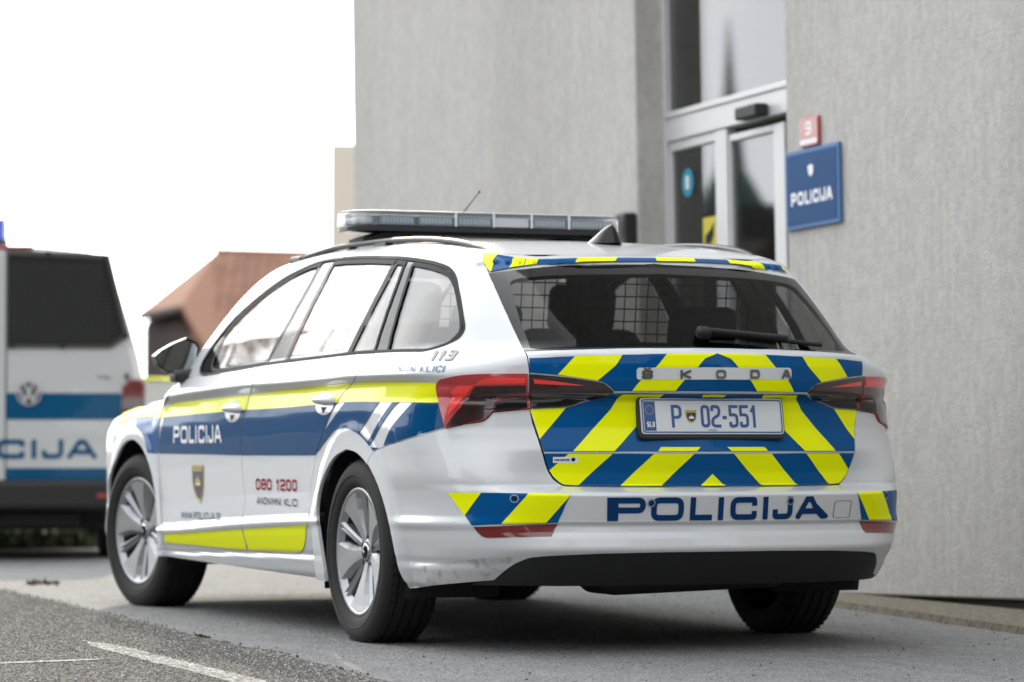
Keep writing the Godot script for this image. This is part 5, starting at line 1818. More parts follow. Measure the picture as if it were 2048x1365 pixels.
	for k in win.size():
		if win[k].x < AM + 0.034:
			win[k].x = AM - 0.0005
	var clear: PackedVector2Array = P["rear_clear"].duplicate()
	for k in clear.size():
		if clear[k].x < AM + 0.034:
			clear[k].x = AM - 0.0005
	var tgp: Array = inset(whole, 0.0022)
	for k in tgp.size():
		for j in tgp[k].size():
			if tgp[k][j].x < AM + 0.005:
				tgp[k][j].x = AM
	var tail := panel(car, "tailgate", tgp, [win], "white_paint", true)
	var half_plane := rect(AM, 0.0, 4.0, 3.0)
	var frit := fill(both([win], [half_plane]), [clear], 0, 0.0005)
	frit.join(frit.mirrored())
	var rw := skin(tail, "window_border", frit, "gloss_black")
	var rg := fill(both([clear], [half_plane]), [], 0, 0.0005)
	rg.join(rg.mirrored())
	skin(tail, "rear_window", rg, "tinted_glass")
	# ---- rear bumper
	var bp := PackedVector2Array()
	bp.append_array(P["bumper_up"])
	bp.append(Vector2(AM, bp[bp.size() - 1].y))
	var ve: PackedVector2Array = P["valance_edge"]
	bp.append(Vector2(AM, ve[ve.size() - 1].y))
	for k in range(ve.size() - 1, -1, -1):
		if ve[k].x > AM + 0.004:
			bp.append(ve[k])
	bp.append_array(P["bumper_arch"])
	var bpi: Array = inset(bp, 0.0018)
	for k in bpi.size():
		for j in bpi[k].size():
			if bpi[k][j].x < AM + 0.005:
				bpi[k][j].x = AM
	var bum := panel(car, "rear_bumper", bpi, [], "white_paint", true)
	var dirt := PackedVector2Array()
	dirt.append_array(P["dirt"])
	decal(bum, "dirt", both([dirt], bpi), "dirt_film", 0.0015)
	var va := PackedVector2Array()
	va.append_array(ve)
	va.append(Vector2(AM, ve[ve.size() - 1].y - 0.002))
	va.append_array(PackedVector2Array([Vector2(AM, 0.222), Vector2(-0.45, 0.222), Vector2(-0.25, 0.224), Vector2(ve[0].x + 0.002, 0.252)]))
	var vb := fill([va], [], 0, -0.004)
	vb.join(vb.mirrored())
	skin(car, "valance", vb, "plastic_black")
	# ---- inner shell, arches and underside
	var inner := PackedVector2Array([Vector2(AM, 0.275), Vector2(LL + QQ + WC, 0.275), Vector2(LL + QQ + WC, 0.70)])
	for k in range(seam_c.size() - 1, -1, -1):
		inner.append(seam_c[k] + Vector2(0, -0.004))
	for k in range(1, rear_c.size()):
		inner.append(rear_c[k] + Vector2(0, -0.004))
	var archRb := circle_hole(-0.03, 0.315, 0.43)
	var big_arch: Array = Geometry2D.offset_polygon(archR, 0.004)
	var sh := fill([inner], [dlo, archF, big_arch[0], clear], 0, -0.014)
	sh.join(sh.mirrored())
	skin(car, "inner_shell", sh, "dark")
	var hl := fill([roof_poly], [], 1, -0.02)
	hl.join(hl.mirrored())
	skin(car, "headliner", hl, "interior")
	var ub := rbox(Vector3(1.46, 0.08, 2.02), 0.03)
	skin(car, "underbody", ub.moved(Transform3D(Basis.IDENTITY, W3(1.34, 0.235, 0))), "dark")
	skin(car, "underbody", rbox(Vector3(1.02, 0.12, 4.0), 0.04).moved(Transform3D(Basis.IDENTITY, W3(1.1, 0.32, 0))), "dark")
	skin(car, "silencer", rbox(Vector3(0.70, 0.15, 0.30), 0.06, 4).moved(Transform3D(Basis(Vector3.BACK, 0.03), W3(-0.62, 0.265, -0.08))), "plastic_black")
	skin(car, "tow_bracket", rbox(Vector3(1.0, 0.06, 0.08), 0.02).moved(Transform3D(Basis.IDENTITY, W3(-0.75, 0.28, 0.0))), "dark")
	for sgn in [1.0, -1.0]:
		for c in [[-0.03, 0.315, 0.425], [2.665, 0.322, 0.40]]:
			var liner := Buf.new()
			for k in 24:
				var a0 := -0.35 + (PI + 0.7) * k / 24.0
				var a1 := -0.35 + (PI + 0.7) * (k + 1) / 24.0
				var p0 := Vector2(c[0] + c[2] * cos(a0), c[1] + c[2] * sin(a0))
				var p1 := Vector2(c[0] + c[2] * cos(a1), c[1] + c[2] * sin(a1))
				liner.quad(W3(p0.x, p0.y, 0.86 * sgn), W3(p1.x, p1.y, 0.86 * sgn), W3(p1.x, p1.y, 0.52 * sgn), W3(p0.x, p0.y, 0.52 * sgn), W3(c[0] - p0.x, c[1] - p0.y, 0))
				liner.flat(W3(p0.x, p0.y, 0.52 * sgn), W3(p1.x, p1.y, 0.52 * sgn), W3(c[0], c[1], 0.52 * sgn), W3(0, 0, sgn))
			skin(car, "arch_liner", liner, "dark")
	# ---- glass and its trim
	build_side_glass(dlo)
	# ---- mirrored right side
	for called in ["body_side", "front_door", "rear_door", "front_wing"]:
		var src: MeshInstance3D = car.get_node(called)
		var mb := Buf.new()
		var arr := src.mesh.surface_get_arrays(0)
		mb.v = arr[Mesh.ARRAY_VERTEX]
		mb.n = arr[Mesh.ARRAY_NORMAL]
		mb.i = arr[Mesh.ARRAY_INDEX]
		skin(car, called, mb.mirrored(), "white_paint")
	build_livery(fd, rd, wg, bs, tail, bum, fd_poly, rd_poly, sub([wing], [archF]), archR)
	build_lamps(bum)
	build_rear_details(tail, bum)
	build_roof_gear()
	build_mirrors()
	build_handles(fd, rd)
	var rw2 := build_wheel()
	place_wheel(rw2, 0.0, 1.0, 0.0, 0.52)
	place_wheel(rw2.duplicate(), 2.686, 1.0, 8.3, 0.10)
	place_wheel(rw2.duplicate(), 0.0, -1.0, 0.0, 0.3)
	place_wheel(rw2.duplicate(), 2.686, -1.0, 8.3, 0.9)
	build_cabin()

func build_side_glass(dlo: PackedVector2Array) -> void:
	var panes := ["front_glass", "rear_glass", "fixed_glass", "quarter_glass"]
	var names := ["front_window", "rear_side_window", "fixed_window", "quarter_window"]
	var holes := []
	for k in panes:
		holes.append(P[k])
	for sgn in [0, 1]:
		var tr := fill(inset(dlo, 0.004), holes, 0, -0.002)
		var trim := skin(car, "window_trim", tr.mirrored() if sgn else tr, "gloss_black")
		# rubber edge round the whole and round every pane
		var ring := fill([dlo], inset(dlo, 0.009), 0, 0.0025)
		skirt(ring, dlo, 0, 0.0025, 0.012)
		skin(trim, "rubber_seal", ring.mirrored() if sgn else ring, "rubber")
		for k in panes.size():
			var big: Array = Geometry2D.offset_polygon(PackedVector2Array(P[panes[k]]), 0.011, Geometry2D.JOIN_MITER)
			var small: Array = inset(P[panes[k]], 0.002)
			var sb := fill(both(big, inset(dlo, 0.010)), small, 0, 0.0012)
			skin(trim, "rubber_seal", sb.mirrored() if sgn else sb, "rubber")
			var gl := fill([P[panes[k]]], [], 0, -0.004)
			gl.join(fill([P[panes[k]]], [], 0, -0.008))
			skin(car, names[k], gl.mirrored() if sgn else gl, "clear_glass")

func build_livery(fd: Node3D, rd: Node3D, wg: Node3D, bs: Node3D, tail: Node3D, bum: Node3D, fdp: Array, rdp: Array, wgp: Array, archR: PackedVector2Array) -> void:
	var fd2 := []
	var rd2 := []
	var wg2 := []
	for p in fdp:
		fd2.append_array(inset(p, 0.002))
	for p in rdp:
		rd2.append_array(inset(p, 0.002))
	for p in wgp:
		wg2.append_array(inset(p, 0.002))
	var flare: PackedVector2Array = P["flareR"]
	var quarter := sub([P["blue_quarter"]], [P["rear_door"], flare, archR])
	var right := func(parent_name: String, list: Array, m: String) -> void:
		for o in list:
			var mb := Buf.new()
			var arr: Array = o.mesh.surface_get_arrays(0)
			mb.v = arr[Mesh.ARRAY_VERTEX]
			mb.n = arr[Mesh.ARRAY_NORMAL]
			mb.i = arr[Mesh.ARRAY_INDEX]
			var plain: String = String(o.name).rstrip("0123456789").trim_suffix("_")
			skin(car.get_node(parent_name + "_001"), plain, mb.mirrored(), m)
	var y := decal(fd, "yellow_band", both([P["yellow_band"]], fd2), "yellow_gloss_film")
	right.call("front_door", y, "yellow_gloss_film")
	y = decal(rd, "yellow_band", both([P["yellow_band"]], rd2), "yellow_gloss_film")
	right.call("rear_door", y, "yellow_gloss_film")
	y = decal(wg, "yellow_band", both([P["yellow_band"]], wg2), "yellow_film")
	right.call("front_wing", y, "yellow_film")
	y = decal(bs, "yellow_band", sub(both([P["yellow_band"]], [rect(-1.0, 0.5, 0.62, 1.2)]), [P["rear_door"]]), "yellow_gloss_film")
	right.call("body_side", y, "yellow_gloss_film")
	y = decal(fd, "blue_band", both([P["blue_doors"]], fd2), "blue_gloss_film")
	right.call("front_door", y, "blue_gloss_film")
	y = decal(rd, "blue_band", sub(both([P["blue_doors"]], rd2), [flare]), "blue_gloss_film")
	right.call("rear_door", y, "blue_gloss_film")
	y = decal(wg, "blue_band", both([P["blue_wing"]], wg2), "blue_film")
	right.call("front_wing", y, "blue_film")
	y = decal(bs, "blue_band", sub(quarter, [P["white_bar1"], P["white_bar2"]]), "blue_gloss_film")
	right.call("body_side", y, "blue_gloss_film")
	y = decal(fd, "lower_yellow_band", both([P["lower_front"]], fd2), "yellow_film")
	right.call("front_door", y, "yellow_film")
	y = decal(rd, "lower_yellow_band", both([P["lower_rear"]], rd2), "yellow_film")
	right.call("rear_door", y, "yellow_film")
	# lettering on the left side
	print_on(fd, "letter", text_buf("POLICIJA", P["q_policija_door"], 0.21, 0, 0.0038, 0.0, 0.2, POLICIJA_SPANS), "white_print", true)
	round_share = 0.36
	print_on(fd, "web_address", text_buf("WWW.POLICIJA.SI", P["q_www"], 0.16, 0, 0.0030, 0.12), "navy_print")
	print_on(rd, "red_number", text_buf("080 1200", P["q_080"], 0.20, 0, 0.0030), "red_print")
	print_on(rd, "caption", text_buf("ANONIMNI KLICI", P["q_anon"], 0.16, 0, 0.0030, 0.05), "navy_print")
	print_on(bs, "emergency_number", text_buf("113", P["q_113"], 0.19, 0, 0.0030, 0.35), "reflective_print")
	print_on(bs, "caption", text_buf("NUJNI KLICI", P["q_nujni"], 0.14, 0, 0.0030, 0.25), "pale_blue_print")
	round_share = 0.26
	# shield on the front door
	var sh: PackedVector2Array = P["shield"]
	var ln: Array = inset(sh, 0.012)
	decal(fd, "shield", [sh], "gold", 0.002)
	var sn := decal(fd, "shield_field", ln, "crest_navy", 0.0030)
	var c := Vector2.ZERO
	for p in sh:
		c += p / sh.size()
	var lo := sh[0]
	var hi := sh[0]
	for p in sh:
		lo = lo.min(p)
		hi = hi.max(p)
	var at := func(u: float, v: float) -> Vector2: return Vector2(lerpf(hi.x, lo.x, u), lerpf(lo.y, hi.y, v))
	decal(fd, "shield_bar", [PackedVector2Array([at.call(0.12, 0.84), at.call(0.88, 0.84), at.call(0.88, 0.90), at.call(0.12, 0.90)])], "gold", 0.0038)
	var peaks := PackedVector2Array([at.call(0.28, 0.46), at.call(0.78, 0.46), at.call(0.74, 0.58), at.call(0.64, 0.66), at.call(0.58, 0.62), at.call(0.52, 0.76), at.call(0.44, 0.62), at.call(0.36, 0.66), at.call(0.30, 0.56)])
	decal(fd, "shield_peaks", [peaks], "gold", 0.0038)
	decal(fd, "shield_stripe", [PackedVector2Array([at.call(0.40, 0.49), at.call(0.74, 0.49), at.call(0.70, 0.53), at.call(0.44, 0.53)])], "white_print", 0.0046)
	decal(fd, "shield_stripe", [PackedVector2Array([at.call(0.34, 0.36), at.call(0.72, 0.36), at.call(0.70, 0.39), at.call(0.36, 0.39)])], "red_print", 0.0046)
	# ---- tail markings, both halves
	var hp := rect(AM, 0.0, 4.0, 3.0)
	var snap := func(key: String) -> Array:
		var q: PackedVector2Array = P[key].duplicate()
		for k in q.size():
			if q[k].x < AM + 0.034:
				q[k].x = AM
		return both([q], [hp])
	var pair := func(parent: Node3D, called: String, keys: Array, m: String, off: float, clip: Array) -> void:
		for k in keys:
			var pl: Array = snap.call(k)
			var touching := false
			for q in pl:
				for p in q:
					if p.x < AM + 1e-4:
						touching = true
			var f := fill(pl, [], 0, off)
			if touching:
				f.join(f.mirrored())
				skin(parent, called, f, m)
			else:
				skin(parent, called, f, m)
				skin(parent, called, f.mirrored(), m)
	pair.call(tail, "blue_field", ["blue_up"], "blue_film", 0.0015, [])
	pair.call(tail, "blue_field", ["blue_lo"], "blue_film", 0.0015, [])
	pair.call(tail, "blue_field", ["blue_strip"], "blue_film", 0.0015, [])
	for k in ["y_up1", "y_up2"]:
		pair.call(tail, "yellow_chevron", [k], "yellow_film", 0.0027, [])
	for k in ["y_lo1", "y_lo2", "y_lo3", "y_loc"]:
		pair.call(tail, "yellow_chevron", [k], "yellow_film", 0.0027, [])
	for k in ["y_st1", "y_st2", "y_st3"]:
		pair.call(tail, "yellow_chevron", [k], "yellow_film", 0.0027, [])
	decal(tail, "spoiler_stripe", [P["sp_base"]], "blue_film", 0.0055)
	for k in 7:
		decal(tail, "spoiler_block", both([P["sp_y%d" % (k + 1)]], [P["sp_base"]]), "yellow_film", 0.0070)
	pair.call(bum, "bumper_marking", ["stk"], "blue_film", 0.0015, [])
	pair.call(bum, "bumper_block", ["stk_y1"], "yellow_film", 0.0027, [])
	pair.call(bum, "bumper_block", ["stk_y2"], "yellow_film", 0.0027, [])
	print_on(bum, "letter", text_buf("POLICIJA", P["q_bumper"], 0.25, 0, 0.0020, 0.0, 0.2, POLICIJA_SPANS), "blue_print", true)

func build_lamps(bum: Node3D) -> void:
	for sgn in [0, 1]:
		var mk := func(parent: Node3D, called: String, key: String, m: String, off: float, edge := 0.0) -> MeshInstance3D:
			var b := fill([P[key]], [], 0, off)
			if edge > 0.0:
				skirt(b, P[key], 0, off, edge)
			return skin(parent, called, b.mirrored() if sgn else b, m)
		var l: MeshInstance3D = mk.call(car, "tail_lamp", "lamp_q", "lamp_red", 0.008, 0.012)
		mk.call(l, "smoked_lens", "lamp_q_dark", "lamp_smoke", 0.0087)
		mk.call(l, "reflector", "lamp_q_bright", "lamp_bright", 0.0092)
		mk.call(l, "light_strip", "lamp_q_strip", "lamp_bright", 0.0092)
		mk.call(l, "reversing_lens", "lamp_q_clear", "lamp_clear", 0.0094)
		mk.call(l, "lamp_base", "lamp_q_base", "gloss_black", 0.0094)
		var t: MeshInstance3D = mk.call(car, "tailgate_lamp", "lamp_t", "lamp_smoke", 0.008, 0.012)
		mk.call(t, "light_strip", "lamp_t_strip", "lamp_bright", 0.0090)
		mk.call(t, "reversing_lens", "lamp_t_clear", "lamp_clear", 0.0090)
		mk.call(t, "chrome_line", "lamp_t_line", "lamp_line", 0.0094)
		mk.call(t, "lamp_base", "lamp_t_base", "gloss_black", 0.0090)
		var r: MeshInstance3D = mk.call(bum, "rear_reflector", "reflector", "reflector_red", 0.002, 0.004)

func dot_on(parent: Node3D, called: String, s_a: float, v: float, r: float, m: String, ring_m: String) -> void:
	var ra := r * (0.62 if (s_a > -0.55 and s_a < 0.0) or s_a < 2.0 * AM + 0.55 else 1.0)
	var outer := ellipse(s_a, v, ra, r, 20)
	var b := fill([outer], [ellipse(s_a, v, ra * 0.72, r * 0.72, 20)], 0, 0.0040)
	skin(parent, called, b, ring_m)
	skin(parent, called + "_face", fill([ellipse(s_a, v, ra * 0.72, r * 0.72, 20)], [], 0, 0.0036), m)

func build_rear_details(tail: Node3D, bum: Node3D) -> void:
	# maker's name strip and letters
	decal(tail, "name_strip", [P["name_strip"]], "white_film", 0.0036)
	var q: PackedVector2Array = P["q_skoda"]
	var px0 := 1283.0
	var wd := 297.0
	var spots := [["S", 1283.0, 1303.0], ["K", 1354.5, 1375.0], ["O", 1423.5, 1444.0], ["D", 1493.0, 1513.0], ["A", 1560.0, 1580.0]]
	for sp in spots:
		var b := Buf.new()
		var u0: float = (sp[1] - px0) / wd
		var u1: float = (sp[2] - px0) / wd
		var quad := PackedVector2Array([q[0].lerp(q[1], u0), q[0].lerp(q[1], u1), q[3].lerp(q[2], u1), q[3].lerp(q[2], u0)])
		b.join(text_buf(sp[0], quad, 0.27, 0, 0.0075))
		if sp[0] == "S":
			b.join(text_buf("^", quad, 0.18, 0, 0.0075))
		skin(tail, "chrome_letter", b, "letter_metal")
	# number plate
	var tl := 0.1765
	var pc := W3(-1.0164 - 0.004, 0.7814, 0.0)
	var pt := Transform3D(Basis(W3(0, 0, -1), W3(sin(tl), cos(tl), 0), W3(-cos(tl), sin(tl), 0)), pc)
	var np := hold(car, "number_plate", pt)
	np.name = "number_plate"
	put(np, "holder", prism(rect(-0.266, -0.075, 0.266, 0.064, 0.012), 0.03, 0.004).mesh(), M["plastic_black"], Transform3D(Basis.IDENTITY, Vector3(0, 0, -0.003)))
	put(np, "plate", prism(rect(-0.26, -0.06, 0.26, 0.06, 0.010), 0.003, 0.001).mesh(), M["plate_white"])
	plane = Transform3D(Basis.IDENTITY, Vector3(0, 0, 0.0006))
	put(np, "blue_border", fill([rect(-0.256, -0.056, 0.256, 0.056, 0.008)], [rect(-0.2515, -0.0515, 0.2515, 0.0515, 0.006)], 2).mesh(), M["plate_blue"])
	put(np, "country_band", fill([rect(-0.249, -0.049, -0.207, 0.049)], [], 2).mesh(), M["plate_blue"])
	plane = Transform3D(Basis.IDENTITY, Vector3(0, 0, 0.0012))
	put(np, "country_code", text_buf("SLO", v2([-0.240, -0.019, -0.212, -0.019, -0.212, -0.037, -0.240, -0.037]), 0.17, 2, 0.0).mesh(), M["white_print"])
	var star := Buf.new()
	for k in 12:
		var a := TAU * k / 12.0
		star.join(fill([ellipse(-0.228 + 0.0145 * cos(a), 0.020 + 0.0145 * sin(a), 0.0022, 0.0022, 6)], [], 2))
	put(np, "stars", star.mesh(), M["gold"]).set_meta("kind", "stuff")
	var y0 := 0.0375
	var y1 := -0.038
	var lay := [["P", -0.150, -0.112], ["0", -0.043, -0.010], ["2", -0.006, 0.030], ["5", 0.060, 0.094], ["5", 0.099, 0.133], ["1", 0.138, 0.164]]
	for l in lay:
		put(np, "plate_letter", text_buf(l[0], v2([l[1], y0, l[2], y0, l[2], y1, l[1], y1]), 0.135, 2, 0.0).mesh(), M["plate_blue"])
	put(np, "hyphen", fill([rect(0.036, -0.010, 0.052, 0.001)], [], 2).mesh(), M["plate_blue"])
	put(np, "crest", fill([shield_outline(-0.078, -0.001, 0.020, 0.021)], [], 2).mesh(), M["gold"])
	plane.origin.z = 0.0018
	put(np, "crest_field", fill([shield_outline(-0.078, -0.003, 0.016, 0.014)], [], 2).mesh(), M["crest_navy"])
	plane.origin.z = 0.0024
	put(np, "crest_peaks", fill([v2([-0.088, -0.009, -0.068, -0.009, -0.071, 0.0, -0.075, -0.003, -0.078, 0.006, -0.081, -0.003, -0.085, 0.0])], [], 2).mesh(), M["white_print"])
	put(np, "maker_mark", fill([rect(-0.020, -0.0475, 0.012, -0.0445)], [], 2).mesh(), M["pale_blue_print"])
	# small sticker on the tailgate
	decal(tail, "small_badge", [P["q_badge"]], "white_print", 0.0036)
	var bq: PackedVector2Array = P["q_badge"]
	var sub_q := PackedVector2Array([bq[0].lerp(bq[1], 0.06).lerp(bq[3].lerp(bq[2], 0.06), 0.34), bq[0].lerp(bq[1], 0.66).lerp(bq[3].lerp(bq[2], 0.66), 0.34), bq[0].lerp(bq[1], 0.66).lerp(bq[3].lerp(bq[2], 0.66), 0.68), bq[0].lerp(bq[1], 0.06).lerp(bq[3].lerp(bq[2], 0.06), 0.68)])
	print_on(tail, "badge_text", text_buf("PROTECTED", sub_q, 0.2, 0, 0.0042), "navy_print")
	var bc: Vector2 = bq[0].lerp(bq[1], 0.82).lerp(bq[3].lerp(bq[2], 0.82), 0.45)
	decal(tail, "badge_emblem", [ellipse(bc.x, bc.y, 0.0042, 0.0065, 12)], "navy_print", 0.0042)
	# parking sensors, towing eye cover
	for s in [["pdc", -0.363, 0.513], ["pdc", -0.640, 0.499], ["pdc", -1.145, 0.503], ["pdc", -1.427, 0.516]]:
		dot_on(bum, "parking_sensor", s[1], s[2], 0.0135, "navy_print", "pale_blue_print")
	var tw := rect(-1.309 - 0.020, 0.472 - 0.029, -1.309 + 0.020, 0.472 + 0.029, 0.006)
	skin(bum, "towing_cover", fill([tw], inset(tw, 0.0014), 0, 0.0008), "interior_grey")
	# high brake lamp under the spoiler and wiper
	var wp := hold(car, "rear_wiper")
	var pA := chart(-0.888, 1.042)
	var nrm := grad(pA)
	var n3 := W3(nrm.x, nrm.y, nrm.z)
	var a := W3(pA.x, pA.y, pA.z) + n3 * 0.03
	var pB := chart(-1.172, 1.020)
	var b2 := W3(pB.x, pB.y, pB.z) + n3 * 0.030
	var pC := chart(-1.292, 1.012)
	var c2 := W3(pC.x, pC.y, pC.z) + n3 * 0.025
	put(wp, "pivot", rbox(Vector3(0.05, 0.042, 0.040), 0.014, 3).mesh(), M["rubber"], Transform3D(Basis(Vector3(1, 0, 0), n3.cross(Vector3(1, 0, 0)).normalized() * -1.0, n3).orthonormalized(), a - n3 * 0.012))
	var arm := Buf.new()
	var dirv := (b2 - a).normalized()
	var upv := n3.cross(dirv).normalized()
	arm.join(rbox(Vector3((b2 - a).length() + 0.04, 0.021, 0.016), 0.007, 3).moved(Transform3D(Basis(dirv, upv, dirv.cross(upv)), (a + b2) * 0.5)))
	put(wp, "arm", arm.mesh(), M["rubber"])
	put(wp, "blade", tube([a - n3 * 0.022 + upv * 0.012, (a + c2) * 0.5 - n3 * 0.012 + upv * 0.008, c2 - n3 * 0.012], 0.010, 8, 0.007).mesh(), M["rubber"])
	put(wp, "blade_tip", rbox(Vector3(0.035, 0.018, 0.014), 0.005).mesh(), M["rubber"], Transform3D(Basis(dirv, upv, dirv.cross(upv)), c2 - n3 * 0.010))

func build_roof_gear() -> void:
	# rails
	for sgn in [1.0, -1.0]:
		var pts := []
		var foot := []
		for k in 25:
			var t := k / 24.0
			var s := lerpf(-0.325, 1.52, t)
			var w := lerpf(0.512, 0.585, t)
			var p := top(s, w)
			var lift := 0.020 * pow(maxf(sin(PI * t), 0.0), 0.55)
			pts.append(W3(p.x, p.y + lift - 0.004, p.z * sgn))
		var b := Buf.new()
		# flattened section
		for k in pts.size() - 1:
			var d: Vector3 = (pts[k + 1] - pts[k]).normalized()
			var x := d.cross(Vector3.UP).normalized()
			var y := x.cross(d)
			for j in 12:
				var f := func(i: int, pp: Vector3, tt: float) -> Array:
					var ang := TAU * i / 12.0
					var sc := clampf(minf(tt, 1.0 - tt) * 14.0, 0.25, 1.0)
					var n := (x * cos(ang) * 0.7 + y * sin(ang)).normalized()
					return [pp + x * cos(ang) * 0.019 * sc + y * sin(ang) * 0.010 * sc, n]
				var q0: Array = f.call(j, pts[k], k / 24.0)
				var q1: Array = f.call(j + 1, pts[k], k / 24.0)
				var q2: Array = f.call(j + 1, pts[k + 1], (k + 1) / 24.0)
				var q3: Array = f.call(j, pts[k + 1], (k + 1) / 24.0)
				b.squad(q0[0], q1[0], q2[0], q3[0], q0[1], q1[1], q2[1], q3[1])
		var rail := skin(car, "roof_rail", b, "trim_black")
		for t in [0.5, 0.97]:
			var s := lerpf(-0.30, 1.52, t)
			var p := top(s, lerpf(0.512, 0.585, t))
			skin(rail, "rail_foot", rbox(Vector3(0.032, 0.03, 0.13), 0.010, 3).moved(Transform3D(Basis(Vector3.RIGHT, -0.18 if t < 0.1 else 0.0), W3(p.x, p.y + 0.004, p.z * sgn))), "trim_black")
	# shark fin aerial
	var fin := Buf.new()
	var base := top(-0.13, 0.0)
	var rows := []
	for k in 9:
		var t := k / 8.0
		var hh := 0.066 * t
		var front := lerpf(0.11, -0.055, pow(t, 0.75))
		var back := lerpf(-0.115, -0.085, t)
		var wd := 0.030 * pow(1.0 - t, 1.5) + 0.022 * (1.0 - pow(t, 4.0)) + 0.004
		var row := []
		for j in 20:
			var a := TAU * j / 20.0
			var cx := (front + back) * 0.5 + (front - back) * 0.5 * cos(a)
			row.append(W3(base.x + cx, base.y - 0.004 + hh, wd * sin(a)))
		rows.append(row)
	for k in 8:
		for j in 20:
			var c := W3(base.x, base.y + 0.02, 0)
			fin.quad(rows[k][j], rows[k][(j + 1) % 20], rows[k + 1][(j + 1) % 20], rows[k + 1][j], (rows[k][j] - c) * Vector3(3, 0.5, 1))
	for j in range(1, 19):
		fin.flat(rows[8][0], rows[8][j], rows[8][j + 1], Vector3.UP)
	skin(car, "shark_fin_aerial", smooth_buf(fin), "gloss_black")
	skin(car, "whip_aerial", tube([W3(1.40, 1.43, 0.02), W3(1.223, 1.569, 0.0), W3(1.032, 1.649, 0.0)], 0.0035, 6, 0.002), "plastic_black")
	skin(car, "aerial_tip", rbox(Vector3(0.008, 0.008, 0.012), 0.003).moved(Transform3D(Basis.IDENTITY, W3(1.03, 1.650, 0.0))), "plastic_black")
	# light bar
	var lb := hold(car, "light_bar", Transform3D(Basis.IDENTITY, W3(0.95, 1.478, 0.032)))
	var stad := func(hx: float, hz: float, r: float) -> PackedVector2Array: return rect(-hx, -hz, hx, hz, r, 8)
	var flat := Basis(Vector3.RIGHT, Vector3(0, 0, -1), Vector3.UP)
	put(lb, "tray", prism(stad.call(0.552, 0.140, 0.11), 0.020, 0.004).mesh(), M["trim_black"], Transform3D(flat, Vector3(0, 0.022, 0)))
	put(lb, "tray", prism(stad.call(0.42, 0.10, 0.08), 0.010, 0.003).mesh(), M["plastic_black"], Transform3D(flat, Vector3(0, 0.0015, 0)))
	put(lb, "light_core", prism(stad.call(0.50, 0.095, 0.08), 0.034, 0.003).mesh(), M["led_grey"], Transform3D(flat, Vector3(0, 0.060, 0)))
	put(lb, "lens", prism(stad.call(0.556, 0.143, 0.112), 0.056, 0.012).mesh(), M["lens_glass"], Transform3D(flat, Vector3(0, 0.0795, 0)))
	put(lb, "lens_rim", prism(stad.call(0.553, 0.140, 0.110), 0.0015, 0.0).mesh(), M["white_print"], Transform3D(flat, Vector3(0, 0.0770, 0)))
	for sgn in [-1.0, 1.0]:
		put(lb, "end_reflector", rbox(Vector3(0.075, 0.036, 0.19), 0.03, 4).mesh(), M["white_print"], Transform3D(Basis.IDENTITY, Vector3(sgn * 0.497, 0.044, 0.0)))
	# led modules along the rear face
	for k in 6:
		var x0 := -0.45 + 0.155 * k
		put(lb, "led_module", rbox(Vector3(0.138, 0.036, 0.022), 0.004).mesh(), M["led_grey"] if k != 3 else M["white_print"], Transform3D(Basis.IDENTITY, Vector3(x0 + 0.07, 0.043, 0.112)))
		if k != 3:
			var leds := Buf.new()
			for j in 9:
				leds.join(rbox(Vector3(0.0105, 0.022, 0.004), 0.0015, 1).moved(Transform3D(Basis.IDENTITY, Vector3(x0 + 0.014 + 0.014 * j, 0.044, 0.1245))))
			put(lb, "leds", leds.mesh(), M["lens_clear"]).set_meta("kind", "stuff")
	for k in 4:
		put(lb, "lens_clip", rbox(Vector3(0.008, 0.052, 0.008), 0.003).mesh(), M["white_print"], Transform3D(Basis.IDENTITY, Vector3(-0.153 + 0.155 * k, 0.048, 0.143)))
	for sgn in [-1.0, 1.0]:
		put(lb, "bracket", prism(v2([-0.10, 0.0, 0.10, 0.0, 0.10, 0.036, -0.02, 0.036, -0.10, 0.012]), 0.16, 0.003).mesh(), M["plastic_black"], Transform3D(Basis.IDENTITY, Vector3(sgn * 0.40, -0.036, 0.08)))
		put(lb, "clamp", tube([Vector3(sgn * 0.46, -0.02, 0.03), Vector3(sgn * 0.545, -0.075, 0.03)], 0.008, 6).mesh(), M["plastic_black"])
	put(lb, "cross_bar", rbox(Vector3(0.74, 0.016, 0.06), 0.004).mesh(), M["aluminium"], Transform3D(Basis.IDENTITY, Vector3(0, -0.028, 0.02)))

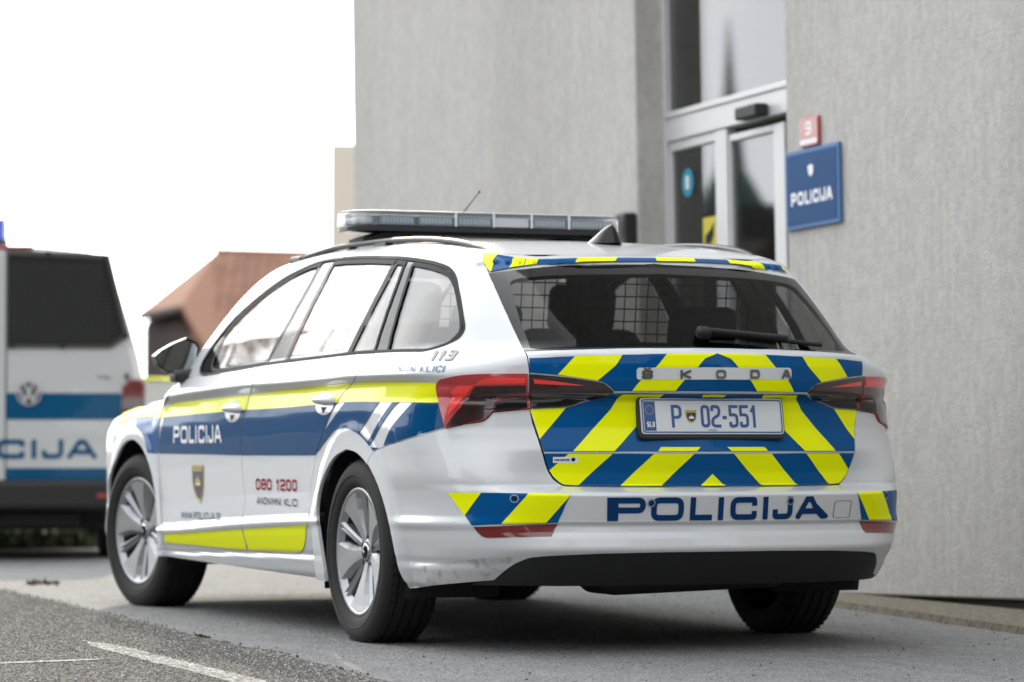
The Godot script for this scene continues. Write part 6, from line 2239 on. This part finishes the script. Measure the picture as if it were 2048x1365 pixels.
func build_mirrors() -> void:
	for sgn in [1.0, -1.0]:
		var mr := hold(car, "door_mirror", Transform3D(Basis.IDENTITY, W3(2.05, 0.0, 0.0)))
		var rows := []
		# outline pairs are (w, h) with the wide side outwards
		var ring := PackedVector2Array()
		for p in MIRROR:
			ring.append(p)
		var ctr := Vector2(0.885, 1.02)
		for k in 9:
			var t := k / 8.0
			var sc := sqrt(maxf(0.0, 1.0 - pow(t, 2.6)))
			var row := []
			for p in ring:
				var q := ctr + (p - ctr) * sc
				row.append(W3(0.16 * t, q.y, q.x * sgn))
			rows.append(row)
		var lowb := Buf.new()
		var capb := Buf.new()
		var n := ring.size()
		for k in 8:
			for j in n:
				var c := W3(0.03, ctr.y, ctr.x * sgn)
				var mid: Vector3 = (rows[k][j] + rows[k + 1][(j + 1) % n]) * 0.5
				var b := capb if ring[j].y > 1.005 and ring[(j + 1) % n].y > 1.005 else lowb
				b.quad(rows[k][j], rows[k][(j + 1) % n], rows[k + 1][(j + 1) % n], rows[k + 1][j], mid - c)
		put(mr, "cap", capb.mesh(), M["white_paint"])
		put(mr, "housing", lowb.mesh(), M["trim_black"])
		# rim and glass face backwards (+z)
		var rim := Buf.new()
		var inr := []
		for p in ring:
			inr.append(ctr + (p - ctr) * 0.90)
		for j in n:
			var p0: Vector2 = ring[j]
			var p1: Vector2 = ring[(j + 1) % n]
			var i0: Vector2 = inr[j]
			var i1: Vector2 = inr[(j + 1) % n]
			rim.quad(W3(0, p0.y, p0.x * sgn), W3(0, p1.y, p1.x * sgn), W3(0.008, i1.y, i1.x * sgn), W3(0.008, i0.y, i0.x * sgn), Vector3.BACK)
		put(mr, "rim", rim.mesh(), M["gloss_black"])
		var gl := Buf.new()
		var sx := -0.015
		for j in range(1, n - 1):
			var f := func(p: Vector2) -> Vector3: return W3(0.009 + (p.x - ctr.x) * 0.10, p.y, p.x * sgn)
			gl.flat(f.call(inr[0]), f.call(inr[j]), f.call(inr[j + 1]), Vector3.BACK)
		put(mr, "mirror_glass", gl.mesh(), M["mirror"])
		put(mr, "arm", rbox(Vector3(0.14, 0.05, 0.10), 0.02, 3).mesh(), M["trim_black"], Transform3D(Basis(Vector3.BACK, 0.15 * sgn), W3(0.0, 0.955, 0.845 * sgn)))
		put(mr, "sail_panel", rbox(Vector3(0.03, 0.10, 0.20), 0.012, 2).mesh(), M["gloss_black"], Transform3D(Basis(Vector3.BACK, -0.35 * sgn), W3(-0.06, 0.985, 0.800 * sgn)))

const MIRROR := [Vector2(0.806, 1.020), Vector2(0.800, 1.070), Vector2(0.812, 1.086), Vector2(0.852, 1.104), Vector2(0.905, 1.083), Vector2(0.957, 1.054), Vector2(0.985, 1.030), Vector2(0.975, 0.995), Vector2(0.958, 0.978), Vector2(0.935, 0.964), Vector2(0.880, 0.963), Vector2(0.826, 0.972)]

func build_handles(fd: Node3D, rd: Node3D) -> void:
	for set_ in [[fd, 1.316, 0.811, 0.010], [rd, 0.274, 0.835, 0.012]]:
		var a: float = set_[1] - SC
		var v: float = set_[2]
		# dished recess behind the grip
		var el := ellipse(a, v - 0.006, 0.098, 0.042, 28)
		skin(set_[0], "handle_recess", fill([el], [], 0, 0.0030), "white_film")
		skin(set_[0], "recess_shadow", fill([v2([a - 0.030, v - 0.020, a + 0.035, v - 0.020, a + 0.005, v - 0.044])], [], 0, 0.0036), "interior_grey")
		var b := Buf.new()
		var rows := []
		for i in 21:
			var t := i / 20.0
			var x := a + 0.108 - 0.216 * t
			var row := []
			for j in 13:
				var u := j / 12.0
				var ang := PI * u
				var hv := 0.017 * pow(maxf(sin(PI * t), 0.0), 0.22)
				var bulge: float = 0.034 * pow(maxf(sin(PI * t), 0.0), 0.4) * pow(sin(ang), 0.7)
				var q := vtx(Vector2(x, v + 0.004 + 0.02 * (0.5 - t) * 0.3 - hv * cos(ang)), 0)
				row.append(q[0] + q[1] * (0.002 + bulge))
			rows.append(row)
		for i in 20:
			for j in 12:
				var q := vtx(Vector2(a, v), 0)
				var m: Vector3 = (rows[i][j] + rows[i + 1][j + 1]) * 0.5
				b.quad(rows[i][j], rows[i + 1][j], rows[i + 1][j + 1], rows[i][j + 1], m - (q[0] - q[1] * 0.02))
		skin(set_[0], "handle", smooth_buf(b), "white_film")
	# right side handles are out of sight but still there
	for set_ in [["front_door_001", 1.316, 0.811], ["rear_door_001", 0.274, 0.835]]:
		var q := vtx(Vector2(set_[1] - SC, set_[2]), 0)
		var p: Vector3 = q[0] + q[1] * 0.015
		skin(car.get_node(set_[0]), "handle", rbox(Vector3(0.03, 0.036, 0.2), 0.014, 3).moved(Transform3D(Basis.IDENTITY, Vector3(-p.x, p.y, p.z))), "white_film")

# average normals of vertices that share a place
func smooth_buf(b: Buf) -> Buf:
	var acc := {}
	for k in b.v.size():
		var key := Vector3i(b.v[k] * 20000.0)
		acc[key] = acc.get(key, Vector3.ZERO) + b.n[k]
	for k in b.v.size():
		b.n[k] = acc[Vector3i(b.v[k] * 20000.0)].normalized()
	return b

# ---- wheel: axle along x, outer face towards +x
func build_wheel() -> Node3D:
	var w := Node3D.new()
	w.name = "wheel"
	car.add_child(w, true)
	# tyre
	var prof := []
	var half := [[0.224, 0.088], [0.232, 0.097], [0.246, 0.1035], [0.270, 0.107], [0.288, 0.105], [0.302, 0.099], [0.312, 0.090], [0.318, 0.080]]
	for p in half:
		prof.append(Vector2(p[0], p[1]))
	for g in [0.055, 0.018, -0.018, -0.055]:
		prof.append(Vector2(0.3215, g + 0.005))
		prof.append(Vector2(0.3145, g + 0.0045))
		prof.append(Vector2(0.3145, g - 0.0045))
		prof.append(Vector2(0.3215, g - 0.005))
	for k in range(half.size() - 1, -1, -1):
		prof.append(Vector2(half[k][0], -half[k][1]))
	put(w, "tyre", lathe(prof, 72, 30.0).mesh(), M["tyre"])
	# tread sipes
	var sipe := Buf.new()
	for k in 60:
		var a := TAU * k / 60.0
		for g in [0.074, 0.036, 0.0, -0.036, -0.074]:
			sipe.join(rbox(Vector3(0.020, 0.004, 0.010), 0.001, 1).moved(Transform3D(Basis(Vector3.RIGHT, a) * Basis(Vector3.UP, 0.0), Basis(Vector3.RIGHT, a) * Vector3(g, 0.3205, 0))))
	put(w, "tread_block", sipe.mesh(), M["rubber"]).set_meta("kind", "stuff")
	# sidewall ribs
	put(w, "sidewall_rib", lathe([Vector2(0.262, 0.1068), Vector2(0.2635, 0.1082), Vector2(0.266, 0.1085), Vector2(0.2675, 0.107)], 72, 50.0).mesh(), M["rubber"])
	# rim barrel and lip
	put(w, "rim", lathe([Vector2(0.190, 0.072), Vector2(0.204, 0.084), Vector2(0.212, 0.090), Vector2(0.2185, 0.0925), Vector2(0.2225, 0.0905), Vector2(0.2245, 0.086)].duplicate(), 72, 60.0).mesh(), M["alloy"])
	put(w, "barrel", lathe([Vector2(0.17, -0.09), Vector2(0.178, 0.02), Vector2(0.192, 0.073)], 48, 40.0).mesh(), M["alloy_dark"])
	put(w, "brake_disc", lathe([Vector2(0.05, 0.018), Vector2(0.148, 0.018), Vector2(0.148, 0.0), Vector2(0.05, 0.0)], 40, 20.0).mesh(), M["steel"])
	put(w, "back_plate", lathe([Vector2(0.0, -0.01), Vector2(0.172, -0.012)], 32, 20.0).mesh(), M["dark"])
	put(w, "caliper", rbox(Vector3(0.06, 0.09, 0.15), 0.015).mesh(), M["alloy_dark"], Transform3D(Basis.IDENTITY, Vector3(0.012, 0.06, -0.115)))
	# five broad petals with bright flanks and open slots between them
	for k in 5:
		var ang0 := TAU * k / 5.0
		var pt := func(r: float, off: float, x: float) -> Vector3: return Vector3(x, r * cos(ang0 + off), r * sin(ang0 + off))
		var face := Buf.new()
		var flanks := [Buf.new(), Buf.new()]
		# radius, half angle of the flat face, half angle of the flank foot, height of the face, drop of the flank
		var st := [[0.040, 0.34, 0.50, 0.058, 0.004], [0.070, 0.23, 0.42, 0.063, 0.012], [0.105, 0.205, 0.35, 0.070, 0.018], [0.150, 0.235, 0.34, 0.078, 0.022], [0.190, 0.285, 0.375, 0.0845, 0.020], [0.2095, 0.305, 0.40, 0.0885, 0.014]]
		for i in st.size() - 1:
			var p: Array = st[i]
			var q: Array = st[i + 1]
			face.quad(pt.call(p[0], -p[1], p[3]), pt.call(q[0], -q[1], q[3]), pt.call(q[0], 0.0, q[3] + 0.001), pt.call(p[0], 0.0, p[3] + 0.001), Vector3.RIGHT)
			face.quad(pt.call(p[0], 0.0, p[3] + 0.001), pt.call(q[0], 0.0, q[3] + 0.001), pt.call(q[0], q[1], q[3]), pt.call(p[0], p[1], p[3]), Vector3.RIGHT)
			for s in [-1.0, 1.0]:
				var flank: Buf = flanks[0 if s < 0.0 else 1]
				var a0: Vector3 = pt.call(p[0], s * p[1], p[3])
				var a1: Vector3 = pt.call(p[0], s * p[2], p[3] - p[4])
				var c0: Vector3 = pt.call(q[0], s * q[1], q[3])
				var c1: Vector3 = pt.call(q[0], s * q[2], q[3] - q[4])
				flank.quad(a0, c0, c1, a1, Vector3.RIGHT)
				var dn := Vector3(-0.022, 0, 0)
				flank.quad(a1, c1, c1 + dn, a1 + dn, a1 - a0)
		# a pair of slim spokes between this petal and the next
		for s in [-1.0, 1.0]:
			var slim := Buf.new()
			var mid := PI / 5.0
			var sp := [[0.045, 0.20, 0.058], [0.070, 0.175, 0.062], [0.105, 0.130, 0.069], [0.150, 0.105, 0.077], [0.190, 0.098, 0.084], [0.2095, 0.108, 0.088]]
			for i in sp.size() - 1:
				var p: Array = sp[i]
				var q: Array = sp[i + 1]
				var g0: Vector3 = pt.call(p[0], mid + s * 0.0016 / p[0], p[2] - 0.009)
				var g1: Vector3 = pt.call(q[0], mid + s * 0.0016 / q[0], q[2] - 0.009)
				var r0: Vector3 = pt.call(p[0], mid + s * p[1] * 0.42, p[2])
				var r1: Vector3 = pt.call(q[0], mid + s * q[1] * 0.42, q[2])
				var e0: Vector3 = pt.call(p[0], mid + s * p[1], p[2] - 0.007)
				var e1: Vector3 = pt.call(q[0], mid + s * q[1], q[2] - 0.007)
				var dn := Vector3(-0.024, 0, 0)
				slim.quad(g0, g1, r1, r0, Vector3.RIGHT)
				slim.quad(r0, r1, e1, e0, Vector3.RIGHT)
				slim.quad(e0, e1, e1 + dn, e0 + dn, e0 - g0)
				slim.quad(g0, g1, g1 + dn, g0 + dn, g0 - e0)
			put(w, "slim_spoke", slim.mesh(), M["alloy"])
		put(w, "petal", face.mesh(), M["alloy_face"])
		put(w, "spoke", flanks[0].mesh(), M["alloy"])
		put(w, "spoke", flanks[1].mesh(), M["alloy"])
	put(w, "hub", lathe([Vector2(0.034, 0.060), Vector2(0.052, 0.056), Vector2(0.062, 0.050), Vector2(0.062, 0.02)], 40, 40.0).mesh(), M["alloy"])
	for k in 5:
		var a := TAU * (k + 0.5) / 5.0
		put(w, "wheel_bolt", lathe([Vector2(0.0, 0.054), Vector2(0.008, 0.054), Vector2(0.010, 0.050), Vector2(0.0105, 0.03)], 10, 30.0).mesh(), M["dark"], Transform3D(Basis.IDENTITY, Vector3(0.005, 0.052 * cos(a), 0.052 * sin(a))))
		put(w, "bolt_hole", lathe([Vector2(0.011, 0.0575), Vector2(0.0155, 0.0572)], 16, 30.0).mesh(), M["alloy_dark"], Transform3D(Basis.IDENTITY, Vector3(0.0006, 0.052 * cos(a), 0.052 * sin(a))))
	put(w, "centre_cap", lathe([Vector2(0.0, 0.071), Vector2(0.018, 0.070), Vector2(0.028, 0.066), Vector2(0.031, 0.060), Vector2(0.031, 0.05)], 32, 40.0).mesh(), M["chrome"])
	put(w, "cap_face", lathe([Vector2(0.0, 0.0722), Vector2(0.018, 0.0712), Vector2(0.024, 0.0695)], 24, 60.0).mesh(), M["gloss_black"])
	put(w, "cap_mark", rbox(Vector3(0.002, 0.020, 0.007), 0.001, 1).mesh(), M["chrome"], Transform3D(Basis(Vector3.RIGHT, 0.5), Vector3(0.0723, 0, 0)))
	car.remove_child(w)
	return w

func place_wheel(w: Node3D, s: float, side: float, steer: float, spin: float) -> void:
	w.name = numbered(car, "wheel")
	car.add_child(w, true)
	# outer face +x must point to the car's left (-x) or right (+x)
	var yaw := PI if side > 0.0 else 0.0
	yaw += deg_to_rad(steer)
	w.transform = Transform3D(Basis(Vector3.UP, yaw) * Basis(Vector3.RIGHT, spin), W3(s, 0.3125, 0.778 * side))

func build_cabin() -> void:
	# seats
	for c in [[1.25, 0.36], [1.25, -0.36]]:
		var st := hold(car, "front_seat", Transform3D(Basis.IDENTITY, W3(c[0], 0.0, c[1])))
		put(st, "cushion", rbox(Vector3(0.50, 0.16, 0.50), 0.05, 3).mesh(), M["interior"], Transform3D(Basis.IDENTITY, Vector3(0, 0.50, 0)))
		put(st, "backrest", rbox(Vector3(0.50, 0.62, 0.14), 0.06, 3).mesh(), M["interior"], Transform3D(Basis(Vector3.RIGHT, 0.24), Vector3(0, 0.82, 0.30)))
		put(st, "headrest", rbox(Vector3(0.27, 0.19, 0.10), 0.045, 3).mesh(), M["interior"], Transform3D(Basis(Vector3.RIGHT, 0.2), Vector3(0, 1.20, 0.38)))
	var rs := hold(car, "rear_seat", Transform3D(Basis.IDENTITY, W3(0.35, 0.0, 0.0)))
	put(rs, "cushion", rbox(Vector3(1.30, 0.16, 0.50), 0.05, 3).mesh(), M["interior"], Transform3D(Basis.IDENTITY, Vector3(0, 0.48, 0)))
	put(rs, "backrest", rbox(Vector3(1.30, 0.60, 0.13), 0.06, 3).mesh(), M["interior"], Transform3D(Basis(Vector3.RIGHT, 0.3), Vector3(0, 0.76, 0.30)))
	for x in [-0.42, 0.42]:
		put(rs, "headrest", rbox(Vector3(0.26, 0.16, 0.09), 0.04, 3).mesh(), M["interior"], Transform3D(Basis(Vector3.RIGHT, 0.25), Vector3(x, 1.10, 0.42)))
	put(car, "dashboard", rbox(Vector3(1.36, 0.30, 0.50), 0.08, 3).mesh(), M["interior"], Transform3D(Basis.IDENTITY, W3(2.05, 0.80, 0)))
	var sw := []
	for k in 25:
		var a := TAU * k / 24.0
		sw.append(W3(1.70 + 0.07 * sin(a), 0.90 + 0.17 * sin(a), 0.36 + 0.18 * cos(a)))
	skin(car, "steering_wheel", tube(sw, 0.016, 8), "interior")
	put(car, "cargo_floor", rbox(Vector3(1.06, 0.05, 0.98), 0.01).mesh(), M["interior"], Transform3D(Basis.IDENTITY, W3(-0.42, 0.60, 0)))
	put(car, "cargo_cover", rbox(Vector3(1.10, 0.03, 0.60), 0.01).mesh(), M["interior"], Transform3D(Basis.IDENTITY, W3(-0.42, 0.955, 0)))
	for sgn in [-1.0, 1.0]:
		put(car, "side_lining", rbox(Vector3(0.05, 0.40, 1.0), 0.02).mesh(), M["interior"], Transform3D(Basis.IDENTITY, W3(-0.40, 0.76, 0.58 * sgn)))
	# wire partition behind the rear seat
	var gp := hold(car, "wire_partition", Transform3D(Basis(Vector3.RIGHT, 0.12), W3(-0.05, 0.98, 0.0)))
	var wires := Buf.new()
	for k in 28:
		var x := -0.60 + 0.0445 * k
		var hgt := 0.37 - maxf(0.0, absf(x) - 0.46) * 1.1
		wires.join(tube([Vector3(x, 0.0, 0), Vector3(x, hgt, 0)], 0.0022, 4))
	for k in 9:
		var y := 0.01 + 0.0445 * k
		var hw := 0.60 - maxf(0.0, y - 0.20) * 0.62
		wires.join(tube([Vector3(-hw, y, 0), Vector3(hw, y, 0)], 0.0022, 4))
	put(gp, "wire_mesh", wires.mesh(), M["dark"]).set_meta("kind", "stuff")
	put(gp, "frame", tube([Vector3(-0.62, 0.0, 0), Vector3(-0.60, 0.2, 0), Vector3(-0.48, 0.375, 0), Vector3(0.48, 0.375, 0), Vector3(0.60, 0.2, 0), Vector3(0.62, 0.0, 0), Vector3(-0.62, 0.0, 0)], 0.011, 6).mesh(), M["dark"])

# ------------------------------------------------------------------ the van
func build_van() -> void:
	var yaw := -0.24694
	var van := hold(self, "police_van", Transform3D(Basis(Vector3.UP, yaw), W3(9.96, -0.085, -0.34)))
	tag(van, "white police van with blue bands, seen from behind at the left edge", "van")
	# outline of the back, right half; mirrored
	var half := [[0.0, 1.972], [0.35, 1.957], [0.60, 1.932], [0.70, 1.910], [0.742, 1.872], [0.775, 1.76], [0.82, 1.60], [0.872, 1.43], [0.918, 1.27], [0.945, 1.13], [0.953, 0.95], [0.950, 0.72], [0.935, 0.50], [0.905, 0.36]]
	var ring := PackedVector2Array()
	for p in half:
		ring.append(Vector2(p[0], p[1]))
	for k in range(half.size() - 1, 0, -1):
		ring.append(Vector2(-half[k][0], half[k][1]))
	put(van, "body", prism(ring, 3.4, 0.05).mesh(), M["van_white"])
	var cab := PackedVector2Array()
	for p in ring:
		cab.append(Vector2(p.x * 0.97, minf(p.y, 1.25)))
	put(van, "cab", rbox(Vector3(1.84, 0.95, 1.3), 0.12, 4).mesh(), M["van_white"], Transform3D(Basis.IDENTITY, Vector3(0, 0.85, -4.0)))
	put(van, "windscreen", rbox(Vector3(1.5, 0.02, 0.9), 0.008).mesh(), M["gloss_black"], Transform3D(Basis(Vector3.RIGHT, 0.75), Vector3(0, 1.62, -3.66)))
	var z := func(d: float) -> Transform3D: return Transform3D(Basis.IDENTITY, Vector3(0, 0, d))
	# two doors: their window units, frames with bolts, blue bands
	for sgn in [1.0, -1.0]:
		var f := func(pts: Array) -> PackedVector2Array:
			var o := PackedVector2Array()
			for k in range(0, pts.size(), 2):
				o.append(Vector2(pts[k] * sgn, pts[k + 1]))
			return o
		var door := hold(van, "rear_door")
		put(door, "guard_frame", prism(f.call([0.10, 1.325, 0.74, 1.325, 0.858, 1.40, 0.735, 1.915, 0.60, 1.925, 0.10, 1.94]), 0.012, 0.003).mesh(), M["verge_board"], z.call(0.012))
		put(door, "window", prism(f.call([0.105, 1.355, 0.735, 1.355, 0.822, 1.42, 0.715, 1.885, 0.60, 1.895, 0.105, 1.912]), 0.008, 0.002).mesh(), M["van_glass"], z.call(0.020))
		var grid := Buf.new()
		for k in 24:
			var x := 0.13 + 0.026 * k
			grid.join(tube([Vector3(x * sgn, 1.37, 0.021), Vector3(x * sgn, 1.87 if x < 0.68 else 1.6, 0.021)], 0.0016, 4))
		for k in 18:
			var y := 1.38 + 0.027 * k
			grid.join(tube([Vector3(0.12 * sgn, y, 0.0212), Vector3((0.80 - 0.25 * (y - 1.38)) * sgn, y, 0.0212)], 0.0016, 4))
		put(door, "wire_guard", grid.mesh(), M["interior_grey"]).set_meta("kind", "stuff")
		for c in [[0.13, 1.335], [0.44, 1.335], [0.835, 1.405], [0.70, 1.905], [0.35, 1.925]]:
			put(door, "bolt", lathe([Vector2(0.0, 0.014), Vector2(0.012, 0.012), Vector2(0.014, 0.0)], 10, 20.0).mesh(), M["dark"], Transform3D(Basis(Vector3(0, 0, 1), Vector3(0, 1, 0), Vector3(-1, 0, 0)), Vector3(c[0] * sgn, c[1], 0.012)))
		put(door, "blue_band", prism(f.call([0.096, 0.882, 0.81, 0.882, 0.81, 1.047, 0.096, 1.047]), 0.004).mesh(), M["van_blue"], z.call(0.003))
		put(door, "lower_blue_band", prism(f.call([0.096, 0.506, 0.925, 0.506, 0.935, 0.579, 0.096, 0.579]), 0.004).mesh(), M["van_blue"], z.call(0.003))
		var lamp := put(van, "tail_lamp", prism(f.call([0.812, 0.82, 0.955, 0.82, 0.958, 1.10, 0.93, 1.137, 0.86, 1.137, 0.815, 1.09]), 0.12, 0.012).mesh(), M["reflector_red"], z.call(0.030))
		put(lamp, "clear_lens", prism(f.call([0.815, 0.955, 0.953, 0.955, 0.953, 1.015, 0.815, 1.015]), 0.004).mesh(), M["lamp_clear"], z.call(0.004))
		put(van, "hinge", rbox(Vector3(0.03, 0.09, 0.05), 0.01).mesh(), M["van_white"], Transform3D(Basis.IDENTITY, Vector3(0.922 * sgn, 1.40, -0.02)))
		put(van, "hinge", rbox(Vector3(0.02, 0.035, 0.03), 0.006).mesh(), M["dark"], Transform3D(Basis.IDENTITY, Vector3(0.84 * sgn, 1.155, 0.01)))
		put(van, "bumper_reflector", prism(f.call([0.66, 0.395, 0.72, 0.395, 0.72, 0.42, 0.66, 0.42]), 0.01).mesh(), M["lamp_red"], z.call(0.075))
		for w in [[-0.78, 0], [-3.78, 1]]:
			var wh := hold(van, "wheel", Transform3D(Basis(Vector3.UP, 0.0 if sgn > 0 else PI), Vector3(0.80 * sgn, 0.33, w[0])))
			put(wh, "tyre", lathe([Vector2(0.20, 0.10), Vector2(0.27, 0.112), Vector2(0.315, 0.098), Vector2(0.33, 0.07), Vector2(0.33, -0.07), Vector2(0.315, -0.098), Vector2(0.27, -0.112), Vector2(0.20, -0.10)], 40, 40.0).mesh(), M["tyre"])
			put(wh, "rim", lathe([Vector2(0.0, 0.07), Vector2(0.19, 0.08), Vector2(0.205, 0.10)], 32, 40.0).mesh(), M["steel"])
	put(van, "door_gap", rbox(Vector3(0.008, 1.44, 0.004), 0.001, 1).mesh(), M["dark"], Transform3D(Basis.IDENTITY, Vector3(0.093, 1.22, 0.0025)))
	put(van, "bumper", rbox(Vector3(1.86, 0.19, 0.16), 0.04, 3).mesh(), M["plastic_black"], Transform3D(Basis.IDENTITY, Vector3(0, 0.41, -0.01)))
	put(van, "underbody", rbox(Vector3(1.5, 0.20, 4.2), 0.04).mesh(), M["dark"], Transform3D(Basis.IDENTITY, Vector3(0, 0.29, -2.3)))
	put(van, "tow_bar", rbox(Vector3(0.5, 0.10, 0.12), 0.02).mesh(), M["dark"], Transform3D(Basis.IDENTITY, Vector3(0.3, 0.26, -0.1)))
	put(van, "brake_lamp", rbox(Vector3(0.42, 0.022, 0.03), 0.008).mesh(), M["lamp_red"], Transform3D(Basis.IDENTITY, Vector3(0.05, 1.957, -0.02)))
	plane = Transform3D(Basis.IDENTITY, Vector3(0, 0, 0.0035))
	print_on(van, "letter", text_buf("POLICIJA", v2([-0.665, 0.757, 0.657, 0.757, 0.657, 0.637, -0.665, 0.637]), 0.25, 2, 0.0, 0.0, 0.2, POLICIJA_SPANS), "van_blue", true)
	# round maker's emblem
	var em := hold(van, "emblem", Transform3D(Basis.IDENTITY, Vector3(0.234, 1.044, 0.004)))
	put(em, "disc", prism(ellipse(0, 0, 0.074, 0.074, 32), 0.008).mesh(), M["dark"], z.call(0.008))
	plane = Transform3D(Basis.IDENTITY, Vector3(0, 0, 0.011))
	put(em, "ring", fill([ellipse(0, 0, 0.076, 0.076, 32)], [ellipse(0, 0, 0.067, 0.067, 32)], 2).mesh(), M["badge_silver"])
	var vw := Buf.new()
	for l in [[-0.026, 0.056, 0.0, 0.004, 0.026, 0.056], [-0.056, 0.030, -0.026, -0.050, 0.0, 0.004, 0.026, -0.050, 0.056, 0.030]]:
		for r in Geometry2D.offset_polyline(v2(l), 0.0085, Geometry2D.JOIN_MITER, Geometry2D.END_BUTT):
			if not Geometry2D.is_polygon_clockwise(r):
				vw.join(fill([r], [], 2, 0.0))
		plane.origin.z += 0.0004
	put(em, "letters", vw.mesh(), M["badge_silver"])
	put(van, "model_badge", text_buf("TDI", v2([0.655, 1.155, 0.745, 1.155, 0.745, 1.135, 0.655, 1.135]), 0.25, 2, -0.008).mesh(), M["verge_board"])
	# roof beacon
	var be := hold(van, "beacon", Transform3D(Basis.IDENTITY, Vector3(0.0, 1.965, -0.45)))
	put(be, "base", lathe([Vector2(0.0, 0.06), Vector2(0.10, 0.06), Vector2(0.105, 0.02), Vector2(0.105, 0.0)], 24, 20.0).moved(Transform3D(Basis(Vector3(0, 1, 0), Vector3(1, 0, 0), Vector3(0, 0, -1)), Vector3.ZERO)).mesh(), M["plastic_black"])
	put(be, "dome", lathe([Vector2(0.0, 0.205), Vector2(0.06, 0.203), Vector2(0.088, 0.195), Vector2(0.095, 0.17), Vector2(0.097, 0.061)], 24, 40.0).moved(Transform3D(Basis(Vector3(0, 1, 0), Vector3(1, 0, 0), Vector3(0, 0, -1)), Vector3.ZERO)).mesh(), M["blue_lens"])
